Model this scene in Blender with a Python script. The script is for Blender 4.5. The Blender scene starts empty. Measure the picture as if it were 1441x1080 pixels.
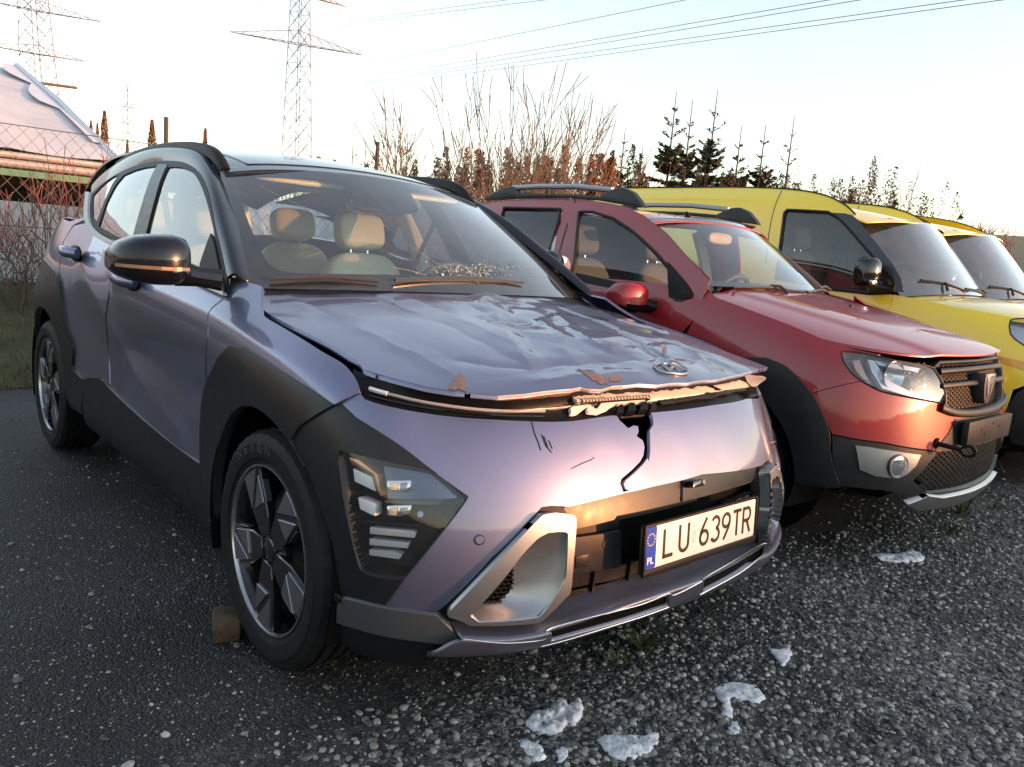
import bpy, bmesh, math, random
import numpy as np
from mathutils import Vector, Matrix
from mathutils.geometry import delaunay_2d_cdt
from math import sin, cos, tan, pi, radians, sqrt, atan2, hypot

SC = bpy.context.scene
COL = SC.collection
random.seed(7)
RNG = np.random.default_rng(11)

# ------------------------------------------------------------------ camera, sky, sun, exposure
CAM_LOC = np.array([2.027, -1.830, 1.229])
YAW, PITCH, ROLL, FOC = radians(138.088), radians(9.395), radians(4.606), 1119.6   # focal length in pixels of a 1441 px wide frame
_f = np.array([cos(YAW) * cos(PITCH), sin(YAW) * cos(PITCH), -sin(PITCH)])
_r = np.array([sin(YAW), -cos(YAW), 0.0])
_u = np.cross(_r, _f)
RIGHT = _r * cos(ROLL) + _u * sin(ROLL)
UP = -_r * sin(ROLL) + _u * cos(ROLL)
FWD = _f
cam_data = bpy.data.cameras.new('camera')
cam = bpy.data.objects.new('camera', cam_data)
COL.objects.link(cam)
M = Matrix(((RIGHT[0], UP[0], -FWD[0], CAM_LOC[0]), (RIGHT[1], UP[1], -FWD[1], CAM_LOC[1]), (RIGHT[2], UP[2], -FWD[2], CAM_LOC[2]), (0, 0, 0, 1)))
cam.matrix_world = M
cam_data.sensor_width = 36.0
cam_data.lens = FOC / 1441 * 36.0
cam_data.clip_start = 0.05
cam_data.clip_end = 3000
SC.camera = cam

SUN_EL, SUN_AZ = radians(2.7), radians(30.0)       # azimuth as angle of the direction towards the sun, counter-clockwise from +X
SKY_STRENGTH, SUN_STRENGTH, EXPOSURE = 0.15, 2.0, 2.78
world = bpy.data.worlds.new('World')
SC.world = world
world.use_nodes = True
wn = world.node_tree.nodes
wl = world.node_tree.links
wn.clear()
wo = wn.new('ShaderNodeOutputWorld')
wb = wn.new('ShaderNodeBackground')
sky = wn.new('ShaderNodeTexSky')
sky.sky_type = 'NISHITA'
sky.sun_disc = False
sky.sun_elevation = SUN_EL
sky.sun_rotation = pi / 2 - SUN_AZ
sky.altitude = 200
sky.air_density = 1.0
sky.dust_density = 1.0
sky.ozone_density = 1.6
wb.inputs['Strength'].default_value = SKY_STRENGTH
hs = wn.new('ShaderNodeHueSaturation')          # thin high haze: the sky's own colours, paler
hs.inputs['Saturation'].default_value = 0.55
wl.new(sky.outputs[0], hs.inputs['Color'])
wl.new(hs.outputs[0], wb.inputs[0])
wl.new(wb.outputs[0], wo.inputs[0])
sund = bpy.data.lights.new('sun', 'SUN')
sund.energy = SUN_STRENGTH
sund.angle = radians(0.55)
sund.color = (0.55, 0.20, 0.065)
sun = bpy.data.objects.new('sun', sund)
COL.objects.link(sun)
sd = Vector((cos(SUN_EL) * cos(SUN_AZ), cos(SUN_EL) * sin(SUN_AZ), sin(SUN_EL)))
sun.rotation_euler = sd.to_track_quat('Z', 'Y').to_euler()
sun.location = (30, 0, 20)
SC.view_settings.view_transform = 'Standard'
SC.view_settings.look = 'None'
SC.view_settings.exposure = EXPOSURE
SC.view_settings.gamma = 1
SC.view_settings.use_curve_mapping = False
SC.render.engine = 'CYCLES'
SC.cycles.max_bounces = 7
SC.cycles.transparent_max_bounces = 16
SC.cycles.caustics_reflective = False
SC.cycles.caustics_refractive = False

# ------------------------------------------------------------------ pixel <-> place
FRAME = [np.zeros(3), 0.0]          # where the vehicle being built stands (location, heading)
def set_frame(loc, yaw=0.0):
    FRAME[0] = np.array(loc, float); FRAME[1] = yaw
def to_world(P):
    P = np.atleast_2d(np.asarray(P, float)); c, s = cos(FRAME[1]), sin(FRAME[1])
    return np.stack([P[:, 0] * c - P[:, 1] * s, P[:, 0] * s + P[:, 1] * c, P[:, 2]], 1) + FRAME[0]
def to_local(P):
    P = np.atleast_2d(np.asarray(P, float)) - FRAME[0]; c, s = cos(FRAME[1]), sin(FRAME[1])
    return np.stack([P[:, 0] * c + P[:, 1] * s, -P[:, 0] * s + P[:, 1] * c, P[:, 2]], 1)
def project(P):
    d = to_world(P) - CAM_LOC; z = d @ FWD
    z = np.where(z < 0.05, 0.05, z)
    return np.stack([720.5 + FOC * (d @ RIGHT) / z, 540 - FOC * (d @ UP) / z], 1)
def ray(px, py):
    return FWD + (px - 720.5) / FOC * RIGHT - (py - 540) / FOC * UP
def at(px, py, x=None, y=None, z=None, depth=None):
    """the local point seen at a pixel, on the plane x=, y= or z= of the vehicle's frame (or at a depth)"""
    o = to_local(CAM_LOC)[0]; d = to_local(ray(px, py) + FRAME[0])[0]
    if x is not None: t = (x - o[0]) / d[0]
    elif y is not None: t = (y - o[1]) / d[1]
    elif z is not None: t = (z - o[2]) / d[2]
    else: t = depth
    return o + d * t

# ------------------------------------------------------------------ objects
def link(name, me, parent=None, mat=None, kind=None):
    o = bpy.data.objects.new(name, me)
    COL.objects.link(o)
    if parent is not None: o.parent = parent
    if mat is not None and me is not None and len(me.materials) == 0: me.materials.append(mat)
    if kind: o['kind'] = kind
    return o
def thing(name, label, cat, loc=(0, 0, 0), rz=0.0, group=None):
    o = bpy.data.objects.new(name, None)
    COL.objects.link(o)
    o.empty_display_size = 0.1
    o.location = loc; o.rotation_euler = (0, 0, rz)
    o['label'] = label; o['category'] = cat
    if group: o['group'] = group
    return o
def tag(o, label, cat, group=None):
    o['label'] = label; o['category'] = cat
    if group: o['group'] = group
    return o
def mesh(name, V, F, smooth=False, mats=None, midx=None, normals=None):
    me = bpy.data.meshes.new(name)
    me.from_pydata([tuple(map(float, v)) for v in V], [], [tuple(map(int, f)) for f in F])
    if smooth: me.shade_smooth()
    if mats:
        for m in mats: me.materials.append(m)
    if midx is not None: me.polygons.foreach_set('material_index', np.array(midx, dtype=np.int32))
    me.update()
    if normals is not None: me.normals_split_custom_set_from_vertices([tuple(map(float, n)) for n in normals])
    return me

class MB:
    """collects simple shapes into one mesh"""
    def __init__(s): s.V = []; s.F = []
    def add(s, V, F):
        k = len(s.V); s.V += [tuple(v) for v in V]; s.F += [tuple(i + k for i in f) for f in F]; return s
    def box(s, c, d, R=None):
        V = []
        for x in (-.5, .5):
            for y in (-.5, .5):
                for z in (-.5, .5):
                    v = Vector((x * d[0], y * d[1], z * d[2]))
                    if R is not None: v = R @ v
                    V.append((c[0] + v[0], c[1] + v[1], c[2] + v[2]))
        return s.add(V, [(0, 1, 3, 2), (4, 6, 7, 5), (0, 4, 5, 1), (2, 3, 7, 6), (0, 2, 6, 4), (1, 5, 7, 3)])
    def bar(s, a, b, w, h=None):
        a = Vector(a); b = Vector(b); d = b - a; L = d.length
        if L < 1e-6: return s
        R = d.to_track_quat('Z', 'Y').to_matrix()
        return s.box((a + b) / 2, (w, h or w, L), R)
    def tube(s, pts, r, n=6, cap=True):
        pts = [Vector(p) for p in pts]; k = len(s.V); m = len(pts)
        rs = r if isinstance(r, (list, tuple)) else [r] * m
        up = Vector((0.13, 0.21, 0.97)).normalized(); rings = []
        for i, p in enumerate(pts):
            t = (pts[min(i + 1, m - 1)] - pts[max(i - 1, 0)])
            if t.length < 1e-9: t = Vector((0, 0, 1))
            t.normalize()
            a = t.cross(up)
            if a.length < 1e-3: a = t.cross(Vector((1, 0, 0)))
            a.normalize(); b = t.cross(a)
            for j in range(n):
                q = p + (a * cos(2 * pi * j / n) + b * sin(2 * pi * j / n)) * rs[i]
                s.V.append(tuple(q))
        for i in range(m - 1):
            for j in range(n):
                j2 = (j + 1) % n
                s.F.append((k + i * n + j, k + i * n + j2, k + (i + 1) * n + j2, k + (i + 1) * n + j))
        if cap:
            s.F.append(tuple(k + j for j in range(n))); s.F.append(tuple(k + (m - 1) * n + j for j in reversed(range(n))))
        return s
    def lathe(s, prof, n=32, c=(0, 0, 0), axis='y', a0=0, a1=2 * pi):
        """prof: list of (radius, offset along the axis)"""
        k = len(s.V); m = len(prof); full = abs(a1 - a0 - 2 * pi) < 1e-6; nn = n if full else n + 1
        for i in range(nn):
            t = a0 + (a1 - a0) * i / n
            for r, h in prof:
                if axis == 'y': s.V.append((c[0] + r * cos(t), c[1] + h, c[2] + r * sin(t)))
                elif axis == 'x': s.V.append((c[0] + h, c[1] + r * cos(t), c[2] + r * sin(t)))
                else: s.V.append((c[0] + r * cos(t), c[1] + r * sin(t), c[2] + h))
        for i in range(n):
            i2 = (i + 1) % nn
            for j in range(m - 1):
                s.F.append((k + i * m + j, k + i2 * m + j, k + i2 * m + j + 1, k + i * m + j + 1))
        return s
    def prism(s, poly, to3, th):
        """poly in 2D, to3(p, h) -> 3D; a slab of thickness th"""
        n = len(poly)
        V = [to3(p, 0) for p in poly] + [to3(p, th) for p in poly]
        F = [tuple(range(n)), tuple(range(2 * n - 1, n - 1, -1))] + [(i, i + n, (i + 1) % n + n, (i + 1) % n) for i in range(n)]
        return s.add(V, F)
    def build(s, name, mat, parent=None, smooth=False, kind=None, bevel=0, seg=2, angle=35):
        me = mesh(name, s.V, s.F)
        bm = bmesh.new(); bm.from_mesh(me)
        bmesh.ops.recalc_face_normals(bm, faces=bm.faces)
        if bevel:
            es = [e for e in bm.edges if len(e.link_faces) == 2 and e.calc_face_angle(0) > radians(angle)]
            bmesh.ops.bevel(bm, geom=es, offset=bevel, segments=seg, affect='EDGES', profile=.6, clamp_overlap=True)
        bm.to_mesh(me); bm.free()
        if smooth or bevel:
            me.shade_smooth()
            try: me.set_sharp_from_angle(angle=radians(angle))
            except Exception: pass
        return link(name, me, parent, mat, kind)

# ------------------------------------------------------------------ spline surfaces and panels cut from them
def bs(t):
    return np.stack([(1 - t) ** 3, 3 * t ** 3 - 6 * t ** 2 + 4, -3 * t ** 3 + 3 * t ** 2 + 3 * t + 1, t ** 3], -1) / 6
class Surf:
    """uniform cubic B-spline surface through a grid of control points G[v][u]; disp(uv, P, N) may dent it"""
    def __init__(s, G, disp=None, flip=False):
        G = np.asarray(G, float)
        G = np.concatenate([2 * G[:1] - G[1:2], G, 2 * G[-1:] - G[-2:-1]], 0)
        G = np.concatenate([2 * G[:, :1] - G[:, 1:2], G, 2 * G[:, -1:] - G[:, -2:-1]], 1)
        s.G = G; s.nv, s.nu = G.shape[0] - 2, G.shape[1] - 2; s.disp = disp; s.sg = -1 if flip else 1
    def base(s, uv):
        u, v = uv[:, 0], uv[:, 1]
        iu = np.clip(np.floor(u).astype(int), 0, s.nu - 2); iv = np.clip(np.floor(v).astype(int), 0, s.nv - 2)
        bu, bv = bs(u - iu), bs(v - iv); P = np.zeros((len(uv), 3))
        for a in range(4):
            for b in range(4):
                P += (bv[:, a] * bu[:, b])[:, None] * s.G[iv + a, iu + b]
        return P
    def _n(s, f, uv, e=0.004):
        du = np.array([e, 0]); dv = np.array([0, e])
        n = np.cross(f(uv + du) - f(uv - du), f(uv + dv) - f(uv - dv)) * s.sg
        return n / np.maximum(np.linalg.norm(n, axis=1, keepdims=True), 1e-12)
    def f(s, uv):
        uv = np.asarray(uv, float); P = s.base(uv)
        if s.disp is not None:
            P = P + s.disp(uv, P, s._n(s.base, uv))
        return P
    def n(s, uv): return s._n(s.f, np.asarray(uv, float))
    def un(s, pts, w=1.0):
        """uv of the surface points seen at pixels"""
        pts = np.asarray(pts, float)
        uu, vv = np.meshgrid(np.linspace(0, s.nu - 1, 90), np.linspace(0, s.nv - 1, 60))
        g = np.stack([uu.ravel(), vv.ravel()], 1); P = s.base(g); q = project(P); N = s._n(s.base, g)
        view = to_world(P) - CAM_LOC
        c, sn = cos(FRAME[1]), sin(FRAME[1])
        Nw = np.stack([N[:, 0] * c - N[:, 1] * sn, N[:, 0] * sn + N[:, 1] * c, N[:, 2]], 1)
        ok = (Nw * view).sum(1) < 0
        if ok.sum() < 10: ok[:] = True
        g = g[ok]; q = q[ok]; out = []
        for p in pts: out.append(g[np.argmin(((q - p) ** 2).sum(1))])
        uv = np.array(out); best = uv.copy(); err = ((project(s.base(uv)) - pts) ** 2).sum(1); e = 1e-3
        for it in range(14):
            q0 = project(s.base(uv)); a = (project(s.base(uv + [e, 0])) - q0) / e; b = (project(s.base(uv + [0, e])) - q0) / e
            r = pts - q0; D = a[:, 0] * b[:, 1] - a[:, 1] * b[:, 0]; D = np.where(abs(D) < 1e-3, 1e-3, D)
            st = np.stack([(r[:, 0] * b[:, 1] - r[:, 1] * b[:, 0]) / D, (a[:, 0] * r[:, 1] - a[:, 1] * r[:, 0]) / D], 1)
            uv = uv + np.clip(st, -.5, .5)
            uv = np.clip(uv, [-.4, -.4], [s.nu - .6, s.nv - .6])
            er = ((project(s.base(uv)) - pts) ** 2).sum(1); k = er < err; best[k] = uv[k]; err[k] = er[k]
        s.err = np.sqrt(err)
        return best
def sm(pts, k=4, closed=False):
    """Catmull-Rom through the points"""
    P = np.asarray(pts, float); n = len(P); out = []
    if n < 3: return [tuple(p) for p in P]
    for i in range(n if closed else n - 1):
        p0 = P[(i - 1) % n] if closed or i > 0 else 2 * P[0] - P[1]; p1 = P[i]; p2 = P[(i + 1) % n]
        p3 = P[(i + 2) % n] if closed or i + 2 < n else 2 * P[-1] - P[-2]
        for j in range(k):
            t = j / k
            out.append(tuple(.5 * (2 * p1 + (p2 - p0) * t + (2 * p0 - 5 * p1 + 4 * p2 - p3) * t * t + (3 * p1 - p0 - 3 * p2 + p3) * t ** 3)))
    if not closed: out.append(tuple(P[-1]))
    return out
def inside(poly, p):
    x, y = p[:, 0], p[:, 1]; r = np.zeros(len(p), bool); n = len(poly); j = n - 1
    for i in range(n):
        xi, yi = poly[i]; xj, yj = poly[j]
        if yi != yj:
            r ^= ((yi > y) != (yj > y)) & (x < (xj - xi) * (y - yi) / (yj - yi) + xi)
        j = i
    return r
def segdist(poly, p):
    d = np.full(len(p), 1e9); n = len(poly)
    for i in range(n):
        a = poly[i]; b = poly[(i + 1) % n]; ab = b - a; L = (ab @ ab) + 1e-12
        t = np.clip(((p - a) @ ab) / L, 0, 1); d = np.minimum(d, np.linalg.norm(p - a - t[:, None] * ab, axis=1))
    return d
def resample(poly, step):
    out = []; n = len(poly)
    for i in range(n):
        a = poly[i]; b = poly[(i + 1) % n]; k = max(1, int(math.ceil(np.linalg.norm(b - a) / step)))
        for j in range(k): out.append(a + (b - a) * j / k)
    o2 = [out[0]]
    for p in out[1:]:
        if np.linalg.norm(p - o2[-1]) > step * .05: o2.append(p)
    if np.linalg.norm(o2[0] - o2[-1]) < step * .05: o2.pop()
    return np.array(o2)
def panel_geo(surf, outline, holes=(), res=.02, th=.012, off=0.0, jag=0.0):
    """outline and holes in uv. Returns verts, faces, normals of a curved panel with folded edges"""
    poly = np.array(outline, float); c = poly.mean(0)[None]
    e = .02
    su = np.linalg.norm(surf.base(c + [e, 0]) - surf.base(c - [e, 0])) / (2 * e); sv = np.linalg.norm(surf.base(c + [0, e]) - surf.base(c - [0, e])) / (2 * e)
    S = np.array([max(su, 1e-3), max(sv, 1e-3)])
    loops = [resample(np.array(l, float) * S, res) for l in [outline, *holes]]
    lo, hi = loops[0].min(0), loops[0].max(0)
    xs = np.arange(lo[0] + res / 2, hi[0], res); ys = np.arange(lo[1] + res / 2, hi[1], res * .87)
    if len(xs) and len(ys):
        gx, gy = np.meshgrid(xs, ys); gx = gx + (np.arange(len(ys)) % 2)[:, None] * res / 2
        g = np.stack([gx.ravel(), gy.ravel()], 1)
        k = inside(loops[0], g)
        for h in loops[1:]: k &= ~inside(h, g)
        g = g[k]
        for l in loops:
            if len(g): g = g[segdist(l, g) > res * .45]
    else: g = np.zeros((0, 2))
    V2 = []; E = []
    for l in loops:
        k = len(V2); V2 += [Vector(p) for p in l]; E += [(k + i, k + (i + 1) % len(l)) for i in range(len(l))]
    V2 += [Vector(p) for p in g]
    ov, oe, of, iv, ie, if_ = delaunay_2d_cdt(V2, E, [], 0, 1e-7)
    ov = np.array([tuple(v) for v in ov]); T = np.array([f for f in of if len(f) == 3])
    cen = ov[T].mean(1); k = inside(loops[0], cen)
    for h in loops[1:]: k &= ~inside(h, cen)
    T = T[k]
    used = np.unique(T); remap = -np.ones(len(ov), int); remap[used] = np.arange(len(used)); T = remap[T]; ov = ov[used]
    uv = ov / S; P = surf.f(uv); N = surf.n(uv)
    P = P + N * off
    # orientation
    tn = np.cross(P[T[:, 1]] - P[T[:, 0]], P[T[:, 2]] - P[T[:, 0]])
    flip = (tn * N[T[:, 0]]).sum(1) < 0
    T[flip] = T[flip][:, ::-1]
    V = [P]; NN = [N]; F = [tuple(t) for t in T]
    if th:
        cnt = {}
        for t in T:
            for a, b in ((t[0], t[1]), (t[1], t[2]), (t[2], t[0])):
                cnt[(a, b)] = 1
        be = [(a, b) for (a, b) in cnt if (b, a) not in cnt]
        # folded edge: ring0 on the panel (shares its normals), ring1 slightly rounded, ring2 deep
        idx = {}; ring = []
        for a, b in be:
            for q in (a, b):
                if q not in idx: idx[q] = len(ring); ring.append(q)
        ring = np.array(ring); out = np.zeros((len(ring), 3))
        for a, b in be:
            d = np.cross(P[b] - P[a], N[a] + N[b]); d /= np.linalg.norm(d) + 1e-12
            out[idx[a]] += d; out[idx[b]] += d
        out /= np.linalg.norm(out, axis=1, keepdims=True) + 1e-12
        r = min(.0022, abs(th) * .3)
        m0 = len(P)
        rings = [(r * .3, r * .12, .4), (r * .62, r * .75, 1.2), (r * .6, abs(th), 3.0)]
        for o_, dn, w in rings:
            V.append(P[ring] + out * (o_ - r * .6) - N[ring] * dn)
            nn = N[ring] + out * w; NN.append(nn / np.linalg.norm(nn, axis=1, keepdims=True))
        R = len(ring)
        for a, b in be:
            ia, ib = idx[a], idx[b]
            F += [(b, a, m0 + ia, m0 + ib), (m0 + ib, m0 + ia, m0 + R + ia, m0 + R + ib), (m0 + R + ib, m0 + R + ia, m0 + 2 * R + ia, m0 + 2 * R + ib)]
    return np.concatenate(V), F, np.concatenate(NN)
def panel(name, surf, outline, parent, mat, holes=(), res=.02, th=.012, off=0.0, mirror=False, both=False, label=None):
    V, F, N = panel_geo(surf, outline, holes, res, th, off)
    o = link(name, mesh(name, V, F, True, normals=N), parent, mat)
    if label: o['label'] = label
    if mirror or both:
        V2 = V * [1, -1, 1]; N2 = N * [1, -1, 1]; F2 = [tuple(reversed(f)) for f in F]
        o2 = link(name, mesh(name, V2, F2, True, normals=N2), parent, mat)
        return o, o2
    return o
# ------------------------------------------------------------------ materials
def mat(name, col, rough=.5, metal=0.0, spec=.5, coat=0.0, coat_rough=.03, bump=0.0, bscale=200, var=0.0, vscale=8, col2=None, emis=None, flake=0.0, dirt=0.0, detail=4, rvar=0.0):
    m = bpy.data.materials.new(name); m.use_nodes = True
    nt = m.node_tree; b = nt.nodes['Principled BSDF']; L = nt.links.new
    b.inputs['Base Color'].default_value = (*col, 1); b.inputs['Roughness'].default_value = rough
    b.inputs['Metallic'].default_value = metal; b.inputs['Specular IOR Level'].default_value = spec
    b.inputs['Coat Weight'].default_value = coat; b.inputs['Coat Roughness'].default_value = coat_rough
    tc = nt.nodes.new('ShaderNodeTexCoord'); csock = None
    if var or col2:
        n = nt.nodes.new('ShaderNodeTexNoise'); n.inputs['Scale'].default_value = vscale; n.inputs['Detail'].default_value = detail; n.inputs['Roughness'].default_value = .6
        L(tc.outputs['Object'], n.inputs['Vector'])
        r = nt.nodes.new('ShaderNodeValToRGB'); c2 = col2 or tuple(max(0, c * (1 - var)) for c in col); c1 = col if col2 else tuple(min(1, c * (1 + var)) for c in col)
        r.color_ramp.elements[0].position = .35; r.color_ramp.elements[1].position = .65
        r.color_ramp.elements[0].color = (*c2, 1); r.color_ramp.elements[1].color = (*c1, 1)
        L(n.outputs['Fac'], r.inputs[0]); csock = r.outputs[0]
    if dirt:
        n = nt.nodes.new('ShaderNodeTexNoise'); n.inputs['Scale'].default_value = 5; n.inputs['Detail'].default_value = 8; n.inputs['Roughness'].default_value = .7
        L(tc.outputs['Object'], n.inputs['Vector'])
        r = nt.nodes.new('ShaderNodeMapRange'); r.inputs[1].default_value = .42; r.inputs[2].default_value = .75; r.inputs[3].default_value = 0; r.inputs[4].default_value = dirt
        L(n.outputs['Fac'], r.inputs[0])
        mx = nt.nodes.new('ShaderNodeMix'); mx.data_type = 'RGBA'; L(r.outputs[0], mx.inputs[0])
        if csock: L(csock, mx.inputs[6])
        else: mx.inputs[6].default_value = (*col, 1)
        mx.inputs[7].default_value = (.12, .11, .10, 1); csock = mx.outputs[2]
        ad = nt.nodes.new('ShaderNodeMath'); ad.operation = 'MULTIPLY_ADD'; L(r.outputs[0], ad.inputs[0]); ad.inputs[1].default_value = .5; ad.inputs[2].default_value = coat_rough
        if coat: L(ad.outputs[0], b.inputs['Coat Roughness'])
    if csock: L(csock, b.inputs['Base Color'])
    if rvar:
        n = nt.nodes.new('ShaderNodeTexNoise'); n.inputs['Scale'].default_value = 30; n.inputs['Detail'].default_value = 6
        L(tc.outputs['Object'], n.inputs['Vector'])
        r = nt.nodes.new('ShaderNodeMapRange'); r.inputs[1].default_value = .3; r.inputs[2].default_value = .7; r.inputs[3].default_value = rough - rvar; r.inputs[4].default_value = rough + rvar
        L(n.outputs['Fac'], r.inputs[0]); L(r.outputs[0], b.inputs['Roughness'])
    if bump or flake:
        n = nt.nodes.new('ShaderNodeTexNoise'); n.inputs['Scale'].default_value = bscale if bump else 2500; n.inputs['Detail'].default_value = 5
        L(tc.outputs['Object'], n.inputs['Vector'])
        bp = nt.nodes.new('ShaderNodeBump'); bp.inputs['Strength'].default_value = bump or flake; bp.inputs['Distance'].default_value = .002
        L(n.outputs['Fac'], bp.inputs['Height']); L(bp.outputs[0], b.inputs['Normal'])
    if emis: b.inputs['Emission Color'].default_value = (*emis[:3], 1); b.inputs['Emission Strength'].default_value = emis[3]
    return m
def glass_mat(name, tint=(.82, .9, .88), rough=0.0, refl=1.0, dirt=.04):
    """thin pane: a tinted see-through layer under a Fresnel reflection, with a veil of dust"""
    m = bpy.data.materials.new(name); m.use_nodes = True; nt = m.node_tree; nt.nodes.clear(); L = nt.links.new
    out = nt.nodes.new('ShaderNodeOutputMaterial'); tr = nt.nodes.new('ShaderNodeBsdfTransparent'); tr.inputs[0].default_value = (*tint, 1)
    gl = nt.nodes.new('ShaderNodeBsdfGlossy'); gl.inputs['Roughness'].default_value = rough; gl.inputs['Color'].default_value = (1, 1, 1, 1)
    fr = nt.nodes.new('ShaderNodeFresnel'); 
    geo0 = nt.nodes.new('ShaderNodeNewGeometry'); ir = nt.nodes.new('ShaderNodeMapRange'); ir.inputs[3].default_value = 1.52; ir.inputs[4].default_value = 1 / 1.52; L(geo0.outputs['Backfacing'], ir.inputs[0]); L(ir.outputs[0], fr.inputs[0])   # same mirror strength from inside and outside
    mu = nt.nodes.new('ShaderNodeMath'); mu.operation = 'MULTIPLY'; mu.use_clamp = True; mu.inputs[1].default_value = 1.15 * refl
    L(fr.outputs[0], mu.inputs[0]); mx = nt.nodes.new('ShaderNodeMixShader'); L(mu.outputs[0], mx.inputs[0]); L(tr.outputs[0], mx.inputs[1]); L(gl.outputs[0], mx.inputs[2])
    df = nt.nodes.new('ShaderNodeBsdfDiffuse'); df.inputs[0].default_value = (.5, .5, .5, 1)
    tc = nt.nodes.new('ShaderNodeTexCoord'); n = nt.nodes.new('ShaderNodeTexNoise'); n.inputs['Scale'].default_value = 7; n.inputs['Detail'].default_value = 9; n.inputs['Roughness'].default_value = .7; L(tc.outputs['Object'], n.inputs['Vector'])
    r = nt.nodes.new('ShaderNodeMapRange'); r.inputs[1].default_value = .35; r.inputs[2].default_value = .8; r.inputs[3].default_value = dirt * .4; r.inputs[4].default_value = dirt * 2; L(n.outputs['Fac'], r.inputs[0])
    m2 = nt.nodes.new('ShaderNodeMixShader'); L(r.outputs[0], m2.inputs[0]); L(mx.outputs[0], m2.inputs[1]); L(df.outputs[0], m2.inputs[2]); L(m2.outputs[0], out.inputs[0])
    return m
LILAC = mat('lilac_metallic_paint', (.165, .170, .275), .40, .80, coat=.95, coat_rough=.03, flake=.08, dirt=.20)
BLACKP = mat('gloss_black_paint', (.006, .008, .016), .25, .0, spec=.2, coat=.5, coat_rough=.03, dirt=.01)
CLAD = mat('dark_grey_cladding', (.013, .014, .017), .33, .0, spec=.30, bump=.05, bscale=900, rvar=.04)
CLADR = mat('rough_black_plastic', (.007, .007, .008), .5, 0, spec=.22, bump=.12, bscale=700, dirt=.05)
SATIN = mat('satin_silver', (.34, .35, .37), .34, .9, rvar=.015)
SKID = mat('satin_grey_paint', (.13, .135, .175), .36, .7, coat=.3, rvar=.02, dirt=.15)
BLK = mat('black_plastic', (.005, .005, .006), .45, spec=.2)
GLOSSBLK = mat('piano_black', (.006, .006, .008), .12, coat=.5)
VOID = mat('cavity_black', (.004, .004, .004), .9, spec=.1)
CHROME = mat('chrome', (.7, .7, .72), .12, 1.0)
RUBBER = mat('tyre_rubber', (.007, .007, .008), .6, spec=.25, bump=.2, bscale=300, dirt=.05)
RUBSEAL = mat('seal_rubber', (.006, .006, .006), .6)
GLASS = glass_mat('window_glass', (.86, .95, .94), dirt=.02)
GLASSD = glass_mat('tinted_glass', (.28, .33, .34), refl=1.3)
LENS = glass_mat('lamp_lens', (.93, .93, .95), refl=1.1, dirt=.02)
CREAM = mat('cream_leather', (.76, .70, .57), .5, bump=.1, bscale=400)
SEATG = mat('grey_seat_fabric', (.07, .07, .075), .85, bump=.3, bscale=600)
DASH = mat('dashboard_plastic', (.03, .034, .036), .6, bump=.1, bscale=500)
WHITEL = mat('white_lamp_plastic', (.75, .75, .78), .3, coat=.5)
MACH = mat('machined_alloy', (.45, .45, .47), .28, .95, rvar=.02)
RIMBLK = mat('gloss_black_alloy', (.01, .01, .012), .18, coat=.6)
AMBER = mat('amber_plastic', (.75, .25, .04), .3)
RAWPL = mat('torn_cream_plastic', (.50, .42, .34), .5, bump=.4, bscale=150)
RUST = mat('scraped_orange_primer', (.34, .15, .06), .5, .3, bump=.8, bscale=140, col2=(.13, .12, .16), vscale=110)
WIPER = mat('wiper_black', (.02, .018, .016), .35, dirt=.2)
REDP = mat('dark_red_paint', (.27, .004, .010), .42, .0, coat=.85, coat_rough=.03, flake=.06, dirt=.03)
YELP = mat('yellow_paint', (.92, .66, .03), .35, 0, coat=.9, coat_rough=.04, dirt=.03)
YELO = mat('orange_yellow_stripe', (.75, .34, .01), .35, 0, coat=.8)
GREYPL = mat('grey_bumper_plastic', (.014, .016, .019), .42, spec=.3, bump=.15, bscale=500, dirt=.15)
MIRG = mat('mirror_shine', (.8, .8, .8), .02, 1.0)
LAMPREF = mat('lamp_reflector', (.6, .62, .65), .18, 1.0)
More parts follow.
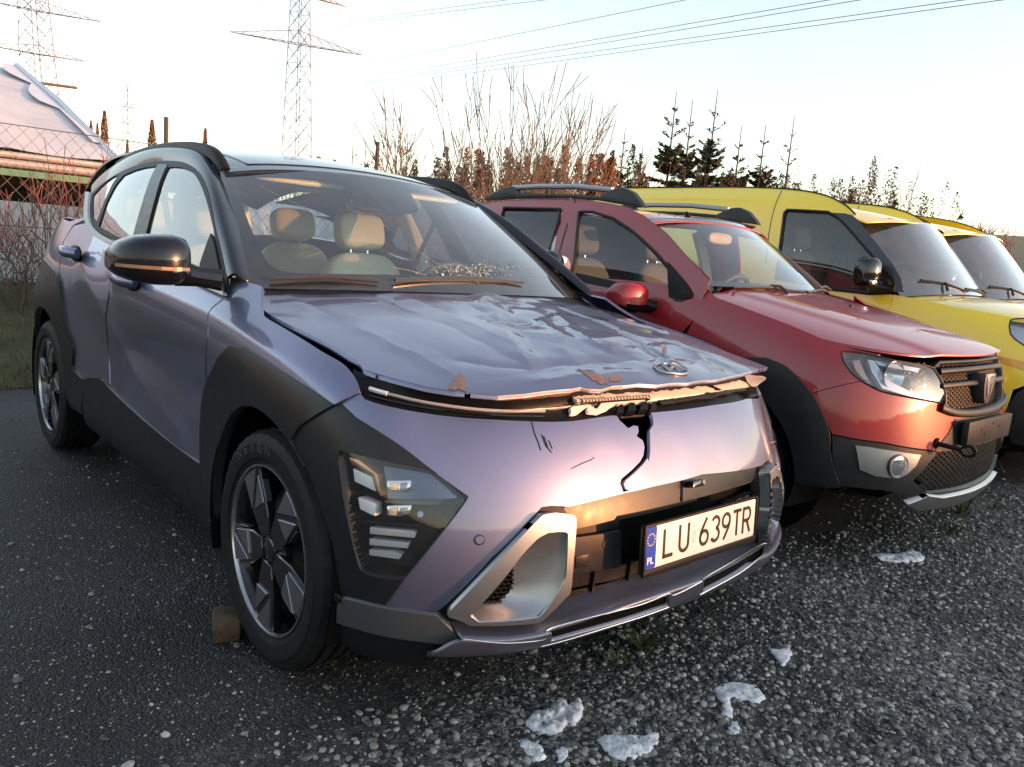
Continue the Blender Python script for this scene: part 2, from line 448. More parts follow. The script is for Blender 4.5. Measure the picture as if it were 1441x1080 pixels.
# ------------------------------------------------------------------ ground
def ground_mat():
    m = bpy.data.materials.new('gravel_and_asphalt'); m.use_nodes = True; nt = m.node_tree; b = nt.nodes['Principled BSDF']; L = nt.links.new
    tc = nt.nodes.new('ShaderNodeNewGeometry')
    def noise(s, d=6, r=.6):
        n = nt.nodes.new('ShaderNodeTexNoise'); n.inputs['Scale'].default_value = s; n.inputs['Detail'].default_value = d; n.inputs['Roughness'].default_value = r; L(tc.outputs['Position'], n.inputs['Vector']); return n.outputs['Fac']
    v = nt.nodes.new('ShaderNodeTexVoronoi'); v.inputs['Scale'].default_value = 130; L(tc.outputs['Position'], v.inputs['Vector'])
    r = nt.nodes.new('ShaderNodeValToRGB'); e = r.color_ramp.elements; e[0].position = 0; e[0].color = (.014, .014, .016, 1); e[1].position = 1; e[1].color = (.12, .12, .12, 1); a = r.color_ramp.elements.new(.75); a.color = (.033, .033, .035, 1); a = r.color_ramp.elements.new(.93); a.color = (.06, .06, .06, 1)
    sep = nt.nodes.new('ShaderNodeSeparateColor'); L(v.outputs['Color'], sep.inputs[0]); L(sep.outputs[0], r.inputs[0])
    r2 = nt.nodes.new('ShaderNodeMapRange'); L(noise(1.3), r2.inputs[0]); r2.inputs[1].default_value = .3; r2.inputs[2].default_value = .7; r2.inputs[3].default_value = .55; r2.inputs[4].default_value = 1.15
    mx = nt.nodes.new('ShaderNodeMix'); mx.data_type = 'RGBA'; mx.blend_type = 'MULTIPLY'; mx.inputs[0].default_value = 1; L(r.outputs[0], mx.inputs[6]); L(r2.outputs[0], mx.inputs[7]); 
    # two surfaces: old asphalt with grit under the cars, loose coarse gravel in front of them
    sx = nt.nodes.new('ShaderNodeSeparateXYZ'); L(tc.outputs['Position'], sx.inputs[0]); ma = nt.nodes.new('ShaderNodeMath'); ma.operation = 'MULTIPLY_ADD'; L(noise(2.2, 8), ma.inputs[0]); ma.inputs[1].default_value = 1.1; L(sx.outputs[0], ma.inputs[2])
    mr = nt.nodes.new('ShaderNodeMapRange'); L(ma.outputs[0], mr.inputs[0]); mr.inputs[1].default_value = .85; mr.inputs[2].default_value = 1.2
    v2 = nt.nodes.new('ShaderNodeTexVoronoi'); v2.inputs['Scale'].default_value = 62; L(tc.outputs['Position'], v2.inputs['Vector']); s2 = nt.nodes.new('ShaderNodeSeparateColor'); L(v2.outputs['Color'], s2.inputs[0])
    r3 = nt.nodes.new('ShaderNodeValToRGB'); e3 = r3.color_ramp.elements; e3[0].color = (.02, .02, .022, 1); e3[1].color = (.28, .27, .25, 1); q3 = e3.new(.6); q3.color = (.085, .083, .08, 1); L(s2.outputs[0], r3.inputs[0])
    m3 = nt.nodes.new('ShaderNodeMix'); m3.data_type = 'RGBA'; L(mr.outputs[0], m3.inputs[0]); L(mx.outputs[2], m3.inputs[6]); L(r3.outputs[0], m3.inputs[7])
    st = nt.nodes.new('ShaderNodeMapRange'); L(noise(.9, 5), st.inputs[0]); st.inputs[1].default_value = .42; st.inputs[2].default_value = .6; st.inputs[3].default_value = .42; st.inputs[4].default_value = 1.15
    m4 = nt.nodes.new('ShaderNodeMix'); m4.data_type = 'RGBA'; m4.blend_type = 'MULTIPLY'; m4.inputs[0].default_value = 1; L(m3.outputs[2], m4.inputs[6]); L(st.outputs[0], m4.inputs[7]); L(m4.outputs[2], b.inputs['Base Color'])
    b.inputs['Roughness'].default_value = .62
    bp = nt.nodes.new('ShaderNodeBump'); bp.inputs['Strength'].default_value = .9; bp.inputs['Distance'].default_value = .006
    ad = nt.nodes.new('ShaderNodeMath'); ad.operation = 'SUBTRACT'; L(noise(60), ad.inputs[0]); L(v.outputs['Distance'], ad.inputs[1]); L(ad.outputs[0], bp.inputs['Height']); L(bp.outputs[0], b.inputs['Normal'])
    return m
GM = ground_mat()
def gz(x, y):
    return 0.0
me = mesh('parking_ground', [(-6.8, -14, 0), (14, -14, 0), (14, 40, 0), (-6.8, 40, 0)], [(0, 1, 2, 3)])
link('parking_ground', me, None, GM, 'structure')
me = mesh('field', [(-1500, -1500, -.02), (1500, -1500, -.02), (1500, 1500, -.02), (-1500, 1500, -.02)], [(0, 1, 2, 3)])
link('field', me, None, mat('winter_field', (.055, .05, .025), .9, col2=(.035, .045, .018), vscale=.6, bump=.3, bscale=40), 'structure')
# unseen leafy sun blocker added behind the camera, height set to shade the gravel
def shade_hedge():
    D = 34.0; dx, dy = cos(SUN_AZ), sin(SUN_AZ); tx, ty = -dy, dx; rr = random.Random(3)
    n = 260; Lh = 150.0; V = []; F = []; H0 = 2.0; rows = [(-1.2, 0), (-1.4, .35), (-1.3, .8), (-.8, .97), (0, 1), (.8, .97), (1.3, .8), (1.4, .35), (1.2, 0)]
    for i in range(n + 1):
        s = -Lh / 2 + Lh * i / n; h = H0 + .16 * sin(s * .35) + .10 * sin(s * 1.3 + 1) + .10 * rr.uniform(-1, 1)
        for k, (o, z) in enumerate(rows):
            zz = z * h
            o2 = o + rr.uniform(-.18, .18); V.append((CAM_LOC[0] * 0 + dx * (D + o2) + tx * s, dy * (D + o2) + ty * s, zz + (rr.uniform(-.08, .08) if z else 0)))
    m = len(rows)
    for i in range(n):
        for k in range(m - 1): F.append((i * m + k, i * m + k + 1, (i + 1) * m + k + 1, (i + 1) * m + k))
    me = mesh('shade_hedge', V, F); o = link('shade_hedge', me, None, mat('shade_hedge_leaves', (.035, .045, .02), .9, col2=(.015, .02, .01), vscale=3, bump=.8, bscale=8))
    tag(o, 'unseen row of dark leaves added behind the camera to keep the sun off the gravel', 'shade_hedge')
shade_hedge()
# ------------------------------------------------------------------ rounded solids, wheels, seats shared by all vehicles
def spow(x, e): return math.copysign(abs(x) ** e, x)
def rsolid(m, c, d, e1=.35, e2=.35, R=None, nu=28, nv=14, warp=None):
    """superellipsoid: d full sizes, e1 vertical and e2 plan squareness (small is boxy)"""
    V = []
    for j in range(nv + 1):
        ph = -pi / 2 + pi * j / nv
        for i in range(nu):
            th = 2 * pi * i / nu
            v = Vector((d[0] / 2 * spow(cos(ph), e1) * spow(cos(th), e2), d[1] / 2 * spow(cos(ph), e1) * spow(sin(th), e2), d[2] / 2 * spow(sin(ph), e1)))
            if warp: v = warp(v)
            if R is not None: v = R @ v
            V.append((c[0] + v[0], c[1] + v[1], c[2] + v[2]))
    F = [(j * nu + i, j * nu + (i + 1) % nu, (j + 1) * nu + (i + 1) % nu, (j + 1) * nu + i) for j in range(nv) for i in range(nu)]
    m.add(V, F); return m
def rs(name, c, d, mt, parent, e1=.35, e2=.35, R=None, **k):
    return rsolid(MB(), c, d, e1, e2, R, **k).build(name, mt, parent, smooth=True, angle=60)
def tyre_mesh(R, w, rim, n=120, tread=True):
    """outer face towards -y"""
    h = w / 2
    prof = [(rim - .004, -h * .78), (rim + .006, -h * .90), (rim + .020, -h * .95), (rim + .022, -h * .99), (rim + (R - rim) * .42, -h * 1.03), (rim + (R - rim) * .62, -h * 1.025), (rim + (R - rim) * .64, -h * .995), (R - .028, -h * .97), (R - .012, -h * .90), (R - .004, -h * .78)]
    for a in (-.62, -.2, .2, .62):
        prof += [(R, h * (a - .08)), (R - .008, h * (a - .07)), (R - .008, h * (a + .07)), (R, h * (a + .08))]
    prof += [(R - .004, h * .78), (R - .012, h * .90), (R - .03, h * .97), (rim + (R - rim) * .5, h * 1.02), (rim, h * .9), (rim - .004, h * .78)]
    V, F = [], []; m = len(prof)
    for i in range(n):
        t = 2 * pi * i / n
        for k, (r, y) in enumerate(prof):
            rr = r
            if tread and i % 3 == 2 and r > R - .02: rr = r - (.004 if abs(y) > h * .55 else .002)
            tt = t + (.02 * abs(y) / h if r > R - .03 else 0)
            V.append((rr * cos(tt), y, rr * sin(tt)))
    for i in range(n):
        for j in range(m - 1): F.append((i * m + j, ((i + 1) % n) * m + j, ((i + 1) % n) * m + j + 1, i * m + j + 1))
    return V, F
def polar(pts): return [(r * cos(radians(a)), r * sin(radians(a))) for r, a in pts]
def arcpts(r, a0, a1, n=6): return [(r, a0 + (a1 - a0) * i / n) for i in range(n + 1)]
def wheel(parent, c, R=.343, w=.22, rim=.24, style='facet', steer=0.0, side=-1, spin=0.0, text=None):
    """a wheel as a part: tyre, rim barrel, spokes, facets, hub cap, brake disc"""
    root = link('wheel', None, parent); root.location = c
    root.rotation_euler = (0, 0, steer) if side < 0 else (0, 0, pi + steer)
    V, F = tyre_mesh(R, w, rim); m = MB().add(V, F); t = m.build('tyre', RUBBER, root, smooth=True, angle=28)
    fy = -w * .5 + .012
    m = MB(); m.lathe([(rim - .002, fy - .003), (rim - .004, fy + .012), (rim - .016, fy + .03), (rim - .022, .06), (rim - .03, .09)], 64); m.build('rim_barrel', RIMBLK if style == 'facet' else MACH, root, smooth=True)
    m = MB(); m.lathe([(rim + .005, fy - .001), (rim + .004, fy - .006), (rim - .001, fy - .006), (rim - .005, fy + .004)], 72); m.build('rim_lip', MACH, root, smooth=True)
    m = MB(); m.lathe([(0, .0), (rim * .72, .0), (rim * .72, .02)], 48); m.build('brake_disc', mat('brake_steel', (.10, .095, .09), .4, .8), root, smooth=True, angle=30)
    def pl(poly, y0, y1, name, mt, bev=.002):
        q = MB(); n = len(poly); q.add([(x, y0, z) for x, z in poly] + [(x, y1, z) for x, z in poly], [tuple(range(n)), tuple(range(2 * n - 1, n - 1, -1))] + [(i, i + n, (i + 1) % n + n, (i + 1) % n) for i in range(n)])
        return q.build(name, mt, root, bevel=bev, seg=1)
    if style == 'facet':
        fac = mat('machined_facet', (.28, .28, .31), .36, .9, rvar=.02)
        for k in range(5):
            a0 = 38 + 72 * k + spin
            pl(polar([(.05, a0 - 28), (.11, a0 - 14), (.16, a0 - 6)] + arcpts(rim - .003, a0 - 2.5, a0 + 27, 5) + [(.142, a0 + 34), (.09, a0 + 36), (.05, a0 + 42)]), fy + .028, fy + .002, 'spoke', RIMBLK, .003)
            pl(polar(arcpts(rim - .008, a0 + 3, a0 + 24, 4) + [(.139, a0 + 28)]), fy + .004, fy - .0035, 'facet', fac, .0015)
            pl(polar([(.214, a0 - 1), (.134, a0 - 9), (.128, a0 + 22)]), fy + .004, fy - .0035, 'facet', fac, .0015)
            pl(polar([(.137, a0 - 12), (.143, a0 - 12), (.20, a0 - 6), (.196, a0 - 4.5)]), fy + .02, fy + .001, 'facet', SKID, .001)
    else:
        for k in range(5):
            a0 = 20 + 72 * k + spin
            pl(polar([(.05, a0 - 22), (.12, a0 - 12), (rim - .004, a0 - 14)] + [(rim - .004, a0 + 14), (.12, a0 + 12), (.05, a0 + 22)]), fy + .03, fy + .004, 'spoke', SATIN, .004)
    m = MB(); m.lathe([(0, fy + .002), (.028, fy + .003), (.033, fy + .006), (.035, fy + .012), (.075, fy + .02), (.078, fy + .04)], 36); hub = m.build('hub_cap', RIMBLK, root, smooth=True, angle=40)
    for k in range(5):
        a = radians(20 + 72 * k); m = MB(); m.lathe([(0, fy + .012), (.007, fy + .012), (.008, fy + .03)], 8, c=(.052 * cos(a), 0, .052 * sin(a))); m.build('wheel_nut', MACH, root)
    if text:
        n = len(text)
        for i, chh in enumerate(text):
            a = radians(106 + (n / 2 - i - .5) * 9.5); r = rim + (R - rim) * .52
            def to3(x, y, h, a=a, r=r): return ((r + y) * cos(a) + x * sin(a), -w * .5 * 1.03 - .0012 + 0 * h, (r + y) * sin(a) - x * cos(a))
            text_obj('tyre_letter', chh, .030, .026, to3, mat('raised_rubber', (.045, .045, .047), .5), t, bold=.01)
    return root
def seat(parent, x, y, z, mt, mt2=None, w=.50, back=.60, head=True, tilt=14):
    s = link('seat', None, parent); R = Matrix.Rotation(radians(-tilt), 3, 'Y')
    rs('seat_cushion', (x + .22, y, z + .06), (.54, w, .20), mt, s, .5, .4)
    def wp(v):
        k = 1 - .22 * max(0, v[2] / back * 2) ** 2; return Vector((v[0], v[1] * k, v[2]))
    rs('seat_back', (x - .02, y, z + .10 + back / 2), (.16, w, back), mt, s, .45, .5, R, warp=wp)
    if head:
        m = MB()
        for d in (-.05, .05): m.tube([(x - .085, y + d, z + back + .02), (x - .10, y + d, z + back + .16)], .007, 6)
        m.build('headrest_posts', CHROME, s, kind=None)
        rs('headrest', (x - .10, y, z + back + .205), (.12, .27, .185), mt2 or mt, s, .5, .45, R)
    return s
def steering(parent, c, r=.185, tilt=24, mt=None):
    s = link('steering_wheel', None, parent); s.location = c; s.rotation_euler = (0, radians(-90 + tilt), 0)
    m = MB(); ring = [(r * cos(t), r * sin(t), 0) for t in np.linspace(0, 2 * pi, 41)]; m.tube(ring, .016, 10, cap=False); m.build('wheel_ring', mt or DASH, s, smooth=True)
    rs('airbag_cover', (0, 0, -.03), (.15, .20, .06), DASH, s, .5, .5)
    for a in (0, 180, 270):
        m = MB(); m.bar((0, 0, -.02), (r * cos(radians(a + 90)), r * sin(radians(a + 90)), 0), .035, .015); m.build('wheel_spoke', DASH, s)
    return s
def wiper(parent, base, tip, arm0, r=.007, name='wiper', mt=None):
    w = link(name, None, parent); m = MB(); a, b = Vector(base), Vector(tip); mid = (a + b) / 2 + Vector((0, 0, .012))
    m.tube([a, mid, b], [r * .8, r * 1.5, r * .6], 6); m.build('wiper_blade', mt or WIPER, w, smooth=True)
    if arm0 is None: return w
    m = MB(); m.tube([Vector(arm0), (Vector(arm0) + mid) / 2 + Vector((0, 0, .02)), mid + Vector((0, 0, .012))], [.010, .008, .006], 6); m.build('wiper_arm', mt or WIPER, w, smooth=True)
    return w
# ================================================================== lilac crossover with the crushed bonnet
set_frame((0, 0, 0), 0)
car = thing('parked_car', 'lilac crossover with crumpled bonnet, cracked bumper and plate LU 639TR, front left', 'car', (0, 0, 0))
# shell: columns run round the plan from the rear centre (0) past the right flank to the front centre (16) and on round the left
KC = [((-3.50, 0), (1, 0)), ((-3.47, -.45), (1, .12)), ((-3.35, -.74), (.75, .66)), ((-3.08, -.885), (.2, .98)), ((-2.64, -.925), (0, 1)), ((-2.10, -.91), (0, 1)),
      ((-1.50, -.90), (0, 1)), ((-.90, -.90), (0, 1)), ((-.38, -.91), (0, 1)), ((.0, -.925), (0, 1)), ((.24, -.92), (-.1, 1)), ((.45, -.89), (-.35, .93)), ((.585, -.80), (-.75, .66)),
      ((.685, -.66), (-.93, .36)), ((.75, -.47), (-.98, .2)), ((.786, -.24), (-.99, .1)), ((.795, 0), (-1, 0))]
ZR = [(.30, .36, .45, .58, .72, .86, .98, 1.10, 1.20), (.30, .36, .45, .58, .72, .86, .98, 1.10, 1.20), (.28, .36, .45, .58, .72, .86, 1.0, 1.12, 1.22), (.26, .34, .45, .58, .72, .86, 1.0, 1.12, 1.22),
      (.24, .33, .45, .58, .72, .86, 1.0, 1.11, 1.20), (.22, .32, .44, .57, .71, .85, .98, 1.08, 1.18), (.21, .30, .42, .56, .70, .83, .95, 1.05, 1.13), (.20, .29, .41, .55, .69, .82, .93, 1.01, 1.08),
      (.20, .29, .41, .54, .68, .81, .91, .985, 1.055), (.22, .31, .42, .54, .67, .79, .885, .95, .99), (.22, .31, .42, .54, .66, .77, .865, .92, .95), (.22, .30, .40, .51, .63, .74, .825, .88, .91),
      (.21, .29, .38, .48, .59, .70, .79, .85, .89), (.20, .27, .36, .46, .57, .68, .77, .84, .88), (.20, .26, .34, .44, .56, .67, .76, .83, .88), (.20, .26, .34, .44, .55, .66, .755, .83, .88), (.20, .26, .34, .44, .55, .66, .755, .83, .88)]
DR = [(.06, .02, 0, 0, 0, .01, .03, .06, .10)] * 3 + [(.06, .03, .0, .0, -.01, .0, .03, .08, .13), (.05, .02, .0, .0, .0, .005, .025, .07, .12), (.08, .03, .02, .025, .025, .015, .015, .05, .095),
      (.10, .04, .03, .04, .04, .025, .008, .04, .085), (.10, .045, .035, .045, .04, .02, .004, .04, .08), (.08, .04, .03, .035, .03, .012, .004, .04, .10),
      (.04, .015, .005, .0, .0, .0, .015, .055, .12), (.04, .015, .005, .0, .0, .003, .02, .06, .12), (.04, .015, .005, .0, .005, .02, .05, .09, .14), (.05, .02, .005, .0, .01, .045, .09, .135, .19),
      (.05, .02, .005, .0, .01, .045, .09, .14, .20), (.05, .02, .005, .0, .005, .035, .075, .12, .17), (.05, .02, .005, .0, .01, .04, .08, .125, .17), (.05, .02, .005, .0, .01, .04, .08, .125, .17)]
def shell_grid(KC, ZR, DR, mirror=True):
    cols = []
    for (x, y), n, in [(a, b) for a, b in KC]:
        i = len(cols); L = hypot(*n); nx, ny = n[0] / L, n[1] / L
        cols.append([(x + nx * d, y + ny * d, z) for z, d in zip(ZR[i], DR[i])])
    if mirror: cols += [[(x, -y, z) for x, y, z in c] for c in reversed(cols[:-1])]
    return np.array(cols).transpose(1, 0, 2)
K = Surf(shell_grid(KC, ZR, DR), flip=False)
def un_by(S, pts, fn, sel=None):
    """uv where fn(P) equals the given 2D points"""
    uu, vv = np.meshgrid(np.linspace(0, S.nu - 1, 120), np.linspace(0, S.nv - 1, 60)); g = np.stack([uu.ravel(), vv.ravel()], 1); P = S.base(g)
    if sel is not None:
        k = sel(P); g = g[k]; P = P[k]
    q = fn(P); pts = np.asarray(pts, float)
    uv = np.array([g[np.argmin(((q - p) ** 2).sum(1))] for p in pts]); e = 1e-3
    best = uv.copy(); err = ((fn(S.base(uv)) - pts) ** 2).sum(1)
    for it in range(12):
        q0 = fn(S.base(uv)); a = (fn(S.base(uv + [e, 0])) - q0) / e; b = (fn(S.base(uv + [0, e])) - q0) / e
        r = pts - q0; D = a[:, 0] * b[:, 1] - a[:, 1] * b[:, 0]; D = np.where(abs(D) < 1e-9, 1e-9, D)
        uv = uv + np.clip(np.stack([(r[:, 0] * b[:, 1] - r[:, 1] * b[:, 0]) / D, (a[:, 0] * r[:, 1] - a[:, 1] * r[:, 0]) / D], 1), -.3, .3)
        uv = np.clip(uv, [-.4, -.4], [S.nu - .6, S.nv - .6])
        er = ((fn(S.base(uv)) - pts) ** 2).sum(1); k = er < err; best[k] = uv[k]; err[k] = er[k]
    return best
XZ = lambda P: P[:, [0, 2]]
YZ = lambda P: P[:, [1, 2]]
XY = lambda P: P[:, [0, 1]]
RS = lambda P: P[:, 1] < -.5
def L(*a):
    out = []
    for x in a: out += [tuple(p) for p in x]
    return out
def crease_disp(S, lines):
    L3 = [(S.base(S.un(sm(pl, 3))), w, a, sd) for pl, w, a, sd in lines]
    def f(uv, P, N):
        h = np.zeros(len(P)); right = P[:, 1] < 0
        for pl, w, a, sd in L3:
            best = np.full(len(P), 1e9); up = np.zeros(len(P))
            for A, B in zip(pl[:-1], pl[1:]):
                ab = B - A; t = np.clip(((P - A) @ ab) / (ab @ ab), 0, 1); Q = A + t[:, None] * ab; d = np.linalg.norm(P - Q, axis=1); k = d < best; best[k] = d[k]; up[k] = (P[:, 2] - Q[:, 2])[k]
            ww = w * (sd + (1 - sd) / (1 + np.exp(-up / .012))); g = np.clip(1 - (np.sqrt(best ** 2 + .014 ** 2) - .014) / ww, 0, 1); h += a * g ** 1.5
        return N * (h * right)[:, None]
    return f
K.disp = crease_disp(K, [([(165, 388), (200, 400), (250, 420), (300, 441), (350, 470), (400, 503), (440, 535), (478, 566)], .10, .011, .55), ([(118, 372), (132, 408), (150, 442), (172, 484), (205, 545), (250, 600)], .13, .012, 1.3), ([(175, 490), (230, 510), (286, 560)], .10, -.008, 1.0)])
# ---- flank panels (outlines read off the photograph on the right flank, mirrored to the left)
fender_top = sm([(369, 401), (368, 420), (369, 438), (375, 448), (400, 463), (430, 481), (455, 497), (480, 511), (493, 523), (503, 538), (507, 553)])
seam_fb = [(507, 554), (492, 561), (479, 568)]
clad_top = sm([(475, 572), (437, 547), (400, 525), (370, 506), (348, 493), (329, 487)])
panel('front_fender', K, K.un(L([(324, 389), (346, 397)], fender_top, seam_fb[1:], clad_top, sm([(322, 492), (311, 504), (300, 525)]), [(292, 545), (291, 520)], sm([(292, 483), (297, 449), (304, 436), (320, 421)]))), car, LILAC, both=True, res=.012)
fd = L([(183, 353), (212, 367), (250, 385), (318, 419)], sm([(302, 435), (295, 449), (290, 483), (289, 520), (289, 545)]), sm([(289, 560), (286, 600), (285, 652)]), sm([(285, 652), (244, 622), (194, 581), (156, 545)]), sm([(154, 500), (154, 460), (155, 420), (158, 385), (166, 367)]))
panel('front_door', K, K.un(fd), car, LILAC, both=True, res=.013)
rd = L(sm([(123, 314), (131, 331), (150, 341), (180, 353)]), sm([(164, 367), (156, 385), (153, 420), (152, 460), (152, 500), (154, 541)]), sm([(154, 542), (148, 535), (139, 532), (119, 532), (106, 520)]), sm([(105, 500), (105, 483), (95, 450), (85, 390)]), [(86, 365), (90, 340), (104, 318)])
panel('rear_door', K, K.un(rd), car, LILAC, both=True, res=.014)
panel('rear_quarter_panel', K, L(K.un(L([(103, 317), (89, 340), (84, 365), (83, 387), (64, 366)])), un_by(K, [(-2.9, .84), (-3.1, .55), (-3.15, .46)], XZ, RS), [(1.0, 2), (1.0, 8.0), (2, 8), (3, 8.0), (4.0, 8.0)], K.un([(124, 296), (122, 308)])), car, LILAC, both=True, res=.03)
K.disp = None
arch_in_f = [(.40 * cos(t), .36 + .395 * sin(t)) for t in np.linspace(radians(14), radians(187), 26)]
archf = L(K.un(L(sm([(329, 487), (348, 493), (370, 506), (400, 525), (437, 547), (475, 572)]), [(478, 569), (452, 583), (425, 601), (413, 621)])), un_by(K, arch_in_f[5:], XZ, RS), K.un([(303, 733), (291, 722)]), K.un(sm([(289, 683), (286, 650), (286, 600), (289, 561), (297, 533), (311, 505)])))
panel('front_arch_cladding', K, archf, car, CLAD, both=True, res=.02, off=.012, th=.03)
arch_in_r = [(-2.66 + .40 * cos(t), .36 + .395 * sin(t)) for t in np.linspace(radians(-8), radians(190), 28)]
archr = L(K.un(sm([(64, 365), (83, 388), (90, 420), (94, 450), (105, 483), (104, 519)])), un_by(K, [(-1.98, .42), (-2.05, .31)], XZ, RS), un_by(K, arch_in_r, XZ, RS), un_by(K, [(-3.15, .3), (-3.14, .5), (-3.06, .72), (-2.9, .86)], XZ, RS))
panel('rear_arch_cladding', K, archr, car, CLAD, both=True, res=.02, off=.012, th=.03)
sill = L(K.un(L([(104, 520)], sm([(106, 521), (119, 533), (139, 533), (148, 536), (156, 546), (194, 582), (244, 623), (285, 653)]), [(288, 690), (291, 720)])), un_by(K, [(-.42, .22), (-1.0, .21), (-1.6, .22), (-2.08, .25), (-2.05, .31), (-1.98, .42)], XZ, RS))
panel('sill_cladding', K, sill, car, CLAD, both=True, res=.025, off=.01, th=.02)
# rear bumper, plain
panel('rear_bumper', K, [(0, .2), (1, .1), (2, .1), (3.0, .2), (3.0, 3.3), (2, 3.2), (1, 3.2), (0, 3.2)], car, CLAD, both=True, res=.05)
# ---- front corner: cladding round the lamp, lamp, painted bumper, blade
lamp_px = L([(478, 637)], sm([(481, 634.5), (540, 649), (580, 656), (606, 661)]), sm([(622, 672), (640, 687), (656, 702)]), sm([(655, 706), (612, 762), (569, 814)]), sm([(560, 815), (543, 813.5), (524, 810), (510, 803), (504, 790), (494, 750), (484, 700), (477, 650)]))
bl = [(543, 851), (569, 817)]
corner = L([(475, 573)], sm([(480, 568), (452, 584), (426, 602), (414, 622)]), un_by(K, arch_in_f[:5][::-1], XZ, RS), un_by(K, [(.42, .40)], XZ, RS)) if False else None
cu = L(K.un(L(sm([(480, 568), (452, 584), (426, 602), (414, 622)]))), un_by(K, arch_in_f[:6][::-1], XZ, RS), un_by(K, [(.40, .50), (.405, .44)], XZ, RS)[:0], K.un(L([(482, 836), (510, 843), (543, 851)], sm([(569, 815), (612, 763), (655, 706)]), [(659, 700)], sm([(658, 698), (632, 680), (607, 661), (560, 625), (500, 587)]))))
panel('lamp_surround', K, cu, car, CLAD, holes=[K.un(lamp_px)], both=True, res=.018, off=.004, th=.03)
# ---- bonnet
hx = [-.70, -.42, -.12, .18, .42, .60, .70]; hy = [-.90, -.62, -.32, 0, .32, .62, .90]
hz = [[1.045, 1.075, 1.090, 1.095, 1.090, 1.075, 1.045], [1.015, 1.045, 1.062, 1.068, 1.062, 1.045, 1.015], [.965, 1.005, 1.030, 1.038, 1.030, 1.005, .965], [.915, .965, .995, 1.004, .995, .965, .915],
      [.875, .925, .955, .965, .955, .925, .875], [.845, .885, .915, .925, .915, .885, .845], [.800, .840, .870, .880, .870, .840, .800]]
HOOD0 = Surf([[(x, y, z) for y, z in zip(hy, r)] for x, r in zip(hx, hz)])
if HOOD0.n(np.array([[3., 3.]]))[0, 2] < 0: HOOD0.sg = -1
creases = [  # polyline in pixels, width m, height m
    ([(490, 400), (555, 427), (637, 460), (710, 500), (748, 520)], .05, -.005), ([(520, 400), (590, 425), (680, 462), (745, 498)], .05, .004),
    ([(385, 406), (440, 435), (500, 460), (560, 487), (620, 515), (648, 537)], .035, .006), ([(400, 418), (450, 447), (510, 475), (565, 505), (600, 528)], .05, -.002),
    ([(748, 520), (790, 512), (850, 507), (905, 505), (960, 497)], .035, -.012), ([(748, 520), (715, 470), (690, 430), (675, 405)], .04, .011), ([(748, 520), (700, 516), (640, 505)], .03, -.006),
    ([(660, 430), (700, 415), (760, 408), (800, 420)], .04, .012), ([(660, 430), (700, 452), (745, 450), (790, 436)], .035, -.012), ([(790, 436), (850, 432), (880, 442)], .03, .010),
    ([(782, 436), (800, 460), (830, 480), (860, 492), (905, 490)], .028, .013), ([(790, 436), (830, 448), (880, 470), (920, 492), (950, 505)], .022, -.012), ([(815, 425), (870, 452), (930, 470), (985, 480)], .03, .012),
    ([(850, 425), (910, 455), (960, 488), (1010, 520)], .022, .009), ([(880, 430), (950, 462), (1010, 490), (1060, 505)], .028, -.008), ([(830, 480), (880, 485), (935, 480), (1000, 500)], .02, -.009),
    ([(740, 540), (800, 530), (860, 526), (920, 520)], .03, .007), ([(900, 490), (930, 500), (955, 518), (940, 535)], .018, .009), ([(760, 450), (790, 470), (800, 500)], .03, .009), ([(720, 430), (735, 470), (760, 500)], .05, -.008),
    ([(950, 500), (1000, 505), (1040, 522)], .022, -.007), ([(860, 455), (905, 450), (950, 458), (1000, 475)], .02, .008)]
CR = []
for pl, w, a in creases:
    uv = HOOD0.un(pl); CR.append((HOOD0.base(uv)[:, :2], w, a))
def fold_field():
    # buckled sheet: flat facets between folds
    R = np.random.default_rng(17); pts = []
    for _ in range(4000):
        p = np.array([R.uniform(-.62, .72), R.uniform(-.92, .92)]); dens = .19 if p[1] > -.12 else .34
        if p[1] > .25: dens = .17
        if all(np.linalg.norm((p - q) * [1, .75]) > dens for q in pts): pts.append(p)
    pts = np.array(pts); w = 1 / (1 + np.exp(-(pts[:, 1] + .10) * 12)); h = R.uniform(-1, 1, len(pts)) * (.0115 * w + .0008); h[pts[:, 0] > .58] *= .4
    rect = [(-.9, -1.2), (1.0, -1.2), (1.0, 1.2), (-.9, 1.2)]; A = np.concatenate([pts, rect]); H_ = np.concatenate([h, [0] * 4])
    ov, oe, of, *_ = delaunay_2d_cdt([Vector(p) for p in A], [], [], 0, 1e-7); T = np.array([f for f in of if len(f) == 3]); return A, H_, T
FA, FH_, FT = fold_field()
def fold_h(q):
    out = np.zeros(len(q)); a, b, c = FA[FT[:, 0]], FA[FT[:, 1]], FA[FT[:, 2]]
    for i in range(len(FT)):
        v0, v1 = b[i] - a[i], c[i] - a[i]; d = v0[0] * v1[1] - v0[1] * v1[0]; r = q - a[i]; s = (r[:, 0] * v1[1] - r[:, 1] * v1[0]) / d; t = (v0[0] * r[:, 1] - v0[1] * r[:, 0]) / d; k = (s >= -1e-9) & (t >= -1e-9) & (s + t <= 1 + 1e-9)
        out[k] = (FH_[FT[i, 0]] * (1 - s - t) + FH_[FT[i, 1]] * s + FH_[FT[i, 2]] * t)[k]
    return out
